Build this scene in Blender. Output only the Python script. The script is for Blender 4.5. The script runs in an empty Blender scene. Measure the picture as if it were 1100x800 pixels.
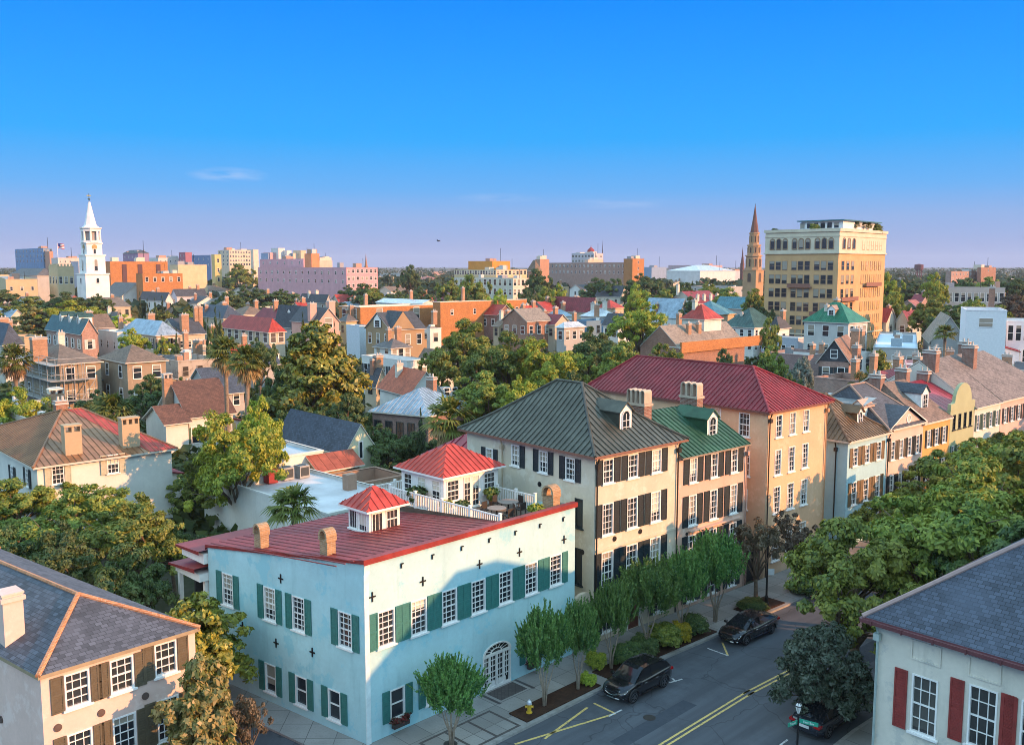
import bpy, math, random
import numpy as np
from mathutils import Vector, Matrix
rad = math.radians
SC = bpy.context.scene
# ------------------------------------------------------------------ camera, sky, sun, exposure
CAM_H, FPX, HORIZ = 24.0, 1000.0, 286.0          # drone height in metres, focal length in px of a 1100 px wide frame
PITCH = math.atan((400 - HORIZ) / FPX)
cam = bpy.data.cameras.new('camera'); cam.sensor_fit = 'HORIZONTAL'; cam.sensor_width = 36.0
cam.lens = 36.0 * FPX / 1100.0; cam.clip_start = 0.5; cam.clip_end = 20000
co = bpy.data.objects.new('camera', cam); SC.collection.objects.link(co)
co.location = (0, 0, CAM_H); co.rotation_euler = (math.pi / 2 - PITCH, 0, 0); SC.camera = co

cp, sp = math.cos(PITCH), math.sin(PITCH)
def ray(x, y):
    a = (x - 550) / FPX; b = (400 - y) / FPX
    return (a, cp + b * sp, -sp + b * cp)
SUN_AZ, SUN_EL = 107.0, 17.0                       # compass-like angle from +Y towards +X
w = bpy.data.worlds.new('World'); SC.world = w; w.use_nodes = True
nt = w.node_tree; nt.nodes.clear()
def wn(t, **k):
    n = nt.nodes.new(t)
    for a, b in k.items(): setattr(n, a, b)
    return n
out = wn('ShaderNodeOutputWorld'); bg = wn('ShaderNodeBackground')
sky = wn('ShaderNodeTexSky', sky_type='NISHITA', sun_disc=False)
sky.sun_elevation = rad(SUN_EL); sky.sun_rotation = rad(SUN_AZ)
sky.air_density = 1.0; sky.dust_density = 0.6; sky.ozone_density = 3.0
tc = wn('ShaderNodeTexCoord'); sx = wn('ShaderNodeSeparateXYZ'); nt.links.new(tc.outputs['Generated'], sx.inputs[0])
ramp = wn('ShaderNodeValToRGB')                    # air colour by elevation: lavender at the horizon, azure above, then an added bright fill band out of view
ramp.color_ramp.elements[0].position = 0.0; ramp.color_ramp.elements[0].color = (0.20, 0.235, 0.385, 1)
for pos, col in ((0.02, (0.19, 0.235, 0.40)), (0.05, (0.150, 0.24, 0.435)), (0.08, (0.070, 0.237, 0.50)), (0.13, (0.012, 0.222, 0.545)), (0.27, (0.0004, 0.148, 0.59)), (0.31, (0.06, 0.28, 0.66)), (0.40, (0.95, 1.35, 1.50)), (0.60, (0.95, 1.35, 1.50))):
    e = ramp.color_ramp.elements.new(pos); e.color = (*col, 1)
ramp.color_ramp.elements[-1].position = 0.82; ramp.color_ramp.elements[-1].color = (0.22, 0.40, 0.62, 1)
nt.links.new(sx.outputs[2], ramp.inputs[0])
lum = wn('ShaderNodeMix', data_type='RGBA', blend_type='MIX'); lum.inputs[0].default_value = 0.985
mulr = wn('ShaderNodeMix', data_type='RGBA', blend_type='MULTIPLY'); mulr.inputs[0].default_value = 1.0
nt.links.new(ramp.outputs[0], mulr.inputs[6]); mulr.inputs[7].default_value = (6.0, 6.0, 6.0, 1)
nt.links.new(sky.outputs[0], lum.inputs[6]); nt.links.new(mulr.outputs[2], lum.inputs[7])
# thin cirrus wisps low in the sky
mp = wn('ShaderNodeMapping'); mp.inputs['Scale'].default_value = (22, 22, 160); nt.links.new(tc.outputs['Generated'], mp.inputs[0])
ns = wn('ShaderNodeTexNoise'); ns.inputs['Scale'].default_value = 1.0; ns.inputs['Detail'].default_value = 5; nt.links.new(mp.outputs[0], ns.inputs[0])
cr = wn('ShaderNodeValToRGB'); cr.color_ramp.elements[0].position = 0.36; cr.color_ramp.elements[1].position = 0.62; nt.links.new(ns.outputs[0], cr.inputs[0])
er = wn('ShaderNodeValToRGB'); er.color_ramp.elements[0].position = 0.02; er.color_ramp.elements[0].color = (0, 0, 0, 1)
e = er.color_ramp.elements.new(0.08); e.color = (1, 1, 1, 1); er.color_ramp.elements[-1].position = 0.14; er.color_ramp.elements[-1].color = (0, 0, 0, 1)
nt.links.new(sx.outputs[2], er.inputs[0])
cm = wn('ShaderNodeMath', operation='MULTIPLY'); 
def cloud_spot(px_, py_, wx, wz):
    r0 = Vector(ray(px_, py_)).normalized(); s_ = wn('ShaderNodeVectorMath', operation='SUBTRACT'); nt.links.new(tc.outputs['Generated'], s_.inputs[0]); s_.inputs[1].default_value = r0
    m_ = wn('ShaderNodeVectorMath', operation='MULTIPLY'); nt.links.new(s_.outputs[0], m_.inputs[0]); m_.inputs[1].default_value = (1 / wx, 1 / wx, 1 / wz)
    l_ = wn('ShaderNodeVectorMath', operation='LENGTH'); nt.links.new(m_.outputs[0], l_.inputs[0]); q_ = wn('ShaderNodeMapRange'); q_.inputs[1].default_value = 0.15; q_.inputs[2].default_value = 1.0; q_.inputs[3].default_value = 1; q_.inputs[4].default_value = 0; nt.links.new(l_.outputs['Value'], q_.inputs[0]); return q_.outputs[0]
sA, sB, sC_ = cloud_spot(245, 188, .042, .0085), cloud_spot(535, 213, .05, .006), cloud_spot(665, 219, .07, .007)
a1 = wn('ShaderNodeMath', operation='MAXIMUM'); nt.links.new(sB, a1.inputs[0]); nt.links.new(sC_, a1.inputs[1]); a2 = wn('ShaderNodeMath', operation='MULTIPLY'); nt.links.new(a1.outputs[0], a2.inputs[0]); a2.inputs[1].default_value = .45
a3 = wn('ShaderNodeMath', operation='MAXIMUM'); nt.links.new(sA, a3.inputs[0]); nt.links.new(a2.outputs[0], a3.inputs[1])
nt.links.new(cr.outputs[0], cm.inputs[0]); nt.links.new(a3.outputs[0], cm.inputs[1])
cm2 = wn('ShaderNodeMath', operation='MULTIPLY'); cm2.inputs[1].default_value = 0.38; nt.links.new(cm.outputs[0], cm2.inputs[0])
cl = wn('ShaderNodeMix', data_type='RGBA'); nt.links.new(cm2.outputs[0], cl.inputs[0]); nt.links.new(lum.outputs[2], cl.inputs[6]); cl.inputs[7].default_value = (2.6, 2.7, 3.2, 1)
nt.links.new(cl.outputs[2], bg.inputs[0]); bg.inputs[1].default_value = 0.133
nt.links.new(bg.outputs[0], out.inputs[0])

sl = bpy.data.lights.new('sun', 'SUN'); sl.energy = 3.35; sl.angle = rad(0.5); sl.color = (1.0, 0.47, 0.20)
so = bpy.data.objects.new('sun', sl); SC.collection.objects.link(so)
sdir = Vector((math.sin(rad(SUN_AZ)) * math.cos(rad(SUN_EL)), math.cos(rad(SUN_AZ)) * math.cos(rad(SUN_EL)), math.sin(rad(SUN_EL))))
so.rotation_euler = sdir.to_track_quat('Z', 'Y').to_euler(); so.location = (60, -20, 60)
SC.view_settings.view_transform = 'Standard'; SC.view_settings.look = 'None'
SC.view_settings.exposure = 1.2; SC.view_settings.gamma = 1.0; SC.view_settings.use_curve_mapping = False
try:
    SC.cycles.filter_width = 0.95
    SC.cycles.max_bounces = 6; SC.cycles.diffuse_bounces = 3; SC.cycles.glossy_bounces = 2; SC.cycles.transmission_bounces = 3
    SC.cycles.transparent_max_bounces = 6; SC.cycles.volume_bounces = 0; SC.cycles.use_denoising = True
    SC.cycles.sample_clamp_indirect = 6
except Exception: pass

# ------------------------------------------------------------------ surveying: from photograph bearings to places on the ground
def gp(x, y, h=0.0):
    r = ray(x, y); t = (h - CAM_H) / r[2]; return Vector((r[0] * t, r[1] * t, h))
def dp(x, y, D):
    r = ray(x, y); t = D / r[1]; return Vector((r[0] * t, D, CAM_H + r[2] * t))
def along(P, dx, dy, x, h):                        # distance from P along (dx,dy) at height h to the bearing x
    k = (x - 550) / FPX; c = (h - CAM_H) * sp
    return (k * (P[1] * cp - c) - P[0]) / (dx - k * dy * cp)
H1 = rad(44.86); D1 = (math.sin(H1), math.cos(H1)); N1 = (D1[1], -D1[0])
H2 = rad(48.6); D2 = (math.sin(H2), math.cos(H2)); N2 = (D2[1], -D2[0])
A1 = (-7.27, 44.37); A2 = (A1[0] + D1[0] * 19.2, A1[1] + D1[1] * 19.2)
def W(s, n, z=0.0):                                # street coordinates: s along the row of houses, n across towards the road
    if s < 19.2: return Vector((A1[0] + D1[0] * s + N1[0] * n, A1[1] + D1[1] * s + N1[1] * n, z))
    if s == 19.2:
        m = ((N1[0] + N2[0]) / 2, (N1[1] + N2[1]) / 2); return Vector((A2[0] + m[0] * n, A2[1] + m[1] * n, z))
    s -= 19.2; return Vector((A2[0] + D2[0] * s + N2[0] * n, A2[1] + D2[1] * s + N2[1] * n, z))

# ------------------------------------------------------------------ materials
MAT = {}
def newmat(name):
    m = bpy.data.materials.new(name); m.use_nodes = True
    t = m.node_tree; b = t.nodes['Principled BSDF']
    return m, t, b
def nd(t, ty, **k):
    n = t.nodes.new(ty)
    for a, v in k.items(): setattr(n, a, v)
    return n
def mulc(c, f): return (min(c[0] * f, 1), min(c[1] * f, 1), min(c[2] * f, 1), 1)
def c4(c): return (c[0], c[1], c[2], 1)
def cached(f):
    def g(*a, **k):
        key = (f.__name__, a, tuple(sorted(k.items())))
        if key not in MAT: MAT[key] = f(*a, **k)
        return MAT[key]
    return g
def noise(t, coord, scale, detail=3, mscale=None, rough=0.55):
    n = nd(t, 'ShaderNodeTexNoise'); n.inputs['Scale'].default_value = scale; n.inputs['Detail'].default_value = detail
    n.inputs['Roughness'].default_value = rough
    if mscale:
        m = nd(t, 'ShaderNodeMapping'); m.inputs['Scale'].default_value = mscale
        t.links.new(coord, m.inputs[0]); t.links.new(m.outputs[0], n.inputs[0])
    else: t.links.new(coord, n.inputs[0])
    return n.outputs[0]
def mix(t, fac, a, b, blend='MIX'):
    n = nd(t, 'ShaderNodeMix', data_type='RGBA', blend_type=blend)
    for i, v in ((0, fac), (6, a), (7, b)):
        if hasattr(v, 'is_linked') or hasattr(v, 'links'): t.links.new(v, n.inputs[i])
        else: n.inputs[i].default_value = v
    return n.outputs[2]
def rng(t, v, a, b, c=0.0, d=1.0):
    n = nd(t, 'ShaderNodeMapRange'); n.inputs[1].default_value = a; n.inputs[2].default_value = b
    n.inputs[3].default_value = c; n.inputs[4].default_value = d; t.links.new(v, n.inputs[0]); return n.outputs[0]
def bump(t, b, h, s=0.3, d=0.02):
    n = nd(t, 'ShaderNodeBump'); n.inputs['Strength'].default_value = s; n.inputs['Distance'].default_value = d
    t.links.new(h, n.inputs['Height']); t.links.new(n.outputs[0], b.inputs['Normal'])
@cached
def plain(col, rough=0.6, metal=0.0, var=0.12, scale=3.0):
    m, t, b = newmat('plain'); b.inputs['Roughness'].default_value = rough; b.inputs['Metallic'].default_value = metal
    o = nd(t, 'ShaderNodeTexCoord').outputs['Object']
    n = noise(t, o, scale, 4)
    t.links.new(mix(t, rng(t, n, .3, .7), mulc(col, 1 - var), mulc(col, 1 + var)), b.inputs['Base Color'])
    return m
@cached
def stucco(col, stain=0.35, dirt=(0.30, 0.27, 0.22), patch=None):
    m, t, b = newmat('stucco'); b.inputs['Roughness'].default_value = 0.88; b.inputs['Specular IOR Level'].default_value = 0.2
    o = nd(t, 'ShaderNodeTexCoord').outputs['Object']
    big = noise(t, o, 0.33, 5, rough=.65); fine = noise(t, o, 5.0, 4); st = noise(t, o, 1.0, 4, (1.6, 1.6, 0.22))
    c = mix(t, rng(t, big, .32, .68), mulc(col, .86), mulc(col, 1.07))
    c = mix(t, rng(t, fine, .35, .75, 0, .35), c, mulc(col, .8))
    if patch: c = mix(t, rng(t, noise(t, o, .55, 6, rough=.7), .54, .60, 0, .75), c, c4(patch))
    c = mix(t, rng(t, st, .56, .80, 0, stain), c, c4(tuple(d * .5 + cc * .35 for d, cc in zip(dirt, col))))
    t.links.new(c, b.inputs['Base Color']); bump(t, b, fine, .25, .03)
    return m
@cached
def brick(col, mortar=(0.42, 0.38, 0.33), var=0.5):
    m, t, b = newmat('brickwork'); b.inputs['Roughness'].default_value = 0.9
    tc_ = nd(t, 'ShaderNodeTexCoord'); o = tc_.outputs['Object']
    k = nd(t, 'ShaderNodeTexBrick'); k.inputs['Scale'].default_value = 1.0; k.inputs['Brick Width'].default_value = .3; k.inputs['Row Height'].default_value = .1
    k.inputs['Mortar Size'].default_value = .008; k.inputs['Color1'].default_value = mulc(col, 1 - var * .5); k.inputs['Color2'].default_value = mulc(col, 1 + var * .5)
    k.inputs['Mortar'].default_value = c4(mortar); t.links.new(tc_.outputs['UV'], k.inputs[0])
    c = mix(t, rng(t, noise(t, o, .5, 5), .4, .75, 0, .45), k.outputs[0], mulc(col, .55))
    t.links.new(c, b.inputs['Base Color']); return m
@cached
def shingle(col, wd=.3, row=.22, var=.55, rough=.75):
    m, t, b = newmat('shingles'); b.inputs['Roughness'].default_value = rough
    tc_ = nd(t, 'ShaderNodeTexCoord'); o = tc_.outputs['Object']
    k = nd(t, 'ShaderNodeTexBrick'); k.inputs['Scale'].default_value = 1.0; k.inputs['Brick Width'].default_value = wd; k.inputs['Row Height'].default_value = row
    k.inputs['Mortar Size'].default_value = .014; k.inputs['Color1'].default_value = mulc(col, 1 - var * .6); k.inputs['Color2'].default_value = mulc(col, 1 + var * .7)
    k.inputs['Mortar'].default_value = mulc(col, .35); t.links.new(tc_.outputs['UV'], k.inputs[0])
    c = mix(t, rng(t, noise(t, o, .8, 5), .42, .72, 0, .5), k.outputs[0], mulc(col, 1.5))
    c = mix(t, rng(t, noise(t, o, .35, 5), .5, .75, 0, .45), c, mulc(col, .5))
    t.links.new(c, b.inputs['Base Color']); bump(t, b, k.outputs[1], -.5, .02); return m
@cached
def sheetmetal(col, rough=.42, wave=True, metal=.25):
    m, t, b = newmat('sheet_metal'); b.inputs['Roughness'].default_value = rough; b.inputs['Metallic'].default_value = metal; b.inputs['Specular IOR Level'].default_value = .3
    tc_ = nd(t, 'ShaderNodeTexCoord'); o = tc_.outputs['Object']
    c = mix(t, rng(t, noise(t, o, .6, 6, rough=.7), .36, .66), mulc(col, .68), mulc(col, 1.22))
    c = mix(t, rng(t, noise(t, o, 1.0, 5, (2.5, 2.5, .4)), .52, .74, 0, .5), c, mulc(col, .52))
    c = mix(t, rng(t, noise(t, o, 2.2, 6, rough=.75), .62, .74, 0, .45), c, c4(tuple(x * .6 + y * .5 for x, y in zip(col, (.24, .17, .11)))))
    t.links.new(c, b.inputs['Base Color'])
    if wave:
        wv = nd(t, 'ShaderNodeTexWave', wave_type='BANDS', bands_direction='X', wave_profile='SAW'); wv.inputs['Scale'].default_value = .35
        t.links.new(tc_.outputs['UV'], wv.inputs[0]); r = nd(t, 'ShaderNodeValToRGB'); r.color_ramp.elements[0].position = .85; r.color_ramp.elements[1].position = .93
        t.links.new(wv.outputs[1], r.inputs[0]); bump(t, b, r.outputs[0], .9, .06)
    return m
@cached
def glass(dark=(.018, .026, .034), lit=(.42, .38, .30), frac=.35):
    m, t, b = newmat('window_glass'); b.inputs['Roughness'].default_value = .06; b.inputs['Specular IOR Level'].default_value = .6
    oi = nd(t, 'ShaderNodeObjectInfo').outputs['Random']
    o = nd(t, 'ShaderNodeTexCoord').outputs['Object']; sz = nd(t, 'ShaderNodeSeparateXYZ'); t.links.new(o, sz.inputs[0])
    # blinds drawn to a different height behind each pane
    th = nd(t, 'ShaderNodeMath', operation='MULTIPLY_ADD'); t.links.new(oi, th.inputs[0]); th.inputs[1].default_value = 3.2; th.inputs[2].default_value = .1
    gt = nd(t, 'ShaderNodeMath', operation='GREATER_THAN'); t.links.new(sz.outputs[2], gt.inputs[0]); t.links.new(th.outputs[0], gt.inputs[1])
    fa = nd(t, 'ShaderNodeMath', operation='MULTIPLY'); t.links.new(gt.outputs[0], fa.inputs[0]); fa.inputs[1].default_value = frac * 2
    t.links.new(mix(t, fa.outputs[0], c4(dark), c4(lit)), b.inputs['Base Color']); return m
@cached
def leafmat(c0, c1, c2, trans=.3, rough=.55):
    m, t, b = newmat('leaves'); t.nodes.remove(b)
    g = nd(t, 'ShaderNodeNewGeometry').outputs['Random Per Island']; oi = nd(t, 'ShaderNodeObjectInfo').outputs['Random']
    o = nd(t, 'ShaderNodeTexCoord').outputs['Object']
    r = nd(t, 'ShaderNodeValToRGB'); r.color_ramp.elements[0].color = c4(c0); r.color_ramp.elements[1].color = c4(c2)
    e = r.color_ramp.elements.new(.5); e.color = c4(c1); t.links.new(g, r.inputs[0])
    c = mix(t, rng(t, noise(t, o, .45, 3), .4, .65, 0, .55), r.outputs[0], c4(c2))
    hs = nd(t, 'ShaderNodeHueSaturation'); t.links.new(c, hs.inputs['Color']); t.links.new(rng(t, oi, 0, 1, .8, 1.2), hs.inputs['Value']); t.links.new(rng(t, oi, 0, 1, .485, .512), hs.inputs['Hue'])
    d = nd(t, 'ShaderNodeBsdfDiffuse'); tr = nd(t, 'ShaderNodeBsdfTranslucent'); gl = nd(t, 'ShaderNodeBsdfGlossy'); gl.inputs['Roughness'].default_value = rough
    t.links.new(hs.outputs[0], d.inputs[0]); t.links.new(hs.outputs[0], tr.inputs[0]); gl.inputs[0].default_value = (.8, .8, .8, 1)
    m1 = nd(t, 'ShaderNodeMixShader'); m1.inputs[0].default_value = trans; t.links.new(d.outputs[0], m1.inputs[1]); t.links.new(tr.outputs[0], m1.inputs[2])
    m2 = nd(t, 'ShaderNodeMixShader'); m2.inputs[0].default_value = .035; t.links.new(m1.outputs[0], m2.inputs[1]); t.links.new(gl.outputs[0], m2.inputs[2])
    t.links.new(m2.outputs[0], t.nodes['Material Output'].inputs[0]); return m
@cached
def ground_mat(c0, c1, c2, s1=.05, s2=1.5, rough=.95):
    m, t, b = newmat('ground'); b.inputs['Roughness'].default_value = rough; b.inputs['Specular IOR Level'].default_value = .2
    o = nd(t, 'ShaderNodeTexCoord').outputs['Object']
    c = mix(t, rng(t, noise(t, o, s1, 6), .4, .6), c4(c0), c4(c1)); c = mix(t, rng(t, noise(t, o, s2, 5), .45, .7, 0, .7), c, c4(c2))
    f = noise(t, o, 30, 2); c = mix(t, rng(t, f, .3, .7, 0, .25), c, mulc(c0, .6))
    t.links.new(c, b.inputs['Base Color']); bump(t, b, f, .3, .01); return m
@cached
def asphalt():
    m, t, b = newmat('asphalt'); b.inputs['Roughness'].default_value = .85; b.inputs['Specular IOR Level'].default_value = .35
    uv = nd(t, 'ShaderNodeTexCoord').outputs['UV']
    lanes = noise(t, uv, 1.0, 3, (.9, .05, 1)); patch = noise(t, uv, .22, 6, rough=.7); g = noise(t, uv, 45, 2); cr_ = nd(t, 'ShaderNodeTexVoronoi', feature='DISTANCE_TO_EDGE'); cr_.inputs['Scale'].default_value = .28
    w_ = nd(t, 'ShaderNodeMapping'); t.links.new(uv, w_.inputs[0]); ad = nd(t, 'ShaderNodeVectorMath', operation='ADD'); sc_ = nd(t, 'ShaderNodeTexNoise'); sc_.inputs['Scale'].default_value = .8; t.links.new(uv, sc_.inputs[0])
    t.links.new(w_.outputs[0], ad.inputs[0]); t.links.new(sc_.outputs['Color'], ad.inputs[1]); t.links.new(ad.outputs[0], cr_.inputs[0])
    c = mix(t, rng(t, lanes, .35, .68), (.046, .056, .070, 1), (.100, .114, .134, 1))
    c = mix(t, rng(t, patch, .47, .62, 0, .7), c, (.036, .043, .054, 1))
    c = mix(t, rng(t, g, .3, .75, 0, .5), c, (.15, .15, .155, 1))
    c = mix(t, rng(t, cr_.outputs['Distance'], .0, .012, .55, 0), c, (.02, .02, .022, 1))
    t.links.new(c, b.inputs['Base Color']); bump(t, b, g, .3, .01); return m
@cached
def paving(col, bw=1.5, rh=1.5, mort=.02):
    m, t, b = newmat('paving'); b.inputs['Roughness'].default_value = .85
    tc_ = nd(t, 'ShaderNodeTexCoord'); uv = tc_.outputs['UV']
    k = nd(t, 'ShaderNodeTexBrick', offset=0.0); k.inputs['Scale'].default_value = 1; k.inputs['Brick Width'].default_value = bw; k.inputs['Row Height'].default_value = rh; k.inputs['Mortar Size'].default_value = mort
    k.inputs['Color1'].default_value = mulc(col, .82); k.inputs['Color2'].default_value = mulc(col, 1.15); k.inputs['Mortar'].default_value = mulc(col, .4); t.links.new(uv, k.inputs[0])
    c = mix(t, rng(t, noise(t, uv, .4, 6), .45, .7, 0, .6), k.outputs[0], mulc(col, .6)); c = mix(t, rng(t, noise(t, uv, 9, 3), .5, .8, 0, .4), c, mulc(col, .5))
    t.links.new(c, b.inputs['Base Color']); return m
@cached
def worn_paint(col):
    m, t, b = newmat('road_paint'); b.inputs['Roughness'].default_value = .7
    o = nd(t, 'ShaderNodeTexCoord').outputs['Object']
    t.links.new(mix(t, rng(t, noise(t, o, 7, 5), .48, .72, 0, .8), c4(col), (.09, .09, .095, 1)), b.inputs['Base Color']); return m
@cached
def carpaint(col):
    m, t, b = newmat('car_paint'); b.inputs['Base Color'].default_value = c4(col); b.inputs['Roughness'].default_value = .18; b.inputs['Coat Weight'].default_value = .8; b.inputs['Coat Roughness'].default_value = .04
    o = nd(t, 'ShaderNodeTexCoord').outputs['Object']; t.links.new(rng(t, noise(t, o, 4, 4), .3, .7, .14, .30), b.inputs['Roughness']); return m

WHITE = plain((.78, .77, .74), .5, 0, .08); GL = glass(); GLCUR = glass((.03, .036, .04), (.62, .58, .48), .5)
# ------------------------------------------------------------------ mesh building
class MB:
    def __init__(s): s.v = []; s.f = []; s.m = []
    def poly(s, pts, m=0):
        i = len(s.v); s.v.extend([tuple(p) for p in pts]); s.f.append(tuple(range(i, i + len(pts)))); s.m.append(m)
    def box(s, x0, x1, y0, y1, z0, z1, m=0, M=None):
        P = [Vector(p) for p in ((x0, y0, z0), (x1, y0, z0), (x1, y1, z0), (x0, y1, z0), (x0, y0, z1), (x1, y0, z1), (x1, y1, z1), (x0, y1, z1))]
        if M is not None: P = [M @ p for p in P]
        i = len(s.v); s.v.extend([tuple(p) for p in P])
        for q in ((0, 3, 2, 1), (4, 5, 6, 7), (0, 1, 5, 4), (1, 2, 6, 5), (2, 3, 7, 6), (3, 0, 4, 7)): s.f.append(tuple(i + k for k in q)); s.m.append(m)
    def tube(s, pts, r, n=6, m=0, cap=True):
        pts = [Vector(p) for p in pts]; rs = r if isinstance(r, (list, tuple)) else [r] * len(pts); i0 = len(s.v); up = Vector((.13, .27, 1)).normalized()
        for k, p in enumerate(pts):
            t = (pts[min(k + 1, len(pts) - 1)] - pts[max(k - 1, 0)])
            t = t.normalized() if t.length > 1e-6 else Vector((0, 0, 1))
            a = t.cross(up if abs(t.dot(up)) < .95 else Vector((1, 0, 0))).normalized(); b = t.cross(a)
            for j in range(n):
                an = 2 * math.pi * j / n; s.v.append(tuple(p + (a * math.cos(an) + b * math.sin(an)) * rs[k]))
        for k in range(len(pts) - 1):
            for j in range(n):
                a_, b_ = i0 + k * n + j, i0 + k * n + (j + 1) % n; s.f.append((a_, a_ + n, b_ + n, b_)); s.m.append(m)
        if cap:
            s.f.append(tuple(i0 + j for j in range(n))); s.m.append(m)
            s.f.append(tuple(i0 + (len(pts) - 1) * n + j for j in reversed(range(n)))); s.m.append(m)
    def lathe(s, prof, n=12, m=0, c=(0, 0), rot=0.0):
        i0 = len(s.v)
        for r, z in prof:
            for j in range(n):
                an = 2 * math.pi * j / n + rot; s.v.append((c[0] + r * math.cos(an), c[1] + r * math.sin(an), z))
        for k in range(len(prof) - 1):
            for j in range(n):
                a_, b_ = i0 + k * n + j, i0 + k * n + (j + 1) % n; s.f.append((a_, b_, b_ + n, a_ + n)); s.m.append(m)
        s.f.append(tuple(i0 + (len(prof) - 1) * n + j for j in range(n))); s.m.append(m)
        s.f.append(tuple(i0 + j for j in reversed(range(n)))); s.m.append(m)
    def prism(s, poly, y0, y1, m=0):               # polygon in x,z extruded along y
        n = len(poly); s.poly([(x, y0, z) for x, z in poly], m); s.poly([(x, y1, z) for x, z in reversed(poly)], m)
        for k in range(n):
            a, b = poly[k], poly[(k + 1) % n]; s.poly([(a[0], y0, a[1]), (a[0], y1, a[1]), (b[0], y1, b[1]), (b[0], y0, b[1])], m)
    def ribs(s, P, sp, m=0, wd=.05, ht=.055, off=0.0):      # standing seams up the slope of a flat polygon
        P = [Vector(p) for p in P]; n = Vector((0, 0, 0))
        for k in range(1, len(P) - 1): n += (P[k] - P[0]).cross(P[k + 1] - P[0])
        if n.length < 1e-6: return
        n.normalize()
        if n.z < 0: n = -n
        u = Vector((0, 0, 1)).cross(n)
        if u.length < 1e-4: return
        u.normalize(); v = n.cross(u); us = [p.dot(u) for p in P]; vs = [p.dot(v) for p in P]; base = P[0].dot(n)
        k0 = math.ceil(min(us) / sp)
        while k0 * sp < max(us):
            x = k0 * sp + off; k0 += 1; hit = []
            for a in range(len(P)):
                b = (a + 1) % len(P)
                if (us[a] - x) * (us[b] - x) < 0:
                    f = (x - us[a]) / (us[b] - us[a]); hit.append(vs[a] + f * (vs[b] - vs[a]))
            if len(hit) >= 2 and max(hit) - min(hit) > .12:
                lo, hi = min(hit), max(hit)
                q = [u * (x + a) + v * b + n * (base + c) for a, b, c in ((-wd / 2, lo, .004), (wd / 2, lo, .004), (wd / 2, hi, .004), (-wd / 2, hi, .004), (-wd * .3, lo, ht), (wd * .3, lo, ht), (wd * .3, hi, ht), (-wd * .3, hi, ht))]
                i = len(s.v); s.v.extend([tuple(p) for p in q])
                for fc in ((4, 5, 6, 7), (0, 1, 5, 4), (1, 2, 6, 5), (2, 3, 7, 6), (3, 0, 4, 7)): s.f.append(tuple(i + z for z in fc)); s.m.append(m)
    def mesh(s, name, mats, smooth=False):
        me = bpy.data.meshes.new(name); me.from_pydata(s.v, [], s.f)
        for mt in (mats if isinstance(mats, (list, tuple)) else [mats]): me.materials.append(mt)
        if any(s.m): me.polygons.foreach_set('material_index', s.m)
        uvl = me.uv_layers.new(name='UVMap'); uv = np.empty(len(me.loops) * 2, np.float32); V = s.v; li = 0
        for fc in s.f:
            nx = ny = nz = 0.0
            for k in range(len(fc)):
                a, b = V[fc[k]], V[fc[(k + 1) % len(fc)]]
                nx += (a[1] - b[1]) * (a[2] + b[2]); ny += (a[2] - b[2]) * (a[0] + b[0]); nz += (a[0] - b[0]) * (a[1] + b[1])
            L = math.sqrt(nx * nx + ny * ny + nz * nz) or 1; nx, ny, nz = nx / L, ny / L, nz / L; hl = math.hypot(nx, ny)
            if hl < .05: ux, uy, vx, vy, vz = 1, 0, 0, 1, 0
            else: ux, uy = -ny / hl, nx / hl; vx, vy, vz = -nz * uy, nz * ux, nx * uy - ny * ux
            for i in fc:
                p = V[i]; uv[li] = p[0] * ux + p[1] * uy; uv[li + 1] = p[0] * vx + p[1] * vy + p[2] * vz; li += 2
        uvl.data.foreach_set('uv', uv)
        if smooth: me.polygons.foreach_set('use_smooth', [True] * len(me.polygons))
        return me
    def build(s, name, mats, parent=None, smooth=False):
        return link(name, s.mesh(name, mats, smooth), parent)
def link(name, data, parent=None):
    o = bpy.data.objects.new(name, data); SC.collection.objects.link(o)
    if parent is not None: o.parent = parent
    return o
def tag(o, label, cat, group=None, kind=None):
    if kind: o['kind'] = kind
    else: o['label'] = label; o['category'] = cat
    if kind and label: o['label'] = label; o['category'] = cat
    if group: o['group'] = group
    return o
def thing(name, label, cat, loc, rz=0.0, group=None):
    o = bpy.data.objects.new(name, None); SC.collection.objects.link(o); o.empty_display_size = .3
    o.location = loc; o.rotation_euler = (0, 0, rz); return tag(o, label, cat, group)
def dup(root, loc, rz=None, label=None, scale=None):
    r = root.copy(); SC.collection.objects.link(r); r.location = loc
    if rz is not None: r.rotation_euler = (0, 0, rz)
    if label: r['label'] = label
    if scale: r.scale = scale
    for ch in list(root.children):
        c = ch.copy(); SC.collection.objects.link(c); c.parent = r
        for g in list(ch.children):
            d = g.copy(); SC.collection.objects.link(d); d.parent = c
    return r
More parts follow.
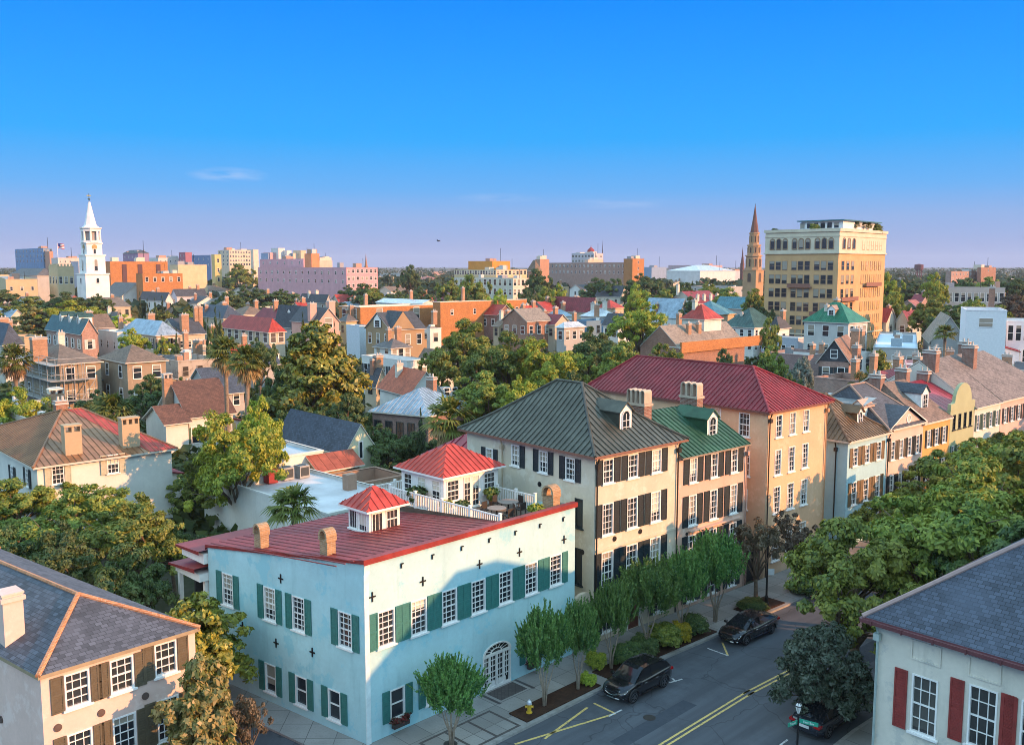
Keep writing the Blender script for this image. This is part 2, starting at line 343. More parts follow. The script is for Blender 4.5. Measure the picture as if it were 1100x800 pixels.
# ------------------------------------------------------------------ windows, walls, roofs
WM = {}
def pane_mesh(w, h, y):
    k = ('pane', w, h, y)
    if k not in WM:
        b = MB(); b.poly([(-w / 2, y, 0), (w / 2, y, 0), (w / 2, y, h), (-w / 2, y, h)]); WM[k] = b
    return WM[k]
def shared(key, fn, name, mats):
    k = (key, name, tuple(id(m) for m in mats))
    if k not in WM: WM[k] = fn().mesh(name, list(mats))
    return WM[k]
def frame_fn(w, h, cols, rows, y0=-.03, y1=.10, fw=.07, arch=False, sill=True):
    b = MB(); x = w / 2
    b.box(-x, -x + fw, y0, y1, 0, h); b.box(x - fw, x, y0, y1, 0, h); b.box(-x + fw, x - fw, y0, y1, 0, fw); b.box(-x + fw, x - fw, y0, y1, h - fw, h)
    if sill: b.box(-x - .1, x + .1, y0 - .09, y1 - .001, -.09, -.001)
    for c in range(1, cols):
        cx = -x + w * c / cols; b.box(cx - .016, cx + .016, y1 - .055, y1 - .012, fw, h - fw)
    for r in range(1, rows):
        cz = h * r / rows; t = .035 if (r * 2 == rows) else .016; b.box(-x + fw, x - fw, y1 - .06, y1 - .014, cz - t, cz + t)
    return b
def far_fn(w, h, cols, rows, sh):
    b = MB(); x = w / 2; f = .1
    b.poly([(-x, -.03, 0), (x, -.03, 0), (x, -.03, h), (-x, -.03, h)], 1)
    b.box(-x - f, -x, -.07, 0, -f, h + f); b.box(x, x + f, -.07, 0, -f, h + f); b.box(-x, x, -.07, 0, -f * 1.4, 0); b.box(-x, x, -.07, 0, h, h + f)
    for r in range(1, rows): b.box(-x, x, -.06, -.031, h * r / rows - .04, h * r / rows + .04)
    for c in range(1, cols): b.box(-x + w * c / cols - .02, -x + w * c / cols + .02, -.058, -.031, 0, h)
    if sh:
        for s in (-1, 1):
            a = s * (x + f + .02); e = s * (x + f + .02 + w * .5); b.box(min(a, e), max(a, e), -.08, -.01, -.03, h + .03, 2)
    return b
def shutter_fn(sw, h):
    b = MB(); b.box(-sw / 2, sw / 2, -.035, -.012, 0, h); s = .07
    b.box(-sw / 2, -sw / 2 + s, -.062, -.034, 0, h); b.box(sw / 2 - s, sw / 2, -.062, -.034, 0, h)
    for z in (0, h * .48, h - s * 1.2): b.box(-sw / 2 + s, sw / 2 - s, -.06, -.034, z, z + s * 1.2)
    n = int(h / .11)
    for k in range(n):
        z = s * 1.3 + k * .11
        if z < h - .15 and abs(z - h * .5) > .08: b.box(-sw / 2 + s, sw / 2 - s, -.05, -.034, z, z + .05)
    return b
class Bld:
    """one building: an Empty at its front corner; local x runs along the front, local y goes inward."""
    def __init__(s, name, label, cat, P, th, fp, h, wall, group=None, top=None):
        s.e = thing(name, label, cat, (P[0], P[1], 0), math.pi / 2 - th, group)
        s.fp = [Vector((p[0], p[1])) for p in fp]; s.h = h; s.wall = wall; s.open = {k: [] for k in range(len(fp))}; s.top = top or {}; s.extra = MB(); s.nw = 0; s.P = P; s.th = th
    def side(s, k):
        a = s.fp[k]; b = s.fp[(k + 1) % len(s.fp)]; u = b - a; L = u.length; return a, u / L, L
    def at(s, k, u, z, outn=0.0):
        a, d, L = s.side(k); p = a + d * u + Vector((d.y, -d.x)) * outn; return Vector((p.x, p.y, z)), math.atan2(d.y, d.x)
    def place(s, o, k, u, z, outn=0.0): o.location, a = s.at(k, u, z, outn); o.rotation_euler = (0, 0, a); return o
    def win(s, k, u, z, w, h, cols=3, rows=4, sh=None, sw=.5, shl=True, shr=True, fr=None, gl=None, cut=True, gap=.04, sill=True):
        fr = fr or WHITE; gl = gl or GL
        o = link('window', shared(('p', w, h), lambda: pane_mesh(w, h, .085 if cut else .0), 'window', (gl,)), s.e); s.place(o, k, u, z, 0 if cut else .03)
        f = link('frame', shared(('f', w, h, cols, rows, cut, sill), lambda: frame_fn(w, h, cols, rows, *((-.03, .10) if cut else (-.05, .0)), sill=sill), 'frame', (fr,)), o)
        if sh:
            for sg, on in ((-1, shl), (1, shr)):
                if on:
                    q = link('shutter', shared(('s', sw, h), lambda: shutter_fn(sw, h + .06), 'shutter', (sh,)), o); q.location = (sg * (w / 2 + gap + sw / 2), 0 if cut else -.03, -.03)
        if cut: s.open[k].append((u - w / 2, u + w / 2, z, z + h))
        s.nw += 1; return o
    def far(s, k, u, z, w, h, cols=1, rows=2, sh=None, fr=None, gl=None):
        ms = [fr or WHITE, gl or GL] + ([sh] if sh else [])
        o = link('window', shared(('w', w, h, cols, rows, bool(sh)), lambda: far_fn(w, h, cols, rows, sh), 'window', tuple(ms)), s.e); s.nw += 1
        return s.place(o, k, u, z, .005)
    def grid(s, k, cols, rows, w, h, z0=1.0, fh=None, margin=None, sh=None, fr=None, gl=None, c=1, r=2, skip=()):
        a, d, L = s.side(k); fh = fh or s.h / max(rows, 1); m = L / cols / 2 if margin is None else margin
        w = min(w, L / cols * .62)
        w = round(w, 2)
        for i in range(cols):
            u = m + (L - 2 * m) * i / max(cols - 1, 1) if cols > 1 else L / 2
            for j in range(rows):
                if (i, j) not in skip: s.far(k, u, z0 + fh * j, w, h, c, r, sh, fr, gl)
    def walls(s, extra_mats=()):
        b = s.extra; hm = s.h
        for k in range(len(s.fp)):
            a, d, L = s.side(k); n = Vector((d.y, -d.x)); top = s.top.get(k, lambda u: hm)
            us = sorted({0.0, L} | {x for o in s.open[k] for x in o[:2]}); zs = sorted({0.0} | {x for o in s.open[k] for x in o[2:]})
            def pt(u, z, dep=0.0): q = a + d * u - n * dep; return (q.x, q.y, z)
            for i in range(len(us) - 1):
                for j in range(len(zs)):
                    u0, u1 = us[i], us[i + 1]; z0 = zs[j]; last = j == len(zs) - 1; z1 = None if last else zs[j + 1]
                    cz = z0 + .01 if last else (z0 + z1) / 2; cu = (u0 + u1) / 2
                    if any(o[0] < cu < o[1] and o[2] < cz < o[3] for o in s.open[k]): continue
                    b.poly([pt(u0, z0), pt(u1, z0), pt(u1, top(u1) if last else z1), pt(u0, top(u0) if last else z1)])
            for o in s.open[k]:
                q = [(o[0], o[2]), (o[1], o[2]), (o[1], o[3]), (o[0], o[3])]
                for i in range(4): x, y = q[i], q[(i + 1) % 4]; b.poly([pt(*y), pt(*x), pt(*x, .16), pt(*y, .16)])
        s.wo = b.build('wall', [s.wall] + list(extra_mats), s.e); return s.wo
    def hip(s, rise, mat, ov=.45, axis=None, i0=None, i1=None, flare=0.0, rib=None, cap=None, zoff=0.0, ribm=None, fascia=None, W_=None, D_=None, x0=0.0, y0=0.0, ridge_x=None):
        Wd = W_ or (s.fp[1] - s.fp[0]).length; Dp = D_ or abs(s.fp[2].y); h = s.h + zoff
        axis = axis or ('x' if Wd >= Dp else 'y'); hw = min(Wd, Dp) / 2
        i0 = hw if i0 is None else i0; i1 = hw if i1 is None else i1
        c = [Vector((x0 - ov, y0 - ov, h)), Vector((x0 + Wd + ov, y0 - ov, h)), Vector((x0 + Wd + ov, y0 + Dp + ov, h)), Vector((x0 - ov, y0 + Dp + ov, h))]
        if axis == 'x':
            ra, rb = Vector((x0 + i0, y0 + Dp / 2, h + rise)), Vector((x0 + Wd - i1, y0 + Dp / 2, h + rise)); R = [ra, rb, rb, ra]
        else:
            rx = x0 + (Wd / 2 if ridge_x is None else ridge_x)
            ra, rb = Vector((rx, y0 + i0, h + rise)), Vector((rx, y0 + Dp - i1, h + rise)); R = [ra, ra, rb, rb]
        F = [0, .16, .34, .62, 1.0] if flare else [0, 1.0]
        def prof(f): return f - flare * math.sin(math.pi * min(f * 1.15, 1)) if flare else f
        rings = []
        for f in F:
            rings.append([Vector((c[k].x + (R[k].x - c[k].x) * f, c[k].y + (R[k].y - c[k].y) * f, h + rise * prof(f))) for k in range(4)])
        b = MB(); rbm = MB()
        for a in range(len(F) - 1):
            for k in range(4):
                q = [rings[a][k], rings[a][(k + 1) % 4], rings[a + 1][(k + 1) % 4], rings[a + 1][k]]
                if (q[2] - q[3]).length < .02: q = q[:3]
                b.poly(q)
                if rib: rbm.ribs(q, rib)
        t = .16
        for k in range(4): p, q = c[k], c[(k + 1) % 4]; b.poly([p - Vector((0, 0, t)), q - Vector((0, 0, t)), q, p], 1)
        b.poly([p - Vector((0, 0, t)) for p in reversed(c)], 1)
        o = b.build('roof', [mat, fascia or plain((.55, .5, .42), .7)], s.e)
        if rib: rbm.build('standing_seam', ribm or mat, o)
        if cap:
            cb = MB(); cb.tube([ra, rb], .1, 6)
            for k in range(4): cb.tube([r[k] + Vector((0, 0, .02)) for r in rings], .11, 6)
            cb.build('ridge_cap', cap, o)
        s.roof = o; return o
    def gable(s, rise, mat, ov=.35, axis='x', rib=None, fascia=None, W_=None, D_=None, x0=0.0, y0=0.0, zoff=0.0, ends=True, off=.5, ribm=None, eo=None):
        Wd = W_ or (s.fp[1] - s.fp[0]).length; Dp = D_ or abs(s.fp[2].y); h = s.h + zoff; eo = ov if eo is None else eo
        b = MB(); rb = MB(); t = .14
        if axis == 'x':
            ym = y0 + Dp * off; sl0 = rise / (ym - y0); sl1 = rise / (y0 + Dp - ym)
            Q = [((x0 - eo, y0 - ov, h - ov * sl0), (x0 + Wd + eo, y0 - ov, h - ov * sl0), (x0 + Wd + eo, ym, h + rise), (x0 - eo, ym, h + rise)),
                 ((x0 + Wd + eo, y0 + Dp + ov, h - ov * sl1), (x0 - eo, y0 + Dp + ov, h - ov * sl1), (x0 - eo, ym, h + rise), (x0 + Wd + eo, ym, h + rise))]
            G = [[(x0, y0, h), (x0, ym, h + rise - .05), (x0, y0 + Dp, h)], [(x0 + Wd, y0, h), (x0 + Wd, y0 + Dp, h), (x0 + Wd, ym, h + rise - .05)]]
        else:
            xm = x0 + Wd * off; sl0 = rise / (xm - x0); sl1 = rise / (x0 + Wd - xm)
            Q = [((x0 - ov, y0 + Dp + eo, h - ov * sl0), (x0 - ov, y0 - eo, h - ov * sl0), (xm, y0 - eo, h + rise), (xm, y0 + Dp + eo, h + rise)),
                 ((x0 + Wd + ov, y0 - eo, h - ov * sl1), (x0 + Wd + ov, y0 + Dp + eo, h - ov * sl1), (xm, y0 + Dp + eo, h + rise), (xm, y0 - eo, h + rise))]
            G = [[(x0, y0, h), (x0 + Wd, y0, h), (xm, y0, h + rise - .05)], [(x0 + Wd, y0 + Dp, h), (x0, y0 + Dp, h), (xm, y0 + Dp, h + rise - .05)]]
        for q in Q:
            up = Vector((0, 0, t)); q = [Vector(p) for p in q]; b.poly([p + up for p in q]); b.poly([p + Vector((0, 0, .02)) for p in reversed(q)], 1)
            for k in (0, 1, 3): p, r = q[k], q[(k + 1) % 4]; b.poly([p + Vector((0, 0, .02)), r + Vector((0, 0, .02)), r + up, p + up], 1)
            if rib: rb.ribs([p + up for p in q], rib)
        if ends:
            for g in G: s.extra.poly(g)
        o = b.build('roof', [mat, fascia or plain((.6, .57, .5), .7)], s.e)
        if rib: rb.build('standing_seam', ribm or mat, o)
        s.roof = o; return o
    def flat(s, par=.7, mat=None, cop=None, drop=None):
        mat = mat or plain((.55, .55, .54), .8); n = len(s.fp); b = MB(); h = s.h; drop = par if drop is None else drop
        cen = sum(s.fp, Vector((0, 0))) / n; ins = []
        for p in s.fp: v = cen - p; ins.append(p + v.normalized() * .42)
        b.poly([(p.x, p.y, h - drop) for p in s.fp]); c2 = MB()
        for k in range(n):
            a, d = s.fp[k], s.fp[(k + 1) % n]; e, f = ins[k], ins[(k + 1) % n]
            c2.poly([(e.x, e.y, h), (f.x, f.y, h), (f.x, f.y, h - drop), (e.x, e.y, h - drop)]); oo = [(p + (p - cen).normalized() * .08) for p in (a, d)]
            c2.poly([(oo[0].x, oo[0].y, h + .06), (oo[1].x, oo[1].y, h + .06), (f.x, f.y, h + .06), (e.x, e.y, h + .06)])
            c2.poly([(oo[0].x, oo[0].y, h - .12), (oo[1].x, oo[1].y, h - .12), (oo[1].x, oo[1].y, h + .06), (oo[0].x, oo[0].y, h + .06)])
        o = b.build('roof', mat, s.e); c2.build('coping', cop or s.wall, o); s.roof = o; return o
    def chimney(s, x, y, z0, w, d, h, mat, style='plain', pots=2, capm=None, rz=0.0):
        X, Y = x, y; x = y = 0.0; b = MB(); b.box(x - w / 2, x + w / 2, y - d / 2, y + d / 2, z0, z0 + h)
        o = b.build('chimney', mat, s.e); c = MB(); t = z0 + h; capm = capm or plain((.45, .42, .38), .9)
        if style == 'plain':
            c.box(x - w / 2 - .09, x + w / 2 + .09, y - d / 2 - .09, y + d / 2 + .09, t - .28, t - .1); c.box(x - w / 2 - .05, x + w / 2 + .05, y - d / 2 - .05, y + d / 2 + .05, t + .001, t + .08)
            for k in range(pots): 
                px_ = x + (k + .5 - pots / 2) * (w / max(pots, 1)) * .8; c.lathe([(.14, t + .08), (.11, t + .45), (.13, t + .47)], 8, 0, (px_, y))
        elif style == 'slots':                     # openings along the head of the stack
            for k in range(pots + 1):
                px_ = x - w / 2 + w * k / pots; c.box(max(px_ - .1, x - w / 2), min(px_ + .1, x + w / 2), y - d / 2 + .01, y + d / 2 - .01, t + .001, t + .45)
            c.box(x - w / 2 - .06, x + w / 2 + .06, y - d / 2 - .06, y + d / 2 + .06, t + .45, t + .6)
        elif style == 'hoops':                     # row of arched hoods side by side
            for k in range(pots):
                xc = x + (k + .5 - pots / 2) * (w / pots); r = w / pots * .47; N = 9
                for i in range(N):
                    a0, a1 = math.pi * i / N, math.pi * (i + 1) / N; zc = t + .75
                    for (ra, rb_) in ((r, r * .68),):
                        q = [(xc + ra * math.cos(a0), zc + ra * math.sin(a0)), (xc + ra * math.cos(a1), zc + ra * math.sin(a1)), (xc + rb_ * math.cos(a1), zc + rb_ * math.sin(a1)), (xc + rb_ * math.cos(a0), zc + rb_ * math.sin(a0))]
                        c.prism(q, y - d / 2, y + d / 2)
                for sg in (-1, 1): c.box(xc + sg * r * .84 - r * .16, xc + sg * r * .84 + r * .16, y - d / 2, y + d / 2, t + .002, t + .75)
            c.box(x - w / 2 - .08, x + w / 2 + .08, y - d / 2 - .08, y + d / 2 + .08, t - .2, t - .02)
        elif style == 'hood':                      # barrel hood over the flue
            N = 8; r = d / 2 + .04
            for i in range(N):
                a0, a1 = math.pi * i / N, math.pi * (i + 1) / N
                q = [(y + r * math.cos(a0), t + .25 + r * math.sin(a0)), (y + r * math.cos(a1), t + .25 + r * math.sin(a1)), (y + (r - .12) * math.cos(a1), t + .25 + (r - .12) * math.sin(a1)), (y + (r - .12) * math.cos(a0), t + .25 + (r - .12) * math.sin(a0))]
                for e0, e1 in ((x - w / 2 - .05, x + w / 2 + .05),):
                    n = len(q); c.poly([(e0, yy, zz) for yy, zz in reversed(q)]); c.poly([(e1, yy, zz) for yy, zz in q])
                    for k in range(n): p, r2 = q[k], q[(k + 1) % n]; c.poly([(e0, p[0], p[1]), (e1, p[0], p[1]), (e1, r2[0], r2[1]), (e0, r2[0], r2[1])])
            c.box(x - w / 2 - .05, x + w / 2 + .05, y - d / 2 - .04, y - d / 2 + .08, t + .002, t + .26); c.box(x - w / 2 - .05, x + w / 2 + .05, y + d / 2 - .08, y + d / 2 + .04, t + .002, t + .26)
        if c.v: c.build('chimney_cap', capm, o)
        o.location = (X, Y, 0); o.rotation_euler = (0, 0, rz); return o
    def dormer(s, x, y, z, w, h, depth, roofm, wallm, rz=0.0, round_top=False, rise=None, side=None):
        """gabled roof dormer, face at local y, running back by depth"""
        rise = rise or w * .45; b = MB(); x0, x1 = -w / 2, w / 2
        b.poly([(x0, 0, 0), (x1, 0, 0), (x1, 0, h), (0, 0, h + rise), (x0, 0, h)])
        b.poly([(x0, depth, 0), (x0, 0, 0), (x0, 0, h), (x0, depth, h)], 1); b.poly([(x1, 0, 0), (x1, depth, 0), (x1, depth, h), (x1, 0, h)], 1)
        o = b.build('dormer', [wallm, side or roofm], s.e); o.location = (x, y, z); o.rotation_euler = (0, 0, rz)
        r = MB(); e = .16; t = .07
        for sg in (-1, 1):
            q = [Vector((sg * (w / 2 + e), -e, h - e * rise / (w / 2))), Vector((0, -e, h + rise)), Vector((0, depth + .4, h + rise)), Vector((sg * (w / 2 + e), depth + .4, h - e * rise / (w / 2)))]
            r.poly([p + Vector((0, 0, t + .01)) for p in q]); r.poly([p + Vector((0, 0, .01)) for p in q])
            for k in range(4): p, u = q[k] + Vector((0, 0, .01)), q[(k + 1) % 4] + Vector((0, 0, .01)); r.poly([p, u, u + Vector((0, 0, t)), p + Vector((0, 0, t))])
        r.build('dormer_roof', roofm, o)
        ww = w * .62; hh = h * .86; f = MB()
        if round_top:
            N = 8; pts = [(-ww / 2, .06), (ww / 2, .06)] + [(ww / 2 * math.cos(math.pi * i / N), hh - ww * .2 + ww / 2 * math.sin(math.pi * i / N)) for i in range(N + 1)]
        else: pts = [(-ww / 2, .06), (ww / 2, .06), (ww / 2, hh), (-ww / 2, hh)]
        f.poly([(a, -.035, c_) for a, c_ in pts], 1)
        for k in range(len(pts)):
            a, c_ = pts[k], pts[(k + 1) % len(pts)]; f.tube([(a[0], -.04, a[1]), (c_[0], -.04, c_[1])], .05, 4)
        for q in (.33, .66): f.box(-ww / 2, ww / 2, -.055, -.037, hh * q - .02, hh * q + .02)
        f.box(-.02, .02, -.055, -.037, .06, hh); f.build('window', [WHITE, GL], o); return o
    def world(s, x, y, z=0.0):
        return Vector((s.P[0] + math.sin(s.th) * x - math.cos(s.th) * y, s.P[1] + math.cos(s.th) * x + math.sin(s.th) * y, z))
    def px(s, k, x, y):                            # bearing -> (distance along wall k, height)
        a, d, L = s.side(k); A = s.world(a.x, a.y); Q = s.world(a.x + d.x, a.y + d.y); dx, dy = Q.x - A.x, Q.y - A.y; r = ray(x, y)
        t = (A.x * dy - A.y * dx) / (r[0] * dy - r[1] * dx); return ((r[0] * t - A.x) * dx + (r[1] * t - A.y) * dy), CAM_H + r[2] * t
    def part(s, name, mats, b, smooth=False): return b.build(name, mats, s.e, smooth)

HB = {}
def mh(name, label, xl, xc, xr, ye, h=None, dist=None, th=47, wall=None, roof=('hip', 2.5), rm=None, wf=None, wl=None, D=None, Wd=None, sh=None, fr=None, ch=(), group=None, cat=None, z0=1.2, wsz=(.95, 1.6), ov=.4, gl=None, rib=None, cop=None, axis=None, chm=None, dorm=None):
    """a house further off, set out from the bearings of its three visible corners"""
    if dist: P = dp(xc, ye, dist); h = P.z
    else: P = gp(xc, ye, h)
    t = rad(th); d = (math.sin(t), math.cos(t)); l = (-math.cos(t), math.sin(t))
    Wd = Wd or along(P, d[0], d[1], xr, h); D = D or along(P, l[0], l[1], xl, h)
    Wd = max(2.0, min(Wd, 160)); D = max(2.0, min(D, 260))
    B = Bld(name, label, cat or name.replace('_', ' '), P, t, [(0, 0), (Wd, 0), (Wd, D), (0, D)], h, wall, group); B.W, B.D = Wd, D
    if wf and wf[0]: B.grid(0, wf[0], wf[1], *wsz, z0=(h - wf[1] * (wf[2] if len(wf) > 2 else 3.1) + z0 - .2) if wf[1] else 0, fh=wf[2] if len(wf) > 2 else 3.1, sh=sh, fr=fr, gl=gl)
    if wl and wl[0]: B.grid(3, wl[0], wl[1], *wsz, z0=(h - wl[1] * (wl[2] if len(wl) > 2 else 3.1) + z0 - .2) if wl[1] else 0, fh=wl[2] if len(wl) > 2 else 3.1, sh=sh, fr=fr, gl=gl)
    rm = rm or shingle((.12, .11, .11))
    if roof[0] == 'hip': B.hip(roof[1], rm, ov=ov, axis=axis, rib=rib)
    elif roof[0] == 'gable': B.gable(roof[1], rm, ov=ov, axis=roof[2], rib=rib)
    elif roof[0] == 'flat': B.flat(roof[1], rm, cop)
    for (fx, fy, zz, w_, hh, *st) in ch: B.chimney(fx * Wd, fy * D, h + zz, w_, w_ * .7, hh, chm or brick((.28, .12, .07)), st[0] if st else 'plain')
    B.walls(); HB[label] = B; return B
# ------------------------------------------------------------------ ground, road, pavements
def sheet(name, pts, z, mat, uvfn=None):
    b = MB(); b.poly([(p[0], p[1], z) for p in pts]); o = b.build(name, mat); o['kind'] = 'structure'; return o
sheet('ground', [(-9000, -600), (9000, -600), (9000, 14000), (-9000, 14000)], -.02, ground_mat((.035, .05, .02), (.07, .065, .045), (.10, .095, .08), .03, .5))
STN = [-40, -20, -5, 5, 19.2, 40, 70, 110, 160, 230]
def strip(name, n0, n1, z, mat, st=STN, z1=None, kerb=0.0):
    b = MB(); uv = []; acc = 0.0
    for i in range(len(st) - 1):
        q = [W(st[i], n1, z), W(st[i + 1], n1, z), W(st[i + 1], n0, z), W(st[i], n0, z)]; b.poly(q)
        uv += [(n1, st[i]), (n1, st[i + 1]), (n0, st[i + 1]), (n0, st[i])]
        if kerb:
            for n in (n0, n1):
                b.poly([W(st[i], n, 0), W(st[i + 1], n, 0), W(st[i + 1], n, z), W(st[i], n, z)]); uv += [(n, st[i]), (n, st[i + 1]), (n + .1, st[i + 1]), (n + .1, st[i])]
    me = b.mesh(name, mat)
    for i, (u, v) in enumerate(uv): me.uv_layers[0].data[i].uv = (u, v)
    o = link(name, me); o['kind'] = 'structure'; return o
ROADW = 16.6
strip('road', 4.3, ROADW, .004, asphalt())
strip('pavement', .0, 4.15, .13, paving((.30, .285, .265)), kerb=.13)
strip('kerb', 4.15, 4.4, .14, ground_mat((.34, .33, .31), (.27, .26, .24), (.18, .17, .16), .4, 3), kerb=.14)
strip('pavement', ROADW + .2, 20.0, .12, paving((.26, .25, .235)), kerb=.12)
strip('kerb', ROADW, ROADW + .2, .13, ground_mat((.34, .33, .31), (.27, .26, .24), (.18, .17, .16), .4, 3), kerb=.13)
# side street running back beside the blue house
LD = (-math.sin(rad(52.46)), math.cos(rad(52.46)))
def LW(s, n, z=0.0): return Vector((A1[0] + LD[0] * s - LD[1] * n, A1[1] + LD[1] * s + LD[0] * n, z))
def lstrip(name, n0, n1, z, mat, s0=-4.2, s1=60, kerb=False):
    b = MB(); b.poly([LW(s0, n0, z), LW(s0, n1, z), LW(s1, n1, z), LW(s1, n0, z)][::-1])
    if kerb: b.poly([LW(s0, n1, 0), LW(s0, n1, z), LW(s1, n1, z), LW(s1, n1, 0)])
    o = b.build(name, mat); o['kind'] = 'structure'; return o
lstrip('pavement', 0, 1.9, .134, paving((.32, .31, .29)), -.1, 40, True)
lstrip('side_street', 1.9, 8.0, .008, asphalt())
# painted markings
def paint(name, pts, wd, col, z=.010):
    b = MB(); m = worn_paint(col)
    for (s0, n0), (s1, n1) in pts:
        a, c = W(s0, n0, z), W(s1, n1, z); v = (c - a).normalized(); p = Vector((-v.y, v.x, 0)) * wd / 2
        b.poly([a - p, c - p, c + p, a + p])
    o = b.build(name, m); o['kind'] = 'structure'; return o
YEL = (.70, .50, .15); WHT = (.62, .62, .60)
paint('centre_line', [((a, 10.28), (b_, 10.28)) for a, b_ in ((-40, -5), (-5, 19.19), (19.21, 60), (60, 120))], .13, YEL)
paint('centre_line', [((a, 10.58), (b_, 10.58)) for a, b_ in ((-40, -5), (-5, 19.19), (19.21, 60), (60, 120))], .13, YEL)
def sn(P):
    v = (P[0] - A1[0], P[1] - A1[1]); s = v[0] * D1[0] + v[1] * D1[1]
    if s < 19.2: return s, v[0] * N1[0] + v[1] * N1[1]
    v = (P[0] - A2[0], P[1] - A2[1]); return 19.2 + v[0] * D2[0] + v[1] * D2[1], v[0] * N2[0] + v[1] * N2[1]
def seg(a, b): return (sn(gp(*a)), sn(gp(*b)))
paint('parking_marking', [seg((553, 799), (661, 766)), seg((585, 793), (631, 759.5)), seg((638, 755), (661, 766))], .14, YEL, .0102)
paint('parking_marking', [seg((654, 769), (668, 762)), seg((719, 733), (733, 729)), seg((722, 728), (726, 732)), seg((760, 696), (782, 704)), seg((838, 800), (846, 794))], .11, WHT, .0106)
paint('parking_marking', [seg((782, 704), (776, 690))], .12, YEL, .0104)
# dark brick bands and doormat recess in the pavement
def patch(name, s0, s1, n0, n1, z, mat): return sheet(name, [W(s0, n0), W(s0, n1), W(s1, n1), W(s1, n0)][::1], z, mat)
BAND = brick((.09, .075, .07), (.12, .11, .1)); ps = []
bb = MB()
for s0 in (1.9, 3.5, 5.1, 6.7):
    bb.poly([W(s0, 1.7, .135), W(s0, 4.1, .135), W(s0 + .16, 4.1, .135), W(s0 + .16, 1.7, .135)][::-1])
for n0 in (1.7, 3.94):
    bb.poly([W(2.06, n0, .1356), W(2.06, n0 + .16, .1356), W(6.7, n0 + .16, .1356), W(6.7, n0, .1356)][::-1])
bo = bb.build('pavement_band', BAND); bo['kind'] = 'structure'
mh_ = MB(); c = W(3.0, 2.9, .137); mh_.lathe([(.36, .133), (.36, .139), (.30, .141)], 20, 0, (c.x, c.y)); tag(mh_.build('manhole_cover', plain((.06, .055, .05), .6, .5)), 'round dark iron manhole cover in the banded pavement', 'manhole cover')
sheet('doormat_recess', [W(8.1, .15), W(10.2, .15), W(10.2, 1.35), W(8.1, 1.35)], .136, paving((.10, .085, .08), .2, .1, .01))
sheet('path', [W(7.7, .05), W(7.9, .05), W(7.9, 1.6), W(7.7, 1.6)], .1365, plain((.07, .06, .06)))
sheet('path', [W(10.4, .05), W(10.6, .05), W(10.6, 1.6), W(10.4, 1.6)], .1365, plain((.07, .06, .06)))
for l_, s_, n_ in (('round iron manhole cover in the traffic lane beside the suv', 12.5, 8.2), ('round iron manhole cover beyond the double yellow line', 24.0, 12.6)):
    mc = MB(); c = W(s_, n_); mc.lathe([(.34, .008), (.34, .014), (.30, .016)], 20, 0, (c.x, c.y)); tag(mc.build('manhole_cover', plain((.05, .045, .04), .6, .5)), l_, 'manhole cover')
for s0, s1, n0, n1 in ((9, 15.5, 8.3, 9.2), (28, 34, 11.4, 13.0)):
    pt_ = MB(); pt_.poly([W(s0, n0, .0075), W(s0, n1, .0075), W(s1, n1, .0075), W(s1, n0, .0075)][::-1]); po_ = pt_.build('road_patch', ground_mat((.062, .072, .088), (.078, .088, .104), (.05, .058, .07), .5, 4)); po_['kind'] = 'structure'
MULCH = ground_mat((.045, .022, .014), (.07, .035, .02), (.03, .02, .015), 1.5, 8)
def bed(s0, s1, n0, n1):
    b = MB(); q = [W(s0, n0), W(s1, n0), W(s1, n1), W(s0, n1)]
    b.poly([(p.x, p.y, .19) for p in q])
    for k in range(4): p, r = q[k], q[(k + 1) % 4]; b.poly([(p.x, p.y, .12), (r.x, r.y, .12), (r.x, r.y, .19), (p.x, p.y, .19)])
    o = b.build('planting_bed', MULCH); o['kind'] = 'structure'
for a in ((7.3, 13.4, 2.75, 4.1), (14.4, 19.1, 2.6, 4.1), (19.3, 25.2, 2.6, 4.1), (29.4, 33.2, 2.4, 4.1)): bed(*a)

# ------------------------------------------------------------------ the pale blue corner house with the roof terrace
AQUA = stucco((.42, .65, .68), .5, (.16, .34, .38), (.27, .56, .63)); TEAL = plain((.035, .17, .15), .55, 0, .18); TEAL2 = plain((.10, .26, .17), .5, 0, .18)
REDM = sheetmetal((.27, .036, .034), .5, False, .05); REDP = sheetmetal((.46, .06, .045), .55, False, 0.); TRIMW = plain((.80, .78, .73), .55, 0, .06); IRON = plain((.02, .02, .022), .5, .5)
C = Bld('corner_house', 'pale aqua stucco corner house with teal shutters, red metal roof and roof terrace', 'house', A1, H1, [(0, 0), (15.78, 0), (15.78, 12.9), (-1.66, 12.9)], 9.6, AQUA,
        top={1: lambda u: 9.6 - 1.6 * u / 12.9, 2: lambda u: 8.0, 3: lambda u: 8.0 + 1.6 * u / 13.0})
for i in range(7): C.win(0, 1.3 + 2.12 * i, 4.93, 1.06, 1.86, 3, 6, TEAL, .49, gl=GLCUR if i < 3 else GL)
for u in (1.94, 4.3, 11.9, 14.25): C.win(0, u, .86, .95, 1.62, 1, 2, TEAL, .46)
for s_ in (11.19, 7.44, 5.05, 1.45): C.win(3, 13.0 - s_, 4.83, 1.0, 1.86, 3, 6, TEAL, .49)
for s_ in (7.56, 4.99, 2.38): C.win(3, 13.0 - s_, .70, .95, 1.62, 1, 2, TEAL, .46)
